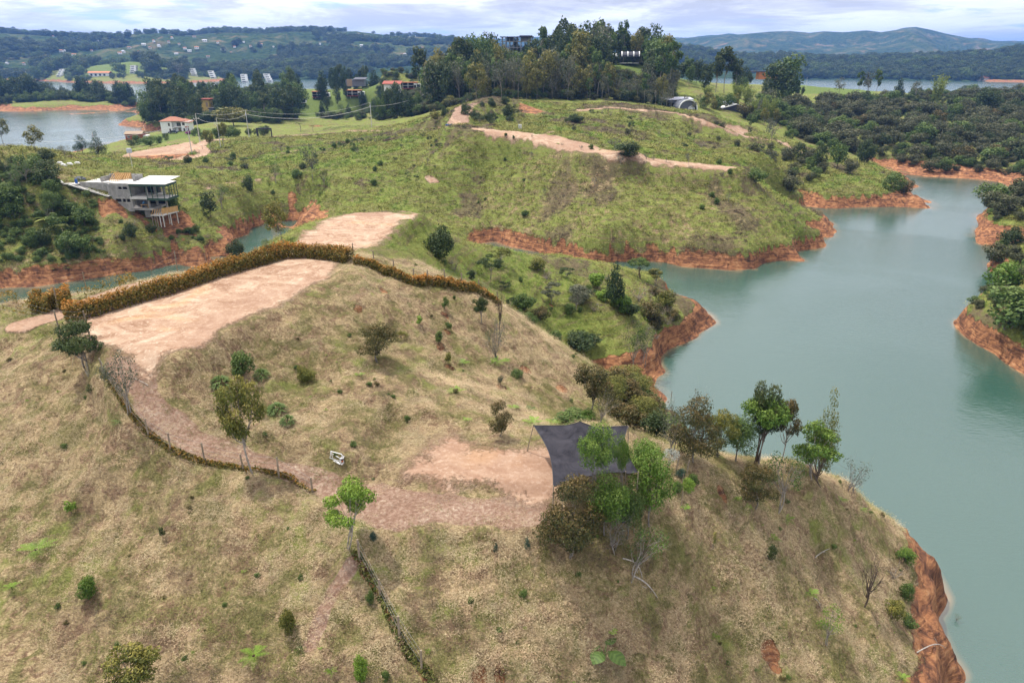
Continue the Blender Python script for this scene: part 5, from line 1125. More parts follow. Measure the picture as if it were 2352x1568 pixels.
# white tube frame and the small machine beside it
def frame_and_machine():
    p = hit(765, 1065); s = px(1, p); root = empty('metal_frame', p, 0, 'white tubular metal frame lying on the grass beside the clay pad', 'frame'); R0 = Vector(p)
    def q(cx_, cy_, h):                                                 # crop of the photograph to a point h above the ground
        u, v = (1290 + cx_ / 13.064) / 1.7415, (1770 + cy_ / 13.067) / 1.7415; x, y = G(u, v, p.z + h); return Vector((x, y, p.z + h)) - R0
    P_ = [q(450, 530, .62), q(405, 880, .1), q(1000, 680, .62), q(1110, 1100, .1), q(545, 670, .3), q(930, 900, .3), q(560, 930, .08), q(1035, 1230, .02), q(430, 930, .02), q(915, 1205, .02), q(955, 860, .45), q(935, 1180, .03), q(1020, 1060, .1)]
    for a, b_ in ((0,1),(0,2),(1,3),(0,6),(4,5),(6,7),(8,9),(3,7),(10,11),(12,7),(2,3),(1,8),(5,11)): MB().bar(P_[a] + Vector((0, 0, .12)), P_[b_] + Vector((0, 0, .12)), .05, 6).build('tube', M['whitemetal'], root)
    mp = hit(787, 1062); mr = empty('garden_machine', mp, .2, 'small black and white engine machine with orange tank beside the white frame', 'machine'); k = s * 21 / 1.7415
    MB().box(-.32*k, .32*k, -.3*k, .3*k, .72*k, .98*k).build('body', M['black'], mr); MB().box(-.26*k, .28*k, -.34*k, -.05*k, .985*k, 1.12*k).build('cover', M['whitemetal'], mr)
    MB().bar((-.1*k, .1*k, .98*k), (.05*k, .25*k, 1.55*k), .2*k, 6).build('handle', M['black'], mr); MB().bar((.2*k, .1*k, .98*k), (.35*k, .2*k, 1.3*k), .22*k, 6).build('muffler', M['whitemetal'], mr)
    MB().bar((-.05*k, -.3*k, 1.2*k), (.15*k, -.1*k, 1.75*k), .16*k, 6).build('guard', M['whitemetal'], mr)
    tk = MB(); 
    for i in range(5): a0, a1 = i / 5 * math.pi - math.pi / 2, (i + 1) / 5 * math.pi - math.pi / 2; tk.bar((0, -.2*k, .42*k + math.sin(a0) * .17*k), (0, -.2*k, .42*k + math.sin(a1) * .17*k), .36*k * math.cos(a0) + .02, 8, .36*k * math.cos(a1) + .02)
    tk.build('tank', M['orange'], mr)
    for x, y in ((-.27, -.2), (.27, -.2), (-.27, .25), (.27, .25)): MB().bar((x*k, y*k, -.03), (x*k*.9, y*k, .72*k), .07*k, 5).build('leg', M['whitemetal'], mr)
frame_and_machine()

# fallen branches and pale stones
def branch(u, v, u1, v1, label, r=.05, fork=2):
    a, b = hit(u, v), hit(u1, v1); o = empty('fallen_branch', a, 0, label, 'branch'); tb = Tubes(); d = b - a; up = Vector((0, 0, .1))
    limb(tb, up, d + up, r, r * .4, -.1, 7, 6)
    for k in range(fork): s0 = d * random.uniform(.4, .8) + up; limb(tb, s0, s0 + Vector((random.uniform(-.5, .5), random.uniform(-.5, .5), random.uniform(.1, .5))) * d.length * .35, r * .45, r * .15, 0, 4, 5)
    link(bpy.data.objects.new('wood', tb.mesh('branch_wood', M['log'])), o)
for a in ((1872,1282,1905,1262,'grey fallen branch on the right slope'),(2105,1500,2172,1490,'bleached branch lying on the orange bank at the bottom right',.05,3),(1430,1285,1475,1330,'dead branch lying below the net trees',.05,3),(1870,1375,1885,1398,'small forked stick on the right slope',.03,1),(1455,1325,1510,1375,'long dark root below the small leaning tree',.06,3),(340,888,300,868,'pale bare bough reaching over the lane beside the thin tree',.03,3)): branch(*a)

# ------------------------------------------------------------------ buildings
def holed(mb, x0, x1, z0, z1, holes, y, th=.2, axis='x'):
    """upright wall between x0 and x1 with rectangular openings (x0, x1, z0, z1)"""
    xs = sorted({x0, x1, *[h[0] for h in holes], *[h[1] for h in holes]}); zs = sorted({z0, z1, *[h[2] for h in holes], *[h[3] for h in holes]})
    for a, b in zip(xs[:-1], xs[1:]):
        run = None
        for c, d in zip(zs[:-1], zs[1:]):
            mx, mz = (a + b) / 2, (c + d) / 2; solid = not any(h[0] < mx < h[1] and h[2] < mz < h[3] for h in holes)
            if solid: run = (run[0], d) if run else (c, d)
            if (not solid or d == zs[-1]) and run:
                if axis == 'x': mb.box(a, b, y, y + th, *run)
                else: mb.box(y, y + th, a, b, *run)
                run = None
    return mb
def window(parent, x, z, w_, h, y, frame='white', bars=1, nm='window', depth=.12):
    f = MB(); t = .08; f.box(x, x + t, y, y + depth, z, z + h).box(x + w_ - t, x + w_, y, y + depth, z, z + h).box(x + t, x + w_ - t, y, y + depth, z, z + t).box(x + t, x + w_ - t, y, y + depth, z + h - t, z + h)
    for k in range(1, bars + 1): xx = x + w_ * k / (bars + 1); f.box(xx - .03, xx + .03, y + .01, y + depth - .02, z + t, z + h - t)
    o = f.build(nm, M[frame], parent); MB().box(x + t, x + w_ - t, y + depth * .6, y + depth * .8, z + t, z + h - t).build('pane', M['glass'], o); return o
def wpt(u, v, Y): p = V(u, Y, vz(v, Y)); return Vector(p)

def unfinished_house():
    Y0 = 163.; p = V(264.8, Y0, vz(485, Y0)); R = empty('unfinished_house', p, rad(-5), 'unfinished grey concrete house with green steel canopy on the red earth slope', 'house')
    cm, sl, dk, gr = M['concrete'], M['slab'], M['dark'], M['green']
    mb = MB(); holed(mb, 0, 4.8, 0, 6.5, [(1.9,2.8,5.1,5.75),(3.0,4.1,5.1,5.75),(.7,2.1,2.15,2.95),(2.4,3.2,2.15,2.95),(3.4,4.3,2.15,2.95)], 0, .25)
    mb.box(0, .25, .25, 7, 0, 6.5).box(.25, 4.8, 6.75, 7, 0, 6.5).box(4.55, 4.8, .25, 6.75, 3.0, 6.5).box(.25, 4.55, .25, 6.75, 3.1, 3.35); mb.build('wall', cm, R)
    MB().box(.3, 4.5, .3, 6.7, 6.3, 6.46).build('roof', sl, R)
    for h in ((1.9,2.8,5.1,5.75),(3.0,4.1,5.1,5.75),(.7,2.1,2.15,2.95),(2.4,3.2,2.15,2.95),(3.4,4.3,2.15,2.95)):
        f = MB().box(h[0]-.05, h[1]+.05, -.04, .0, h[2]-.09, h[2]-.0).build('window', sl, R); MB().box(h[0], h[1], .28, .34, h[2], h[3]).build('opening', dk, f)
    # left wing behind the stair
    mb = MB(); mb.box(-8.2, -.05, 1.2, 1.5, 2.9, 6.45).box(-1.0, -.03, .3, 1.15, 2.9, 6.3).box(-1.9, -1.3, .2, 6, -.2, 3.0).box(-.5, 0, .05, .5, -.3, 3.0).box(-2.2, 0, 5.8, 6, -.3, 3).box(-2.2, -.02, .1, 5.75, 2.95, 3.2); mb.build('retaining_wall', cm, R)
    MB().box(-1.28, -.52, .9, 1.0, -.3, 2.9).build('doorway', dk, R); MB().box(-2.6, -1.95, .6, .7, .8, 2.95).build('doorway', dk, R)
    MB().box(-8.2, -.06, 1.52, 8, 5.9, 6.25).build('terrace_slab', sl, R); MB().box(-12.2, -8.3, .2, 6, 5.9, 6.2).build('terrace_slab', sl, R)
    for k in range(15):
        x = -9.9 + k * .62; z = 6.05 - k * .175; MB().box(x, x + .75, -.55, .9, z - .09, z).build('stair_tread', M['slab'], R)
    MB().sheet([(-10,-.2,5.9),(-1,-.2,3.3),(-1,.6,3.3),(-10,.6,5.9)], .25).build('stair_flight', cm, R)
    # roof box with timber formwork
    mb = MB(); mb.box(-4.3, 4.0, 6.9, 7.15, 6.25, 7.6).box(-4.3, -4.05, 3.2, 6.9, 6.25, 7.3).box(3.55, 4.1, 3.6, 4.0, 6.5, 8.0).box(3.8, 4.05, 4.0, 6.9, 6.5, 7.6); mb.build('parapet', cm, R)
    MB().box(-2.8, 1.4, 6.6, 6.7, 6.3, 7.9).build('formwork_panel', M['newwood'], R)
    for k in range(9):
        x = -2.7 + k * .5; MB().bar((x, 6.55, 7.8 - .1 * (k % 2)), (x + (.35 if k > 5 else -.1), 4.2, 6.3), .1).build('brace', M['newwood'], R)
    MB().bar((-3, 6, 6.3), (-3, 6, 8.3), .06).bar((-1.2, 6, 6.3), (-1.2, 6, 8.3), .06).bar((-3, 6, 8.2), (-1.2, 6, 8.2), .06).build('scaffold', M['newwood'], R)
    # living floor under the canopy
    MB().box(4.5, 8.7, -.35, 7, 2.95, 3.5).build('floor_slab', sl, R); MB().box(4.8, 9.4, -.2, 6.5, .35, .85).build('floor_slab', cm, R)
    mb = MB(); mb.box(4.8, 8.6, 6.0, 6.2, 3.5, 6.2).box(8.25, 8.6, .4, .8, .85, 6.2).box(8.3, 8.7, 3.5, 3.9, -.5, 6.2).box(10.6, 10.95, 3.6, 3.95, -1, 6.2).box(4.8, 5.0, .3, 6, .85, 2.95); mb.build('column', cm, R)
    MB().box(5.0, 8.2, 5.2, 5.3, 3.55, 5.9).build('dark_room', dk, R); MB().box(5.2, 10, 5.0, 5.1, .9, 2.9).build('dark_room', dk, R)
    MB().box(6.5, 9.0, 1.2, 4.5, -1.6, .3).build('basement_wall', cm, R); MB().box(8.0, 8.8, 1.12, 1.18, -1.5, .2).build('doorway', dk, R)
    MB().box(8.75, 13.6, -.2, 4.4, 2.98, 3.2).build('balcony_floor', sl, R)
    mb = MB(); mb.box(8.75, 13.7, -.32, -.2, 2.72, 3.25).box(13.6, 13.72, -.2, 4.5, 2.72, 3.25).box(4.8, 13.7, -.32, -.2, 5.95, 6.4).box(13.6, 13.72, -.2, 4.5, 5.95, 6.4).box(8.75, 13.6, 4.4, 4.52, 2.72, 3.2); mb.build('steel_beam', gr, R)
    for x, y in ((4.95,-.26),(8.8,-.26),(10.1,-.26),(11.4,-.26),(13.0,-.26),(13.66,.9),(13.66,2.1),(13.66,3.3),(13.66,4.4),(10.1,4.4),(11.8,4.4)): MB().box(x-.06, x+.06, y-.06, y+.06, 3.2, 6.0).build('steel_post', gr, R)
    MB().box(4.75, 13.8, -.4, 4.55, 6.42, 6.55).build('canopy_roof', M['slab'], R); MB().sheet([(4.3,4.6,6.5),(12,4.6,6.5),(12,9.5,6.75),(4.3,9.5,6.75)], .12).build('canopy_roof', M['slab'], R)
    for x in (5.0, 7.6, 11.0): MB().box(x, x + 2.3, .3, 3.2, 6.56, 6.6).build('roof_panel', M['white'], R)
    # timber deck with formwork
    MB().sheet([(9.1,-.9,-.75),(12.2,-.9,-.75),(13.4,4,-.75),(9.6,4,-.75)], .18).build('timber_deck', M['slab'], R)
    for k in range(7):
        a = Vector((9.3 + .55 * k, -.8 + (k > 5) * 1, -.6)); MB().bar(a, a + Vector((.35, .6, 1.35)), .1).build('formwork_board', M['newwood'], R)
    MB().sheet([(11.2,.5,-.55),(13.3,3.9,-.55),(13.3,3.9,.75),(11.2,.5,.75)], .05).build('formwork_panel', M['newwood'], R)
    for x, y in ((9.3,-.7),(9.9,-.6),(10.5,-.7),(11.2,-.7),(12.0,-.7),(12.6,1.4),(13.1,3.4),(10.2,2.5),(11.4,2.6),(9.6,.8)): MB().bar((x, y, -3.4), (x, y, -.76), .16).build('prop', M['wood'] if x < 11 else sl, R)
    w0 = R.matrix_basis
    def on(x, y, z): return Matrix.Translation(R.location) @ Matrix.Rotation(rad(-5), 4, 'Z') @ Vector((x, y, z))
    t = empty('work_table', on(7.4, .3, .85), rad(-5), 'rough timber work bench on the lower floor of the unfinished house', 'table')
    MB().box(-.9, .9, -.2, .2, .72, .78).build('table_top', M['newwood'], t)
    for x in (-.8, .8): MB().bar((x, 0, 0), (x, 0, .72), .08).build('leg', M['newwood'], t)
    g_ = empty('gravel_heap', on(5.7, 0, .85), 0, 'heap of grey gravel on the lower floor of the unfinished house', 'gravel heap'); gp = MB(); n = 14
    gp.raw([(math.cos(i/n*6.283)*1.0, math.sin(i/n*6.283)*.6, 0) for i in range(n)] + [(-.2, 0, .75)], [(i, (i+1) % n, n) for i in range(n)]); gp.build('gravel', M['rubble'], g_)
    person(on(6.9, .6, .85), rad(150)); 
    dr = empty('drum', on(-8.8, 1.0, 6.2), 0, 'blue plastic drum at the head of the unfinished stair', 'drum'); MB().bar((0,0,0),(0,0,.45),.58,12,.62).bar((0,0,.45),(0,0,.9),.62,12,.56).build('barrel', M['blue'], dr); MB().bar((0,0,.9),(0,0,.95),.5,12).build('lid', M['blue'], dr)
    for k, (x, y, z) in enumerate(((-13.2,.2,6.0),(-12.6,.8,6.0),(-13.9,.6,6.0),(-13.3,.5,6.35),(-14.5,.3,6.0),(-12.9,1.1,6.35),(-14,1.0,6.3),(-12.0,.3,6.2))):
        s = MB(); n = 8; 
        for i in range(4): r = [.18,.42,.42,.16][i]; s.v += [((i-1.5)*.28, math.cos(a/n*6.283)*r*.8, .2+math.sin(a/n*6.283)*r*.42) for a in range(n)]
        for i in range(3): s.f += [(i*n+a, i*n+(a+1) % n, (i+1)*n+(a+1) % n, (i+1)*n+a) for a in range(n)]
        s.f += [tuple(range(n))[::-1], tuple(range(3*n, 4*n))]
        o = s.build('cement_sack', M['sack']); o.location = on(x, y, z); o.rotation_euler = (0, 0, k * 1.3); o.scale = (1.25, 1.25, 1.2); tag(o, 'white cement sack in the heap beside the terrace of the unfinished house', 'sack', 'white sacks heaped by the unfinished house')
    tp = empty('tarpaulin', on(-10.8, 4.5, 6.2), 0, 'blue black tarpaulin over materials behind the unfinished stair', 'tarpaulin'); bm = bmesh.new(); bmesh.ops.create_icosphere(bm, subdivisions=3, radius=1)
    for v in bm.verts: v.co *= 1 + .4 * float(fbm(np.array([v.co.x * 2 + 3]), np.array([v.co.y * 2 + v.co.z]), 8, 3)[0]); v.co.x *= 1.7; v.co.z = max(v.co.z, -.1) * 1.0
    me = bpy.data.meshes.new('sheet'); bm.to_mesh(me); bm.free(); me.materials.append(M['tarp']); link(bpy.data.objects.new('sheet', me), tp)
def person(p, rz):
    """worker in a blue shirt bending over the bench"""
    o = empty('person', p, rz, 'worker in a blue shirt bending over the bench in the unfinished house', 'person')
    J = [(0,0,.92),(0,-.12,1.15),(0,-.30,1.36),(0,-.36,1.47),(.10,0,.88),(.12,-.06,.5),(.12,.02,.06),(.12,-.12,.03),(-.10,0,.88),(-.12,-.08,.5),(-.12,.0,.06),(-.12,-.14,.03),(.2,-.28,1.34),(.24,-.42,1.08),(.16,-.56,.92),(-.2,-.28,1.34),(-.24,-.42,1.08),(-.16,-.56,.92)]
    E = [(0,1),(1,2),(2,3),(0,4),(4,5),(5,6),(6,7),(0,8),(8,9),(9,10),(10,11),(2,12),(12,13),(13,14),(2,15),(15,16),(16,17)]
    rr = [.15,.16,.15,.06,.11,.075,.05,.045,.11,.075,.05,.045,.075,.05,.04,.075,.05,.04]
    me = bpy.data.meshes.new('body'); me.from_pydata(J, E, []); b = bpy.data.objects.new('body', me); link(b, o); md = b.modifiers.new('skin', 'SKIN')
    for v, r in zip(me.skin_vertices[0].data, rr): v.radius = (r, r)
    me.skin_vertices[0].data[0].use_root = True; b.modifiers.new('sub', 'SUBSURF').levels = 1; b.modifiers['sub'].render_levels = 1; me.materials.append(M['shirt'])
    tb = MB(); bm = bmesh.new(); bmesh.ops.create_uvsphere(bm, u_segments=12, v_segments=8, radius=.11); bmesh.ops.scale(bm, vec=(.85, 1, 1.15), verts=bm.verts); bmesh.ops.translate(bm, vec=(0, -.42, 1.58), verts=bm.verts)
    hm = bpy.data.meshes.new('head'); bm.to_mesh(hm); bm.free(); hm.materials.append(M['skin']); link(bpy.data.objects.new('head', hm), o)
    for s in (1, -1): MB().bar((s*.10, 0, .95), (s*.12, -.07, .5), .24, 8, .19).bar((s*.12, -.07, .5), (s*.12, .01, .08), .19, 8, .14).build('trousers', M['trousers'], o)
    MB().bar((0, -.42, 1.63), (0, -.40, 1.72), .25, 10, .16).build('cap', M['shirt'], o)
unfinished_house()

def timber_pile():
    p = hit(100, 398); o = empty('plank_pile', p, .3, 'heap of old grey brown planks above the unfinished house', 'plank pile')
    for k in range(46):
        a = Vector((random.uniform(-3.2, 3.2), random.uniform(-2, 2), .1 + k * .016)); d = Vector((random.uniform(.6, 1), random.uniform(-.7, .7), random.uniform(-.12, .12))) * random.uniform(1, 2.2)
        MB().bar(a - d / 2, a + d / 2, random.uniform(.08, .2)).build('plank', M['plank'], o)
    for k, (u, v, l) in enumerate(((146,381,'white bag right of the plank heap'),(160,378,'small white sheet right of the plank heap'),(138,376,'crumpled white bag behind the plank heap'),(178,376,'white board lying on the left hill'))):
        q = hit(u, v); b = MB(); n = 7; b.raw([(math.cos(i/n*6.283)*1.0, math.sin(i/n*6.283)*.5, 0) for i in range(n)] + [(math.cos(i/n*6.283)*.6, math.sin(i/n*6.283)*.3, .4 + .1*(i % 2)) for i in range(n)], [(i, (i+1) % n, n+(i+1) % n, n+i) for i in range(n)] + [tuple(range(n, 2*n))])
        x = b.build('rubbish_bag', M['sack']); x.location = q; tag(x, l, 'bag')
timber_pile()

def gable(mb, x0, x1, y0, y1, z, h, ov=.4, t=.15):
    ym = (y0 + y1) / 2; mb.sheet([(x0-ov,y0-ov,z-.1),(x1+ov,y0-ov,z-.1),(x1+ov,ym,z+h),(x0-ov,ym,z+h)], t); mb.sheet([(x1+ov,y1+ov,z-.1),(x0-ov,y1+ov,z-.1),(x0-ov,ym,z+h),(x1+ov,ym,z+h)], t); return mb
def hip(mb, x0, x1, y0, y1, z, h, ov=.5, t=.16):
    x0, x1, y0, y1 = x0-ov, x1+ov, y0-ov, y1+ov; ym = (y0+y1)/2; a = (y1-y0)/2
    r0, r1 = (x0+a, ym, z+h), (x1-a, ym, z+h); c = [(x0,y0,z),(x1,y0,z),(x1,y1,z),(x0,y1,z)]
    mb.sheet([c[0],c[1],r1,r0], t); mb.sheet([c[2],c[3],r0,r1], t); mb.sheet([c[1],c[2],r1], t); mb.sheet([c[3],c[0],r0], t); return mb

def white_house():
    p = hit(398, 306); k = px(1, p); R = empty('white_house', (p.x, p.y + 3, p.z - .3), rad(8), 'two storey white house with hipped red tile roof by the lake', 'house')
    W = 62 * k; a, b = -W/2, W/2; xm, xr = a + W*.40, a + W*.74
    mb = MB(); holed(mb, a, xm, 0, 5.6, [(a+3.6,a+4.5,3.4,4.9),(a+3.8,a+4.6,.8,2.2)], 0, .3); holed(mb, xm, xr, 0, 5.4, [(xm+2.3,xm+3.6,0,2.4),(xm+1.8,xm+3.9,3.1,5.0),(xm+.6,xm+1.1,1.5,2.0)], 1.6, .3); holed(mb, xr, b, 0, 5.6, [(xr+.5,xr+1.8,3.6,5.1),(xr+.7,xr+1.6,.9,2.3),(xr+2.2,xr+3.5,.9,2.3)], -.6, .3)
    mb.box(a, a+.3, .3, 8, 0, 5.6).box(b-.3, b, -.3, 8, 0, 5.6).box(a+.3, b-.3, 7.7, 8, 0, 5.6).box(xm-.3, xm, .3, 1.6, 0, 5.6).box(xr, xr+.3, -.3, 1.6, 0, 5.4); mb.build('wall', M['white'], R)
    for x, z, w_, h, y in ((a+3.6,3.4,.9,1.5,.1),(a+3.8,.8,.8,1.4,.1),(xm+1.8,3.1,2.1,1.9,1.7),(xr+.5,3.6,1.3,1.5,-.5),(xr+.7,.9,.9,1.4,-.5),(xr+2.2,.9,1.3,1.4,-.5)): window(R, x, z, w_, h, y, 'plank')
    MB().box(xm+2.3, xm+3.6, 1.75, 1.85, 0, 2.4).build('door', M['plank'], R); MB().box(xm+.2, xr-.2, .3, 1.6, 2.75, 2.95).build('balcony', M['white'], R)
    hip(MB(), a, xr+.5, 0, 8, 5.65, 1.9).build('roof', M['tile'], R); MB().sheet([(xr-.3,-1.0,5.55),(b+.6,-1.0,4.9),(b+.6,8.3,5.1),(xr-.3,8.3,6.3)], .16).build('roof', M['tile'], R); MB().sheet([(xr+1.8,-1.5,2.75),(b+.1,-1.5,2.75),(b+.1,-.6,3.2),(xr+1.8,-.6,3.2)], .1).build('porch_roof', M['tile'], R)
    cr(Vector((p.x + .5, p.y - 1.2, p.z)), rad(10), 'dark car parked in front of the white house', 'purple')
    for u, v, w_ in ((432, 309, 14),): plant('bush', u, v, 9, w_, 'magenta flowering bush at the corner of the white house', mat='flower')
CARS = []
def cr(p, rz, label, mat, group=None, sc=1.):
    o = empty('parked_car', p, rz, label, 'car', group); o.scale = (sc, sc, sc)
    prof = [(-2.1,.35),(-2.15,.75),(-1.7,.9),(-.9,.95),(-.45,1.4),(.9,1.42),(1.5,1.0),(2.05,.9),(2.15,.55),(2.1,.35)]
    def ext(pr, y0, y1): n = len(pr); return MB().raw([(x, y0, z) for x, z in pr] + [(x, y1, z) for x, z in pr], [tuple(range(n)), tuple(range(2*n-1, n-1, -1))] + [(i, i+n, (i+1) % n + n, (i+1) % n) for i in range(n)])
    ext(prof, -.85, .85).build('body', M[mat], o); ext([(-.86,.97),(-.45,1.34),(.85,1.36),(1.35,1.0)], -.87, .87).build('window', M['glass'], o)
    for x in (-1.35, 1.35):
        for y in (-.86, .72): wl = MB().bar((x, y, .32), (x, y + .14, .32), .64, 14).build('wheel', M['black'], o); MB().bar((x, y - .01, .32), (x, y + .15, .32), .34, 10).build('rim', M['roofwhite'], wl)
    return o
white_house()

def brick_house():
    p = hit(308, 320); R = empty('brick_house', (p.x, p.y, p.z - .5), .1, 'low brick house with tiled roof left of the white house', 'house')
    holed(MB(), -4, 4, 0, 3, [(-3,-1.8,1,2.2),(1,2.2,1,2.2)], 0, .25).box(-4, -3.75, .25, 5, 0, 3).box(3.75, 4, .25, 5, 0, 3).box(-3.75, 3.75, 4.75, 5, 0, 3).build('wall', M['brick'], R)
    for x in (-3, 1): window(R, x, 1, 1.2, 1.2, .08)
    gable(MB(), -4, 4, 0, 5, 3, 1.1).build('roof', M['plank'], R); MB().box(4.2, 6.5, 1, 4, 0, 2.2).build('annex', M['white'], R)
brick_house()

CABINS = [(681,236,'dark cabin on stilts with red roof and white box room, nearest the poles'),(736,222,'cabin half hidden by pines, behind the cabin nearest the poles'),(816,219,'cabin on stilts with red deck, on the open grass slope'),(944,202,'dark cabin on stilts left of the forest hill, above the pines')]
def cabins():
    proto = None
    for i, (u, v, lab) in enumerate(CABINS):
        p = hit(u, v + 6); p = Vector((p.x, p.y, p.z + 1.2))
        if proto is None:
            R = proto = empty('hillside_cabin', p, rad(4), lab, 'cabin', 'cabins on stilts above the cove')
            MB().box(-6, 5.2, -1.5, 5, 0, .35).build('deck', M['deck'], R); MB().box(-6.3, 5, -1.2, 5.3, 4.0, 4.3).build('roof', M['orangeroof'], R)
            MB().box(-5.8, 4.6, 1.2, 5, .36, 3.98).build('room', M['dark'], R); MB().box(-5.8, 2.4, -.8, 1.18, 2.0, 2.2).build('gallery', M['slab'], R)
            for x in (-5.6, -2.3, -1.7, 2.2, 4.4): MB().box(x, x + .2, -.9, -.7, .35, 4).build('post', M['slab'], R)
            b = holed(MB(), 4.0, 7.2, .6, 3.2, [(4.4,6.8,.9,2.9)], -1.6, .15).box(4.0, 4.15, -1.45, 3, .6, 3.2).box(7.05, 7.2, -1.45, 3, .6, 3.2).box(4.15, 7.05, -1.45, 3, 3.05, 3.2).box(4.15, 7.05, -1.45, 3, .6, .75).build('box_room', M['white'], R)
            MB().box(4.4, 6.8, -1.3, -1.2, .9, 2.9).build('pane', M['glass'], b); MB().box(2.3, 3.9, -1.0, -.85, 2.4, 3.5).build('panel', M['white'], R)
            for x in (-3.5, 2.5): MB().bar((x, -.5, 0), (x + .2, 1.5, -6), .35, 6).build('stilt', M['slab'], R)
        else:
            o = copy_tree(proto); o.location = p; tag(o, lab)
cabins()
def resort():
    spots = [(133,174,-.3,'leftmost white terraced block on the resort point'),(303,166,0,'white terraced block under the tall trees in the middle of the resort point'),(445,172,.35,'white terraced block in the row, left of its twin by the grey trees'),(488,178,.35,'white terraced block right of its twin by the grey trees'),(560,187,.15,'tallest white terraced block beside the dark round tree'),(618,186,.4,'rightmost white terraced block of the row')]
    proto = None
    for u, v, rz, lab in spots:
        Y = 1400.; p = wpt(u, v, Y); p = hit(u, v + 3); p = Vector((p.x, p.y, p.z))
        if proto is None:
            R = proto = empty('terraced_building', p, rz, lab, 'building', 'terraced white blocks on the resort point'); R.scale = (.6, .6, .58)
            for k in range(4):
                dx = 3 - k * 1.8
                s = MB().box(dx - 9, dx + 9, k * 7, k * 7 + 12, k * 6.0 - 2, k * 6.0 + 5.0).build('storey', M['white'], R); MB().box(dx - 7, dx + 3, k * 7 - .1, k * 7, k * 6.0 + 1.8, k * 6.0 + 4.0).build('opening', M['dark'], s); MB().box(dx - 9.6, dx + 9.6, k * 7 - 2, k * 7 + 12, k * 6.0 + 5.0, k * 6.0 + 5.9).build('roof_slab', M['white'], s)
        else: o = copy_tree(proto); o.location = p; o.rotation_euler.z = rz; tag(o, lab)
    for u, v, w_, h, d, lab, rf in ((482,145,20,8,14,'white villa with gabled roof on the hill of the resort point','g'),(538,143,34,11,16,'large white villa with flat roof on the hill of the resort point','f'),(707,177,34,14,16,'white lakeside building with colonnade at the tip of the resort point','f')):
        p = hit(u, v + 4); R = empty('villa', p, .1, lab, 'house'); holed(MB(), -w_/2, w_/2, -1, h, [(-w_/2+3+i*6, -w_/2+6+i*6, h*.5, h*.8) for i in range(int((w_-6)//6)+1)], 0, .4).box(-w_/2, -w_/2+.4, .4, d, -1, h).box(w_/2-.4, w_/2, .4, d, -1, h).box(-w_/2+.4, w_/2-.4, d-.4, d, -1, h).build('wall', M['white'], R)
        MB().box(-w_/2+.6, w_/2-.6, .8, 1.0, 0, h*.9).build('window', M['glass'], R); (gable(MB(), -w_/2, w_/2, 0, d, h, 4, 1, .4) if rf == 'g' else MB().box(-w_/2-1, w_/2+1, -1.5, d+1, h, h+.8)).build('roof', M['roofwhite'], R)
    p = hit(228, 176); R = empty('long_house', p, 0, 'long low house with orange roof on the shore of the resort point', 'house'); holed(MB(), -19, 19, -1, 6, [(-16+i*8,-12+i*8,1,4.5) for i in range(4)], 0, .4).box(-19, 19, 9, 9.4, -1, 6).build('wall', M['white'], R); MB().box(-18, 18, .8, 1, 0, 5.5).build('window', M['dark'], R); gable(MB(), -19, 19, 0, 9.4, 6, 2.6, 1.5, .4).build('roof', M['orangeroof'], R)
    p = hit(20, 166); R = empty('farm_shed', p, 0, 'long white shed with grey roof at the left edge of the resort point', 'shed'); MB().box(-30, 12, 0, 16, -1, 7).build('wall', M['white'], R); gable(MB(), -30, 45, 0, 16, 7, 2.5, .5, .4).build('roof', M['roofwhite'], R); MB().box(13, 44, 1, 15, -1, 5).build('bay', M['dark'], R)
resort()
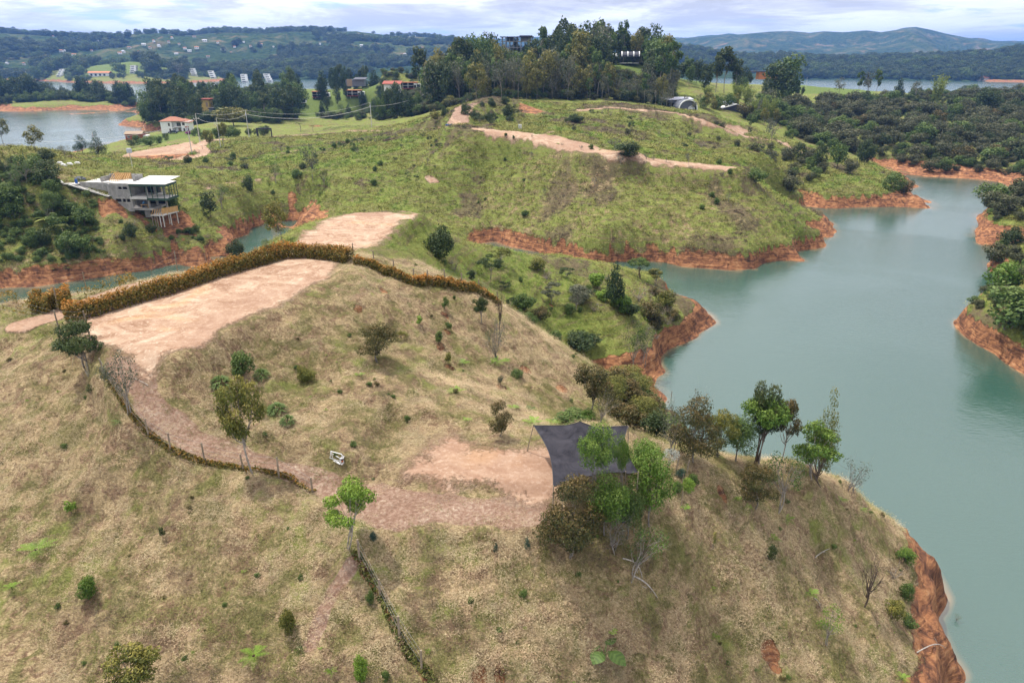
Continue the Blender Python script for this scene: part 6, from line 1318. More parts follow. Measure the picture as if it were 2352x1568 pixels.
def small_buildings():
    p = wpt(471, 238, 455); R = empty('yellow_house', p, 0, 'yellow house with red flat roof among the pines', 'house'); MB().box(-2.6, 2.4, 0, 6, -6, 2.2).build('wall', M['yellow'], R); MB().box(-3, 3.6, -1.0, 7, 2.2, 2.8).build('roof', M['deck'], R); MB().box(.4, 1.6, -.1, 0, -2, .6).build('door', M['plank'], R)
    p = wpt(488, 262, 445); R = empty('dark_cottage', p, 0, 'dark cottage with black roof below the yellow house', 'house'); MB().box(-1.8, 1.8, 0, 5, -3, 3).build('wall', M['grey'], R); MB().box(-2.2, 2.2, -.6, 6, 3, 3.5).build('roof', M['darkroof'], R); MB().box(-.6, .6, -.1, 0, -2, 1.6).build('door', M['tile'], R)
    plant('bush', 487, 276, 12, 9, 'magenta flowering creeper at the dark cottage', mat='flower')
    p = wpt(818, 189, 560); R = empty('dark_bungalow', p, 0, 'dark bungalow with grey roof on top of the grassy slope', 'house'); MB().box(-8, 6, 0, 7, -3, 1.6).build('wall', M['grey'], R); MB().sheet([(-2,-1.5,1.7),(7.5,-1.5,1.7),(7.5,8,2.9),(-2,8,2.9)], .3).build('roof', M['darkroof'], R); MB().box(-7, -3, -.1, 0, -3, 2.2).build('door', M['plank'], R)
    p = wpt(900, 203, 470); R = empty('red_roof_house', p, 0, 'white house with red roof among the trees left of the forest hill', 'house'); MB().box(-5, 5, 0, 6, -3, 2.5).build('wall', M['white'], R); MB().sheet([(-6,-1,2.4),(6,-1,2.4),(6,7,4),(-6,7,4)], .25).build('roof', M['deck'], R)
    # hilltop frame building
    p = wpt(1190, 101, 462); R = empty('concrete_building', p, rad(-3), 'dark unfinished concrete building on top of the forest hill', 'building'); R.scale = (.8, .8, .7)
    for z in (-7.5, -3.4, 1.6): MB().box(-13, 11, 0, 12, z, z + .5).build('floor_slab', M['concrete'], R)
    MB().box(-14, 12, -1, 13, 5.2, 5.8).build('roof_slab', M['darkroof'], R); MB().box(1, 10.8, .2, 12, 5.81, 6.7).build('roof_box', M['darkroof'], R)
    for i in range(9):
        for y in (.3, 6, 11.5): MB().box(-12.6 + i * 2.9, -12.3 + i * 2.9, y, y + .3, -8, 5.2).build('column', M['concrete'], R)
    MB().box(2, 10, 3, 3.3, 2.1, 5.2).build('wall', M['concrete'], R); MB().box(-9, -4, 8, 8.2, 2.1, 5.2).build('wall', M['grey'], R)
    # arched pavilion
    p = wpt(1446, 144, 425); R = empty('pavilion', p, rad(-6), 'open pavilion with dark arched roof and white ribs on the hilltop lawn', 'pavilion'); n = 9; R.scale = (.75, .75, .8)
    def arch(mb, x0, x1, r, dz=0):
        pr = [(-math.cos(i/n*math.pi) * 5.5 * r, math.sin(i/n*math.pi) * 3.2 * r + 3.9 + dz) for i in range(n+1)]
        for (ya, za), (yb, zb) in zip(pr[:-1], pr[1:]): mb.sheet([(x0,ya,za),(x1,ya,za),(x1,yb,zb),(x0,yb,zb)], .12)
        return mb
    arch(MB(), -7, 7, 1).build('roof', M['darkroof'], R)
    for x in (-6.6, -2.2, 2.2, 6.4): arch(MB(), x, x + .7, 1.02, .12).build('rib', M['white'], R)
    for x in (-6.8, -2.2, 2.2, 6.6):
        for y in (-5.2, 5.2): MB().box(x, x + .25, y, y + .25, -1, 4).build('post', M['darkroof'], R)
    MB().box(-7, 7, -5, 5, -.6, -.1).build('floor', M['slab'], R)
    arch(MB(), -15, -9.5, .7, -.3).build('side_roof', M['white'], R)
    # grey cabin and arched shelter
    p = hit(1562, 247); R = empty('grey_cabin', (p.x, p.y + 2, p.z - .3), rad(3), 'dark grey cabin with flat pale roof behind the bare trees', 'cabin'); holed(MB(), -7, 5, -.5, 3.4, [(-4.5,-2,.6,2.4)], 0, .3).box(-7, -6.7, .3, 6, -.5, 3.4).box(4.7, 5, .3, 6, -.5, 3.4).build('wall', M['grey'], R); window(R, -4.5, .6, 2.5, 1.8, .1, 'grey'); MB().sheet([(-7.5,-1,3.5),(6.5,-1,3.7),(6.5,7,4.3),(-7.5,7,4.1)], .3).build('roof', M['roofwhite'], R)
    p = hit(1580, 252); R = empty('arched_shelter', (p.x, p.y, p.z - .3), rad(12), 'arched grey tent shelter with white rim in front of the grey cabin', 'tent')
    pr = [(-math.cos(i/12*math.pi) * 4.6, math.sin(i/12*math.pi) ** .8 * 4.6) for i in range(13)]; m = MB(); 
    for (xa, za), (xb, zb) in zip(pr[:-1], pr[1:]): m.sheet([(xa,0,za),(xb,0,zb),(xb,7,zb),(xa,7,za)], .08)
    m.build('skin', M['grey'], R); m = MB()
    for (xa, za), (xb, zb) in zip(pr[:-1], pr[1:]): m.bar((xa,-.1,za),(xb,-.1,zb),.4)
    m.build('rim', M['white'], R); MB().raw([(0,1.2,0)] + [(x*.93,1.2,z*.93) for x, z in pr], [(0,i,i+1) for i in range(1,13)]).build('back_wall', M['grey'], R); m = MB()
    for i in range(6): a0 = i/6*math.pi; m.bar((2 - math.cos(a0) * 1.6, .6, math.sin(a0) * 1.8), (2 - math.cos(a0 + .5) * 1.6, .6, math.sin(a0 + .5) * 1.8), .25)
    m.box(.6, 3.3, .9, 1.1, 0, 1.3).build('entrance', M['white'], R)
    p = hit(1690, 257); R = empty('black_shed', (p.x, p.y, p.z), rad(2), 'black walled shed with white edged gable roof', 'shed'); MB().raw([(-6,0,-1),(6,0,-1),(6,0,1.6),(0,0,3.2),(-6,0,1.6),(-6,6,-1),(6,6,-1),(6,6,1.6),(0,6,3.2),(-6,6,1.6)], [(0,1,2,3,4),(9,8,7,6,5),(0,5,6,1),(1,6,7,2),(4,9,5,0)]).build('wall', M['darkroof'], R); MB().sheet([(-7,-.6,1.5),(0,-.6,3.4),(0,6.5,3.4),(-7,6.5,1.5)], .25).build('roof', M['white'], R); MB().sheet([(0,-.6,3.4),(7,-.6,1.5),(7,6.5,1.5),(0,6.5,3.4)], .25).build('roof', M['white'], R)
    p = hit(1682, 243); R = empty('dark_tent', p, 0, 'small dark tent beside the pale drive above the black shed', 'tent'); MB().raw([(-2.5,0,0),(2.5,0,0),(0,0,2.4),(-2.5,4,0),(2.5,4,0),(0,4,2.4)], [(0,1,2),(5,4,3),(0,2,5,3),(1,4,5,2),(0,3,4,1)]).build('canvas', M['blue'], R); MB().bar((-3.2,-.2,0),(-3.2,-.2,2),.15).bar((-3.2,-.2,2),(0,-.2,2.45),.1).build('pole', M['white'], R)
    cr(hit(1545, 229), .3, 'white and dark car above the grey cabin', 'roofwhite'); cr(hit(1664, 240), .2, 'pale car among the trees above the arched shelter', 'roofwhite'); cr(hit(1197, 218), .1, 'white car under the trees at the foot of the forest hill', 'white')
    p = wpt(1757, 172, 500); R = empty('orange_house', p, 0, 'low orange house with dark roof behind the bamboo', 'house'); MB().box(-4, 10, 0, 6, -3, 1.6).build('wall', M['orangeroof'], R); MB().box(-12, 5, -1, 7, 1.7, 2.2).build('roof', M['darkroof'], R)
    # road gate
    a = hit(1000, 316) if False else hit(590, 315); R = empty('road_gate', a, 0, 'black portal gate over the dirt road beside the tall pole', 'gate'); MB().box(0, .8, 0, .5, -.3, 3.7).build('gate_post', M['darkroof'], R); MB().box(6.2, 6.6, 0, .5, -.3, 3.2).build('gate_post', M['darkroof'], R); MB().box(.8, 6.6, 0, .5, 3.2, 3.7).build('beam', M['darkroof'], R)
    # small marker things
    for u, v, nm, cat, lab, mat, s in ((939,296 if False else 288,'tarpaulin','tarpaulin','pale blue sheet beside the track under the knoll','blue',.8),):
        q = hit(797 * 0 + 1796 / 1.7415 * 0 + 1031, 289); b = MB().box(-1.1, 1.1, -.5, .5, 0, .5); o = b.build('blue_sheet', M['blue']); o.location = q; tag(o, lab, cat)
    q = hit(2080 / 1.7415, 297); o = MB().box(-.5, .5, -.4, .4, 0, 1.4).build('concrete_block', M['slab']); o.location = q; tag(o, 'pale concrete block on the slope behind the clay ridge', 'block')
small_buildings()

# ------------------------------------------------------------------ poles and lines
POLES = [((440.6,351.5),(433.9,292.9),'concrete pole at the corner of the pink clay plateau',''),((459.5,327),(452.8,267.3),'tall concrete pole with crossarm beside the white house','x'),((507,339.3),(499.2,277.7),'concrete pole with bracket crossarm among the roadside saplings','x'),((572.4,316),(566.3,260),'tallest concrete pole beside the black gate',''),((854,293),(851.6,242),'slim white pole left of the forest hill',''),((335,313),(332,290),'short pole in front of the brick house',''),((222.5,355),(218,309),'leaning white lamp post on the left hill','l'),((59,379),(58,353),'short green lamp post at the top of the left hill',''),((1851,200),(1853,180),'white mast on the lawn at the right','')]
TOPS = []
for (u, v), (u1, v1), lab, kind in POLES:
    p = hit(u, v); h = px(v - v1, p) / CP * .98; o = empty('utility_pole' if h > 5 else 'lamp_post', p, 0, lab, 'pole'); m = M['pole'] if 'green' not in lab else M['green']
    MB().bar((0, 0, -.3), (0, 0, h), .34 if h > 7 else .2, 8, .22 if h > 7 else .14).build('shaft', m, o)
    if kind == 'x':
        MB().bar((-1.3, 0, h * .82), (1.3, 0, h * .82), .14).bar((-1.1, 0, h * .82), (0, 0, h * .7), .08).build('crossarm', m, o)
        for x in (-1.1, 0, 1.1): MB().bar((x, 0, h * .82), (x, 0, h * .82 + .4), .14, 6).build('insulator', M['slab'], o)
    elif h > 7: MB().bar((0, -.25, h * .9), (0, -.25, h * .8), .4, 8).build('transformer', M['roofwhite'], o)
    TOPS.append(Vector(p) + Vector((0, 0, h)))
def cable(a, b, sag, label, r=.035):
    o = empty('power_line', a, 0, label, 'power line'); n = 14; m = Tubes(); d = b - a; t = np.linspace(0, 1, n)[:, None]; m.tube(np.array(d)[None] * t + np.array([[0, 0, -1.]]) * (sag * 4 * t * (1 - t)), r, r, 4)
    link(bpy.data.objects.new('cable', m.mesh('cable', M['pole'])), o)
dn = Vector((0, 0, -1.6))
cable(TOPS[3], TOPS[4], 3.0, 'upper line from the pole beside the gate towards the forest hill'); cable(TOPS[3] + dn, TOPS[4] + dn * 1.1, 3.2, 'lower thick line from the pole beside the gate towards the forest hill', .07)
cable(TOPS[2], TOPS[3] + dn, 1.2, 'line between the bracket pole and the pole beside the gate', .05); cable(TOPS[1], TOPS[3], 1.2, 'line between the tall pole by the white house and the gate pole'); cable(TOPS[1] + dn, TOPS[2] + dn, .8, 'low line between the two crossarm poles')
cable(TOPS[0], V(60, 300, 14) and Vector(V(60, 300, 12)), 2.0, 'line from the plateau pole down towards the left shore', .045); cable(TOPS[4] + dn, Vector(V(1010, 400, 30)), 2.5, 'line from the slim white pole into the forest hill', .05)
p = hit(305, 388); o = empty('transformer_box', p, 0, 'white meter box on a short mast at the road below the plateau', 'box'); MB().bar((0,0,-.2),(0,0,6),.2,6).build('shaft', M['pole'], o); MB().box(-.6,.6,-.4,.4,4.6,5.9).build('cabinet', M['roofwhite'], o)

# ------------------------------------------------------------------ houses scattered on the far hills and points
def hit_far(u, v):
    d = ray(u, v); hx = math.hypot(d[0], d[1])
    for r in np.exp(np.linspace(math.log(1500), math.log(7500), 500)):
        k = r / hx; x, y, z = d[0]*k, d[1]*k, CAMZ + d[2]*k
        if z < far_z(x, y): return Vector((x, y, far_z(x, y)))
    return None
FARM = [(40,115),(15,148),(54,150),(140,120),(148,118),(122,85),(170,128),(190,110),(210,118),(214,92),(225,100),(262,95),(275,124),(282,120),(296,112),(318,120),(330,104),(345,118),(352,96),(365,112),(388,101),(394,88),(405,126),(412,105),(425,118),(436,122),(446,86),(452,112),(470,96),(478,132),(500,104),(512,118),(530,122),(538,110),(560,98),(575,112),(600,104),(628,110),(660,112),(700,106),(735,104),(745,112),(790,100),(830,108),(880,118),(915,98),(930,126),(970,112),(1010,118),(1040,124)]
def far_houses():
    protos = []
    for wm, rm in (('white', 'orangeroof'), ('white', 'roofwhite'), ('slab', 'tile')):
        m = MB().box(-8, 8, 0, 9, -6, 6); o = m.build('farmhouse', M[wm]); gable(MB(), -8, 8, 0, 9, 6, 3, 1, .4).build('roof', M[rm], o); MB().box(-5, -2, -.15, -.02, 1, 4).box(2, 5, -.15, -.02, 1, 4).build('window', M['glass'], o); protos.append(o)
    used = set()
    for i, (u, v) in enumerate(FARM):
        p = hit_far(u, v)
        if p is None: continue
        k = i % 3
        o = protos[k] if k not in used else copy_tree(protos[k]); used.add(k)
        o.location = p; s = random.uniform(.26, .5); o.scale = (s * random.uniform(.8, 1.6), s, s * .9); o.rotation_euler.z = random.uniform(-.6, .6); tag(o, 'tiny pale farmhouse scattered on the farmed hills across the lake', 'house', 'farmhouses on the far hills')
    for u, v, sx, sy, lab in ((77,112,34,14,'pale tilted greenhouse sheet on the far hillside at the left'),(805,130/1.0,1,1,''),(1060,118,34,12,'greenhouse roof on the far hillside left of the forest hill')):
        if not lab: continue
        p = hit_far(u, v)
        if p is None: continue
        o = empty('greenhouse', p, 0, lab, 'greenhouse'); MB().sheet([(-sx/2,-sy,2),(sx/2,-sy,2),(sx/2,sy,sy*.4),(-sx/2,sy,sy*.4)], 1).build('roof', M['roofwhite'], o); MB().box(-sx/2, sx/2, -sy+.2, -sy+.8, -8, 2).build('wall', M['slab'], o)
    for u, Y, lab in ((2262,1418,'left reddish roofed house on the small point across the lake'),(2312,1422,'middle reddish roofed house on the small point across the lake'),(2345,1440,'right reddish roofed house on the small point across the lake')):
        x, y, _ = V(u, Y, 4); z = zat(x, y); o = empty('lake_house', (x, y, z), 0, lab, 'house'); MB().box(-9, 9, 0, 10, -1, 5).build('wall', M['slab'], o); gable(MB(), -9, 9, 0, 10, 5, 4, 1, .5).build('roof', M['tile'], o)
    p = hit_far(2310, 163)
    if p: 
        o = MB().sheet([(-40,-10,0),(20,-10,2),(34,6,9),(-10,4,6)], 1).build('pale_roof', M['roofwhite']); o.location = p + Vector((0, 0, 1)); tag(o, 'pale curved roof on the green point across the lake', 'roof')
far_houses()

# ------------------------------------------------------------------ woods: every tree of its own
KEEP = []                                                   # sight lines kept open: (u0, u1, row of the foot, distance)
for u, v, w_, Y in ((681,240,30,470),(736,226,20,480),(816,224,30,500),(944,206,20,460),(471,240,5,455),(1187,101,34,462),(1446,153,26,425),(1565,246,26,330),(1582,250,22,325),(1690,254,26,330),(398,302,36,355),(818,192,20,560),(1197,216,14,330),(572,310,6,320),(133,180,12,1500),(303,172,12,1500),(445,179,11,1500),(488,185,11,1500),(560,192,12,1500),(618,190,12,1500),(482,149,11,1500),(538,148,15,1500),(228,179,18,1500),(707,182,12,1500)): KEEP.append((u - w_, u + w_, v, Y))
def uv(p):
    d = np.array([p[0], p[1], p[2] - CAMZ]); dep = d[1] * CP - d[2] * SP; return CX + F0 * d[0] / dep, CY - F0 * (d[1] * SP + d[2] * CP) / dep
TAKEN = []
def free(p, r, h, w_):
    u, v = uv((p[0], p[1], p[2] + h)); wu = w_ / 2 / p[1] * F0
    for u0, u1, vf, Y in KEEP:
        if p[1] < Y + 4 and u + wu * .8 > u0 and u - wu * .8 < u1 and v < vf: return False
    return all((p[0] - q[0]) ** 2 + (p[1] - q[1]) ** 2 > ((r + q[2]) * .5) ** 2 for q in TAKEN)
def wood(region, n, kinds, h0, h1, ratio, group, gap=1.0, minz=1.2, near=0, seed=1, hfun=None):
    """n trees inside a region of (u, distance) corners; kinds: (kind, weight, label, material override)"""
    r = np.random.default_rng(seed); xy = np.array([V(u, Y, 10)[:2] for u, Y in region]); lo, hi = xy.min(0), xy.max(0); ux = ((xy[:, 0] / xy[:, 1]).min(), (xy[:, 0] / xy[:, 1]).max()); ws = np.array([k[1] for k in kinds], float); ws /= ws.sum(); made = 0; tries = 0
    while made < n and tries < n * 60:
        tries += 1; q = r.uniform(lo, hi)
        if sdist(xy, np.array([q[0]]), np.array([q[1]]))[0] < 0: continue
        z = zat(*q)
        if z < minz: continue
        k = kinds[r.choice(len(kinds), p=ws)]; h = r.uniform(h0, h1) * (hfun(q) if hfun else 1); w_ = h * r.uniform(*ratio)
        if k[0] in ('gum', 'gumtall'): w_ *= 1.05
        if not free((q[0], q[1], z), w_ * .55 * gap, h, w_): continue
        TAKEN.append((q[0], q[1], w_ * .55 * gap)); fu = (q[0] / q[1] - ux[0]) / (ux[1] - ux[0]); fd = (q[1] - lo[1]) / (hi[1] - lo[1]); hh_ = (h / (hfun(q) if hfun else 1) - h0) / (h1 - h0)
        grow(k[0], (q[0], q[1], z), h, w_, ('tall ' if hh_ > .66 else 'low ' if hh_ < .33 else '') + k[2] + ', ' + ('front ', 'forward ', 'back ', 'rear ')[min(3, max(0, int(fd * 4)))] + ('left', 'mid-left', 'centre', 'mid-right', 'right')[min(4, max(0, int(fu * 5)))], group, mat=k[3] if len(k) > 3 else None, rz=r.uniform(0, 6.28), sink=.15); made += 1
    return made
def lone(kind, u, Y, vtop, w_, label, group=None, **kw):
    x, y, _ = V(u, Y, 20); z = max(zat(x, y), .3); h = vz(vtop, Y) - z; TAKEN.append((x, y, w_ * .4)); return grow(kind, (x, y, z), h, w_, label, group, **kw)
# forest hill: trees on the skyline by hand
for k, u, Y, vt, w_, l in (('gum',1283,440,63,15,'open crowned gum tree, left of the skyline group on the forest hill'),('gum',1312,438,50,19,'large dark gum tree of the skyline group on the forest hill'),('gumtall',1332,445,60,14,'gum tree right of the large dark one on the skyline'),('gum',1362,442,54,18,'flat crowned gum tree in the middle of the skyline group'),('gum',1385,436,66,20,'broad dark gum tree below the tallest one'),('gumtall',1424,440,42,15,'tallest airy gum tree on the skyline of the forest hill'),('gum',1410,430,72,14,'dark gum tree under the tallest airy one'),('woodtree',1240,430,88,20,'dark domed tree left of the skyline gum trees'),('gumtall',1228,440,84,9,'pointed tree beside the hilltop building'),('gum',1480,420,90,14,'gum tree right of the arched pavilion'),('woodtree',1262,425,84,18,'dark tree between the domed tree and the skyline gums'),('gumtall',1112,430,88,9,'thin gum tree left of the hilltop building'),
    ('gum',1660,400,108,20,'tall dark gum tree right of the forest hill'),('gum',1640,395,128,16,'shorter gum tree left of the tall dark one right of the hill'),('gum',1682,398,130,15,'slender gum tree right of the tall dark one beyond the hill'),('greentree',1800,415,122,24,'large layered green tree at the left end of the right lawn'),('woodtree',1785,410,142,22,'dark tree under the large layered green tree'),('gumtall',1575,415,132,12,'tall green tree at the right foot of the forest hill'),('woodtree',1555,420,140,14,'dark tree at the right foot of the forest hill'),
    ('gumtall',1070,425,84,12,'tall thin gum tree rising above the left part of the forest'),('gum',1050,430,92,15,'dark gum tree beside the tall thin one at the left of the forest'),('gum',965,440,108,18,'spreading gum tree at the left end of the forest'),
    ('gumtall',1968,470,158,10,'thin tree at the left of the row on the right lawn'),('greytree',1990,468,150,12,'half bare tree leaning in the row on the right lawn'),('gumtall',2010,466,156,10,'leaning thin tree in the row on the right lawn'),('pine',2062,468,172,9,'small dark conifer on the right lawn in front of the water'),('greytree',2102,462,180,9,'small twiggy tree on the right lawn'),('greytree',1925,480,172,12,'pale bare bush tree at the left of the row on the right lawn'),('bamboo',2150,455,170,18,'yellow green bamboo clump in front of the far water'),('darkbush',2268,430,196,14,'dark round tree against the far water at the right')): lone(k, u, Y, vt, w_, l)
for u, Y, vt, w_, l in ((1690,372,186,13,'large yellow green bamboo clump right of the forest hill'),(1715,368,190,12,'bamboo clump right of the largest bamboo'),(1620,372,196,10,'bamboo clump on the lawn left of the gum trees'),(1730,345,222,8,'lower bamboo clump above the black shed'),(1755,345,218,7,'slim arching bamboo in the lower row'),(1772,347,224,7,'rightmost arching bamboo of the lower row')): lone('bamboo', u, Y, vt, w_, l)
lone('greentree', 530, 392, 236, 22, 'round olive tree beside the tall pole', mat='gold'); 
HK = [('gum',3,'dark gum tree in the dense wood of the forest hill'),('gumtall',2,'slender mid green gum tree in the dense wood of the forest hill'),('woodtree',3,'dark round crowned tree in the dense wood of the forest hill'),('goldtree',1.6,'yellowish crowned tree on the front of the forest hill'),('greentree',1.6,'green round crowned tree in the wood of the forest hill'),('greytree',.7,'thinly leaved grey tree in the wood of the forest hill')]
wood([(1190,366),(1530,352),(1545,430),(1480,470),(1140,470),(1010,440),(1000,400)], 165, HK, .55, 1.25, (.5, .75), 'trees of the forest hill', .62, seed=3, hfun=lambda q: float(np.clip(58 - zat(*q), 12, 25)))
wood([(950,365),(1060,350),(1190,366),(1010,440),(930,430)], 46, HK, .75, 1.05, (.5, .75), 'trees of the forest hill', .65, seed=4, hfun=lambda q: float(np.clip(58 - zat(*q), 12, 25)))
wood([(1090,335),(1280,342),(1540,342),(1540,358),(1280,362),(1100,356)], 56, [('goldtree',2.6,'yellowish tree with pale trunk along the front edge of the forest'),('greytree',2.5,'pale trunked thin tree along the front edge of the forest'),('gumtall',2,'slender green tree along the front edge of the forest')], 10, 23, (.45, .72), 'trees along the front edge of the forest', .7, seed=5)
wood([(1560,380),(1850,400),(1850,470),(1560,470)], 26, [('woodtree',2,'dark tree behind the bamboo right of the forest hill'),('greentree',2,'green tree behind the bamboo right of the forest hill'),('gum',1,'gum tree behind the bamboo right of the forest hill')], 8, 15, (.5, .75), 'trees behind the bamboo', .9, seed=6)
wood([(1470,312),(1720,318),(1790,350),(1700,372),(1500,345)], 22, [('greytree',1,'thin half bare tree around the grey cabin'),('scrubgreen',2,'leafy small tree around the grey cabin'),('goldtree',1,'yellowish small tree around the grey cabin')], 5, 9, (.6, .9), 'small trees around the grey cabin', .9, seed=7)
# peninsulas on the left
PK = [('pine',4,'dark pine on the peninsula behind the white house'),('woodtree',1.5,'dark broad tree on the peninsula behind the white house'),('greentree',.7,'green broad tree on the peninsula behind the white house'),('gum',1,'gum tree on the peninsula behind the white house')]
wood([(335,455),(470,425),(620,455),(700,490),(660,600),(500,650),(380,600),(330,500)], 105, PK, 15, 25, (.5, .8), 'trees of the peninsula behind the white house', .58, seed=8)
wood([(680,520),(870,600),(960,560),(960,640),(700,650)], 30, [('pine',3,'dark pine on the ridge above the cabins'),('gum',1,'gum tree on the ridge above the cabins')], 14, 22, (.45, .65), 'pines on the ridge above the cabins', .8, seed=9)
wood([(700,500),(760,505),(880,500),(930,470),(860,560),(760,560)], 12, [('pine',2,'pine between the cabins on the grass slope'),('woodtree',1,'dark tree between the cabins on the grass slope')], 10, 18, (.42, .6), 'trees between the cabins', .9, seed=10)
wood([(860,360),(960,350),(990,400),(930,455),(860,440)], 26, [('woodtree',2,'dark tree in the hollow left of the forest hill'),('greentree',2,'green tree in the hollow left of the forest hill'),('pine',1,'pine in the hollow left of the forest hill')], 10, 19, (.5, .7), 'trees in the hollow left of the forest hill', .85, seed=11)
wood([(-60,690),(300,690),(310,705),(200,745),(0,775),(-60,770)], 80, [('pine',3,'dark pine on the wooded point in the left lake'),('woodtree',1.4,'dark round tree on the wooded point in the left lake'),('greentree',.8,'green bush like tree on the shore of the wooded point')], 13, 25, (.6, .9), 'trees of the wooded point in the left lake', .55, seed=12)
wood([(60,1430),(200,1370),(430,1380),(440,1560),(300,1620),(80,1620)], 74, [('woodtree',3,'dark tree among the white blocks on the resort point'),('greentree',1.4,'green tree among the white blocks on the resort point'),('greytree',.5,'greyish tree among the white blocks on the resort point')], 16, 32, (.8, 1.25), 'trees of the resort point', .6, seed=13)
# scrub wood on the right
SK = [('scrub',5,'dull olive scrub tree in the dense thicket on the right shore'),('scrubgreen',1.6,'fresh green tree in the dense thicket on the right shore'),('woodtree',1.0,'dark tree in the dense thicket on the right shore'),('rustbush',.6,'brownish bush in the dense thicket on the right shore'),('greytree',.4,'grey twiggy tree in the dense thicket on the right shore')]
wood([(1700,345),(1890,300),(1985,318),(2110,292),(2352,268),(2560,262),(2560,420),(2352,470),(2100,460),(1860,440),(1740,400)], 285, SK, 5.0, 9.5, (.9, 1.3), 'trees of the thicket on the right shore', .5, 1.6, seed=14)
wood([(1900,455),(2352,470),(2560,470),(2560,560),(2352,545),(2100,500)], 40, SK[:3], 5, 9, (.9, 1.3), 'trees of the thicket on the right shore', .8, seed=15)
for k, u, v, h, w_, l in (('greentree',1920,388,70,52,'round green tree near the end of the dirt track'),('woodtree',1880,392,60,36,'dark tree left of the round green one at the track end'),('woodtree',1835,372,46,34,'dark pointed bush above the end of the dirt track'),('greytree',1770,335,60,40,'thin grey tree beside the dirt track'),('scrubgreen',2050,440,46,54,'bushy tree on the tip of the third point'),('scrub',2075,446,36,40,'olive bush beside the bushy tree on the tip of the third point'),('scrub',1815,440,40,46,'olive shrub at the left shore of the third point'),('scrubgreen',1735,420,36,44,'green shrub on the flank behind the middle hill'),('darkbush',1990,375,60,40,'dark tree at the head of the small cove'),('scrub',1950,400,36,36,'grey shrub on the grassy third point')): plant(k, u, v, h, w_, l)
wood([(1700,225),(1830,230),(1900,245),(1880,275),(1760,262),(1690,240)], 26, [('scrub',3,'olive scrub bush on the slope of the third point'),('scrubgreen',1,'green scrub bush on the slope of the third point')], 3, 5.5, (.8, 1.2), 'scrub on the slope of the third point', .9, seed=16)
wood([(2255,190),(2290,187),(2420,188),(2600,188),(2600,214),(2420,222),(2310,214),(2262,203)], 20, [('scrubgreen',2,'green tree crowding the upper headland at the right edge'),('scrub',3,'olive tree crowding the upper headland at the right edge')], 4.5, 8, (.9, 1.3), 'trees of the upper headland at the right edge', .7, seed=17)
wood([(2300,152),(2352,150),(2600,148),(2600,170),(2352,164),(2310,161)], 9, [('scrub',1,'olive tree on the narrow headland at the right edge'),('darkbush',1,'dark bush on the narrow headland at the right edge')], 3.5, 6, (.9, 1.2), 'trees of the narrow headland at the right edge', .7, seed=18)
wood([(2262,118),(2300,110),(2360,100),(2600,98),(2600,132),(2352,132),(2275,128)], 15, [('greentree',2,'bright green tree on the lower headland at the right edge','bright'),('scrubgreen',2,'green bushy tree on the lower headland at the right edge')], 5, 8, (.9, 1.2), 'trees of the lower headland at the right edge', .7, seed=19)
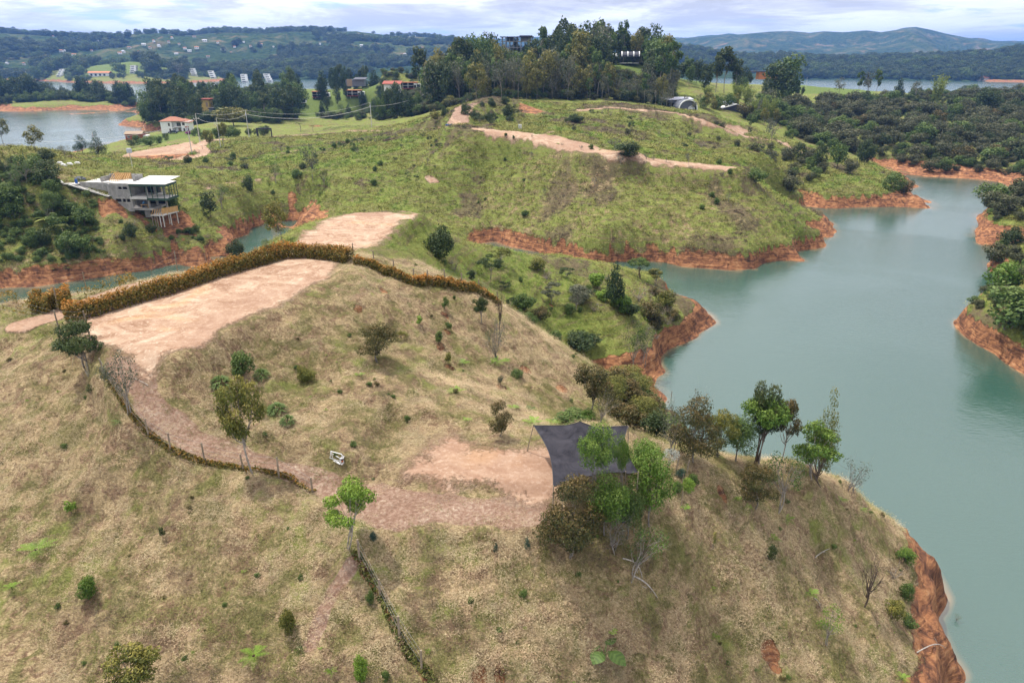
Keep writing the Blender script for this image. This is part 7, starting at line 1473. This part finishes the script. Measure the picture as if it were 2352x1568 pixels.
# wooded flank below the unfinished house
wood([(-40,142),(100,143),(190,147),(205,160),(120,166),(0,172),(-60,170)], 27, [('greentree',2,'leafy tree on the wooded bank left of the unfinished house'),('woodtree',1.5,'dark tree on the wooded bank left of the unfinished house'),('sparse',1.5,'thin pale stemmed tree on the wooded bank left of the unfinished house'),('scrubgreen',1.5,'bushy tree on the wooded bank left of the unfinished house')], 3.6, 6.6, (.75, 1.05), 'trees of the wooded bank left of the unfinished house', .75, seed=20)
for k, u, v, h, w_, l, m in (('broad',20,478,60,72,'round bright green tree at the left edge','mid'),('broad',127,500,62,46,'bright green tree left of the unfinished house','mid'),('banana',118,510,36,56,'yellowing banana plant left of the bare red slope',None),('banana',152,512,36,54,'yellowing banana plant right of its neighbour',None),('palm',150,560,70,50,'palm on the wooded bank below the banana plants',None),('palm',165,590,60,44,'lower palm with dry fronds on the wooded bank',None),('darkbush',303,545,36,30,'dark round shrub below the unfinished house',None),('darkbush',350,535,24,22,'small dark shrub right of the dark round one',None),('darkbush',283,553,20,16,'small dark shrub left of the dark round one',None),('bush',397,490,50,36,'dark green bush behind the timber deck','mid'),('sparse',195,515,40,40,'small dark tree on the red slope below the stair','dark'),
    ('woodtree',485,500,62,50,'drooping tree on the meadow above the pond',None),('sparse',510,480,60,50,'pale leaning tree beside the drooping tree above the pond','mid'),('greytree',720,420,96,56,'tall grey branched tree in the meadow',None),('darkbush',695,388,16,18,'dark bushy branch left of the tall grey tree',None),('sparse',745,430,40,24,'thin tree right of the tall grey branched tree','brown'),('sparse',635,420,50,32,'small vine covered tree in the meadow','mid'),('darkbush',572,440,38,26,'small round topped tree on the meadow',None),('darkbush',434,378,24,18,'dark columnar shrub below the plateau pole',None),('flat',388,372,16,26,'flat dark shrub below the clay plateau',None),('flat',530,372,12,28,'flat dark shrub in the upper meadow',None),('flat',560,375,14,24,'second flat dark shrub in the upper meadow',None),('darkbush',562,388,14,20,'round dark shrub in the upper meadow',None),
    ('spire',190,352,44,44,'layered dark conifer on the shore at the left','pine'),('spire',228,360,56,46,'taller layered dark conifer with the lamp post','pine'),('goldtree',85,345,52,52,'brown yellow tree on top of the left hill',None),('goldtree',10,330,56,50,'pale olive tree at the left edge by the lake',None),('darkbush',28,375,18,24,'dark shrub on the left hill',None),('darkbush',110,372,30,40,'dark scrub on the left hill right of the yellow tree',None),('sparse',150,362,30,30,'thin shrub on the shoulder of the left hill','grey'),('bush',500,318,26,20,'leafy sapling at the roadside right of the tall pole',None),('open',484,348,50,30,'roadside sapling with thin trunk left of the bracket pole','olive'),('open',515,338,52,28,'roadside sapling with thin trunk right of the bracket pole','olive'),('palm',690,302,30,40,'bright palm on the road by the cove',None),('palm',720,303,22,26,'second bright palm on the road by the cove',None),
    ('darkbush',1165,272,34,24,'dark tree on the flank of the knoll',None),('flat',1100,285,22,30,'flat crowned shrub at the foot of the knoll',None),('flat',1128,290,18,20,'small flat crowned shrub right of the foot of the knoll',None),('darkbush',1022,268,24,18,'dark pointed shrub left of the knoll',None),('goldtree',1000,283,30,32,'yellow shrub left of the knoll track',None),('darkbush',1325,282,22,34,'dark bush on the hill behind the clay ridge',None),('greytree',1410,345,34,44,'grey bare bush on the lower edge behind the clay ridge',None),('darkbush',1440,357,34,60,'dark spreading bush behind the clay ridge',None),('palm',1530,372,24,34,'dark palm like shrub behind the clay ridge',None),('greytree',1580,382,34,24,'bare shrub at the right end of the clay ridge',None)):
    plant(k, u, v, h, w_, l, **({'mat': m} if m else {}))
wood([(640,318),(640,352),(300,345),(290,318)], 26, [('scrubgreen',2,'green shrub bordering the garden of the white house'),('woodtree',1,'dark shrub bordering the garden of the white house')], 2.5, 5, (.9, 1.3), 'shrubs around the white house', .9, seed=21)
# scattered growth on the grass hills
DK = [('dead',2.2,'grey dry shrub on the grassy face of the middle hill'),('sparse',1.5,'pale thin sapling on the grassy face of the middle hill','grey'),('darkbush',1.6,'dark green shrub on the grassy face of the middle hill','mid'),('fern',1.2,'fern tuft on the grassy face of the middle hill')]
wood([(1080,190),(1300,172),(1700,164),(1780,178),(1680,190),(1400,192),(1120,214)], 44, DK, .9, 2.4, (.7, 1.2), 'shrubs on the face of the middle hill', 1.2, 3.5, seed=22)
wood([(830,186),(950,192),(1080,212),(1040,232),(860,300),(760,260)], 34, [('darkbush',1.5,'dark shrub on the green spur left of the middle hill','mid'),('sparse',1.5,'pale sapling on the green spur left of the middle hill','grey'),('flat',2,'flat topped shrub on the green spur left of the middle hill')], 1.0, 2.6, (.7, 1.2), 'shrubs on the green spur', 1.5, 3, seed=23)
wood([(1230,240),(1500,236),(1760,232),(1800,290),(1600,300),(1300,300)], 36, [('dead',3,'grey dry shrub on the hill behind the clay ridge'),('scrub',2,'olive shrub on the hill behind the clay ridge'),('flat',1.4,'small flat topped tree on the hill behind the clay ridge')], 1.4, 4.2, (.7, 1.2), 'shrubs on the hill behind the clay ridge', 1.4, 3, seed=24)
wood([(1060,262),(1200,262),(1240,300),(1060,300)], 24, [('flat',1,'small flat topped tree on the flank of the knoll'),('dead',1,'pale dry shrub on the flank of the knoll'),('darkbush',1,'dark shrub on the flank of the knoll')], 2, 5, (.7, 1.1), 'shrubs on the flank of the knoll', 1.4, 3, seed=25)
wood([(1000,92),(1180,104),(1420,124),(1500,112),(1440,97),(1240,82)], 30, [('bush',2,'leafy shrub on the fresh green slope above the lake'),('dead',1.5,'grey dry shrub on the fresh green slope above the lake'),('flat',1.2,'dark flat shrub on the fresh green slope above the lake'),('sparse',1,'pale sapling on the fresh green slope above the lake','grey')], .9, 2.4, (.7, 1.3), 'shrubs on the fresh green slope', 1.3, 3, seed=26)
wood([(1480,93),(1545,97),(1560,112),(1500,120)], 14, [('rustbush',1,'brownish bush above the eroded point'),('dead',1,'dry bush above the eroded point')], 1.2, 2.6, (.9, 1.3), 'bushes above the eroded point', 1, 2.5, seed=27)
wood([(0,152),(240,152),(420,156),(500,166),(420,168),(250,158),(0,166)], 26, [('bush',2,'green shrub on the slope below the unfinished house'),('dead',1,'dry shrub on the slope below the unfinished house')], 1, 2.4, (.9, 1.4), 'shrubs below the unfinished house', 1.1, 2.6, seed=28)
wood([(480,190),(720,205),(760,260),(560,290),(420,240)], 18, [('darkbush',1,'dark shrub scattered in the meadow','mid'),('flat',1,'flat topped little tree in the meadow'),('sparse',1,'thin sapling in the meadow','grey')], 1.2, 3, (.7, 1.2), 'shrubs scattered in the meadow', 1.8, 3, seed=29)
wood([(1400,60),(1460,62),(1520,60),(1640,57),(1640,63),(1500,72),(1420,72)], 40, [('rustbush',1,'brownish bush on the shore slope behind the shade net'),('bush',1.4,'green bush on the shore slope behind the shade net'),('dense',1,'small olive tree on the shore slope behind the shade net','olive')], 1.6, 3.6, (.9, 1.3), 'bushes on the shore slope behind the shade net', .7, 1, seed=30)

# ------------------------------------------------------------------ what nobody could count: grass, undergrowth, far woods
def scatter(name, label, pts, scl, protos, mats=None, tilt=None, seed=0, zscale=(.8, 1.2)):
    """one stuff object: instances of the meshes in protos on given points"""
    r = np.random.default_rng(seed); n = len(pts); me = bpy.data.meshes.new(name); me.vertices.add(n); me.vertices.foreach_set('co', np.asarray(pts, np.float32).ravel())
    rot = np.zeros((n, 3), np.float32); rot[:, 2] = r.uniform(0, 6.28, n)
    if tilt is not None: rot[:, :2] = r.normal(0, tilt, (n, 2))
    s3 = np.asarray(scl, np.float32).reshape(n, -1); s3 = np.repeat(s3, 3, 1) if s3.shape[1] == 1 else s3; s3[:, 2] *= r.uniform(*zscale, n)
    for k, typ, d, f in (('rot', 'FLOAT_VECTOR', rot, 'vector'), ('scl', 'FLOAT_VECTOR', s3, 'vector')): a = me.attributes.new(k, typ, 'POINT'); a.data.foreach_set(f, d.ravel())
    a = me.attributes.new('pick', 'INT', 'POINT'); a.data.foreach_set('value', r.integers(0, len(protos), n).astype(np.int32))
    ng = bpy.data.node_groups.new(name, 'GeometryNodeTree'); ng.interface.new_socket('Geometry', in_out='INPUT', socket_type='NodeSocketGeometry'); ng.interface.new_socket('Geometry', in_out='OUTPUT', socket_type='NodeSocketGeometry')
    N = ng.nodes; gi = N.new('NodeGroupInput'); go = N.new('NodeGroupOutput'); g2 = N.new('GeometryNodeGeometryToInstance'); io = N.new('GeometryNodeInstanceOnPoints')
    for m in protos[::-1]:
        ob = bpy.data.objects.new(name + '_kind', m); oi = N.new('GeometryNodeObjectInfo'); oi.inputs['Object'].default_value = ob; oi.inputs['As Instance'].default_value = False; ng.links.new(oi.outputs['Geometry'], g2.inputs[0])
    def attr(nm, typ): q = N.new('GeometryNodeInputNamedAttribute'); q.data_type = typ; q.inputs['Name'].default_value = nm; return q.outputs['Attribute']
    ng.links.new(gi.outputs[0], io.inputs['Points']); ng.links.new(g2.outputs[0], io.inputs['Instance']); io.inputs['Pick Instance'].default_value = True
    ng.links.new(attr('pick', 'INT'), io.inputs['Instance Index']); ng.links.new(attr('scl', 'FLOAT_VECTOR'), io.inputs['Scale'])
    e = N.new('FunctionNodeEulerToRotation'); ng.links.new(attr('rot', 'FLOAT_VECTOR'), e.inputs[0]); ng.links.new(e.outputs[0], io.inputs['Rotation']); ng.links.new(io.outputs[0], go.inputs[0])
    o = link(bpy.data.objects.new(name, me)); md = o.modifiers.new('scatter', 'NODES'); md.node_group = ng
    return tag(o, label, None, None, 'stuff')
def straw_material(name, a, b, c):
    m = bpy.data.materials.new(name); m.use_nodes = True; t = NT(m.node_tree); bs = t.n['Principled BSDF']; at_ = t.new('ShaderNodeAttribute', attribute_name='tint'); s = t.new('ShaderNodeSeparateColor'); t.put(s.inputs[0], at_.outputs['Color'])
    pos = t.new('ShaderNodeNewGeometry').outputs['Position']; n = t.noise(pos, .9, 5, .66, .8); n2 = t.noise(pos, .33, 4, .6, .5)
    t.put(bs.inputs['Base Color'], t.mix(1.0, t.mix(t.step(n, .44, .58), t.mix(s.outputs[0], a, b), t.mix(s.outputs[0], a, c)), t.ramp(n2, [(.35, (.72, .74, .72)), (.62, (1.12, 1.08, 1.04))]), 'MULTIPLY')); bs.inputs['Roughness'].default_value = .85; bs.inputs['Specular IOR Level'].default_value = .15
    return m
STRAW = straw_material('straw', (.25, .185, .10), (.57, .47, .30), (.48, .35, .23)); TURF = straw_material('fresh_grass', (.070, .078, .022), (.205, .195, .066), (.27, .23, .10)); HILL = straw_material('hill_grass', (.100, .115, .022), (.265, .275, .066), (.32, .275, .10)); LUSH = straw_material('lush_grass', (.065, .12, .014), (.20, .29, .04), (.26, .29, .065)); STALK = straw_material('dead_stalks', (.085, .055, .036), (.28, .19, .125), (.20, .16, .10)); BRACK = straw_material('dead_bracken', (.045, .032, .022), (.17, .12, .075), (.12, .095, .06))
def tuft(name, n, length, width, lie, spread, mat, seg=3):
    V_, F_, C_ = [], [], []
    for k in range(n):
        a = rng.uniform(0, 6.28); b0 = np.array([rng.normal(0, spread), rng.normal(0, spread), .0]); blade(V_, F_, C_, b0, (math.cos(a), math.sin(a), rng.uniform(*lie)), length * rng.uniform(.6, 1.3), width, rng.uniform(.1, .6), seg, rng.uniform(0, 1))
    nn = 0; ff = []
    for v, f in zip(V_, F_): ff.append(f + nn); nn += len(v)
    return mesh_np(name, np.concatenate(V_), [np.concatenate(ff)], [mat], False, {'tint': np.concatenate(C_)})
def sow(n, r0, r1, a0=-42, a1=42, power=1.0, seed=1):
    r = np.random.default_rng(seed); rr = np.exp(r.uniform(math.log(r0), math.log(r1), n)) if power == 0 else np.sqrt(r.uniform(r0 ** 2, r1 ** 2, n)) if power == 1 else r.uniform(r0, r1, n); a = r.uniform(rad(a0), rad(a1), n)
    return np.sin(a) * rr, np.cos(a) * rr
def grid_m(M_, x, y):
    a = np.arctan2(x, y); r = np.log(np.hypot(x, y)); i = np.clip(np.searchsorted(LR, r), 0, len(LR) - 1); j = np.clip(np.rint((a - TH[0]) / (TH[1] - TH[0])).astype(int), 0, len(TH) - 1); return M_[i, j]
def grass():
    x, y = sow(135000, 20, 86, power=2, seed=5); r = np.random.default_rng(6)
    s = np.maximum(grid_m(MASK['soil'], x, y), grid_m(MASK['red'], x, y)); li = grid_m(MASK['litter'], x, y); gr = grid_m(MASK['green'], x, y); z = grid_z(x, y)
    f = fbm(x / 1.7, y / 1.7, 201, 4); keep = (z > 1) & (r.uniform(0, 1, len(x)) > 1.5 * s) & (r.uniform(0, 1, len(x)) > li * .95); d = np.hypot(x, y)
    g_ = f + (gr - .18) * 1.6 + .35 * fbm(x / 8, y / 8, 203, 3) > .12; dk = fbm(x / 2.3, y / 2.3, 207, 4) > .22
    P3 = np.stack([x, y, z], 1)
    def put(nm, lab, m, protos, lo, hi, sd, tilt=.2): scatter(nm, lab, P3[m], r.uniform(lo, hi, m.sum()), protos, None, tilt, sd)
    put('dry_grass', 'short mown straw coloured grass on the near hill', keep & ~g_ & ~dk, [tuft('straw_tuft', 26, .15, .012, (.0, .45), .26, STRAW) for _ in range(3)], .7, 1.25, 1)
    put('fresh_grass', 'olive green grass tufts among the straw on the near hill', keep & g_, [tuft('grass_tuft', 22, .15, .015, (.15, 1.2), .22, TURF) for _ in range(3)], .6, 1.25, 2)
    put('dead_stalks', 'brown dead stalks lying in the grass of the near hill', keep & ~g_ & dk, [tuft('stalk_tuft', 20, .17, .014, (.0, .5), .24, STALK) for _ in range(2)], .6, 1.1, 3)
    x2, y2 = sow(420, 23, 80, power=2, seed=25); z2 = grid_z(x2, y2); k2 = (z2 > 2) & (grid_m(MASK['soil'], x2, y2) < .1) & (grid_m(MASK['litter'], x2, y2) < .2) & (grid_m(MASK['red'], x2, y2) < .1)
    scatter('weeds', 'small green weeds dotted over the near hill', np.stack([x2, y2, z2 - .03], 1)[k2], r.uniform(.16, .5, k2.sum()), KIND['fern'].crowns[:2] + KIND['bush'].crowns[:2] + KIND['rustbush'].crowns[:1], None, .1, 26)
    x, y = sow(120000, 82, 330, power=2, seed=15); z = grid_z(x, y); s = np.maximum(grid_m(MASK['soil'], x, y), np.maximum(grid_m(MASK['red'], x, y), grid_m(MASK['litter'], x, y))); b = grid_m(MASK['brown'], x, y); d = np.hypot(x, y)
    keep = (z > 2.5) & (s < .3); f = fbm(x / 7, y / 7, 211, 4); br = (b + f * .5 + .75 * fbm(x / 13 + 3, z * 1.5, 217, 3) > .52); lu = (grid_m(MASK['green'], x, y) + f * .8 > .95) & ~br; P3 = np.stack([x, y, z], 1); k = np.clip(d / 150, .6, 1.7)
    def put2(nm, lab, m, protos, lo, hi, sd): scatter(nm, lab, P3[m], r.uniform(lo, hi, m.sum()) * k[m], protos, None, .25, sd)
    put2('hill_grass', 'tall yellowish green grass on the middle hills', keep & ~br & ~lu, [tuft('tall_grass', 18, .40, .07, (.2, 1.3), .34, HILL) for _ in range(3)], .7, 1.3, 4)
    put2('lush_grass', 'fresh bright green grass on the middle hills', keep & lu, [tuft('lush_tuft', 18, .42, .08, (.2, 1.3), .34, LUSH) for _ in range(3)], .6, 1.2, 5)
    put2('bracken', 'brown dead bracken on the middle hills', keep & br, [tuft('bracken_tuft', 16, .4, .08, (.1, 1.1), .32, BRACK) for _ in range(3)], .6, 1.1, 6)
grass()
def floor_of(name, label, region, n, h0, h1, kinds, seed, minz=1.0, gap_masks=True, ratio=1.2):
    r = np.random.default_rng(seed); xy = np.array([V(u, Y, 10)[:2] for u, Y in region]); q = r.uniform(xy.min(0), xy.max(0), (n * 4, 2)); q = q[sdist(xy, q[:, 0], q[:, 1]) > 0]; z = grid_z(q[:, 0], q[:, 1])
    k = (z > minz) & (grid_m(MASK['soil'], q[:, 0], q[:, 1]) < .3) & (grid_m(MASK['lawn'], q[:, 0], q[:, 1]) < .55); q, z = q[k][:n], z[k][:n]; h = r.uniform(h0, h1, len(q))
    lim = np.full(len(q), 1e9)
    us = CX + q[:, 0] * F0 / (q[:, 1] * CP + (CAMZ - z) * SP)
    ok = np.ones(len(q), bool)
    for i in range(len(q)):
        v = uv((q[i, 0], q[i, 1], z[i] + h[i]))[1]
        for u0, u1, vf, Y in KEEP:
            if q[i, 1] < Y + 4 and u0 - 3 < us[i] < u1 + 3 and v < vf: ok[i] = False
    protos = [m for kk in kinds for m in KIND[kk].crowns]
    scatter(name, label, np.stack([q[:, 0], q[:, 1], z - .3], 1)[ok], np.stack([h * ratio, h * ratio, h], 1)[ok], protos, None, .06, seed)
floor_of('thicket', 'close low undergrowth between the trees of the right shore', [(1705,342),(1890,298),(1985,316),(2110,290),(2352,266),(2600,262),(2600,560),(2352,545),(2100,520),(1850,440),(1740,400)], 1700, 2.2, 5.2, ('scrub', 'scrub', 'scrubgreen', 'woodtree'), 41)
floor_of('undergrowth', 'dark undergrowth below the trees of the forest hill', [(930,352),(1090,338),(1280,344),(1540,344),(1545,440),(1480,480),(1010,470),(930,440)], 1500, 2.0, 6.0, ('woodtree', 'greentree', 'scrub', 'goldtree'), 42)
floor_of('undergrowth', 'undergrowth below the pines of the peninsula behind the white house', [(335,440),(470,425),(640,455),(690,485),(660,620),(500,660),(350,610)], 900, 2.5, 8.0, ('woodtree', 'greentree'), 43)
floor_of('undergrowth', 'low bushes along the shore of the wooded point in the left lake', [(-80,676),(300,684),(318,705),(200,752),(-80,784)], 800, 3, 9.0, ('woodtree', 'greentree', 'scrubgreen'), 44)
floor_of('undergrowth', 'bushes between the white blocks of the resort point', [(60,1400),(200,1345),(450,1340),(470,1560),(300,1660),(80,1660)], 700, 4, 12, ('woodtree', 'greentree', 'scrubgreen'), 45)
floor_of('undergrowth', 'low bushes on the headlands at the right edge', [(2245,120),(2330,100),(2620,94),(2620,230),(2300,222),(2240,200)], 420, 1.2, 3.2, ('scrubgreen', 'scrub'), 46, 3.0)
floor_of('undergrowth', 'low leafy plants on the wooded bank left of the unfinished house', [(-60,141),(230,146),(225,162),(0,174),(-80,172)], 300, .8, 2.2, ('scrubgreen', 'bush', 'greentree'), 47, 2.6)
floor_of('undergrowth', 'bushes around the cabins and the hollow left of the forest hill', [(690,500),(870,560),(960,540),(990,400),(950,350),(870,365),(880,470)], 420, 1.5, 5, ('greentree', 'woodtree', 'scrub'), 48)
def far_woods():
    r = np.random.default_rng(77); pts, sc = [], []; pf, sf = [], []
    for i, dens in ((0, 6500), (1, 4200), (6, 9000), (7, 300)):
        X, Y, Zh, th, rr = FAR[i]; w_ = rr[:, None] * np.ones_like(X); a = r.integers(0, X.shape[0] - 1, dens * 8); b = r.integers(1, X.shape[1] - 1, dens * 8); vis = Zh[a, b] > 1.0
        x, y, z = X[a, b] + r.uniform(-9, 9, len(a)), Y[a, b] + r.uniform(-9, 9, len(a)), Zh[a, b]
        f = fbm(x / 240, y / 240, 301 + i, 5, .6); vis &= (f > (.06 if i in (0, 7) else -.25)) & (np.abs(np.hypot(x, y)) < 3500); k = np.nonzero(vis)[0][:dens]
        (pts if i in (0, 1, 7) else pf).append(np.stack([x, y, z - 2], 1)[k]); (sc if i in (0, 1, 7) else sf).append(r.uniform(9, 22, len(k)))
    for nm, lab, p, s in (('far_trees', 'dark woods and hedgerows on the farmed hills across the lake', pts, sc), ('far_trees', 'dense woods on the dark hills along the far right shore', pf, sf)):
        p = np.concatenate(p); s = np.concatenate(s); scatter(nm, lab, p, np.stack([s * 1.15, s * 1.15, s * .9], 1), KIND['woodtree'].crowns + KIND['greentree'].crowns[:1], None, None, 5)
far_woods()
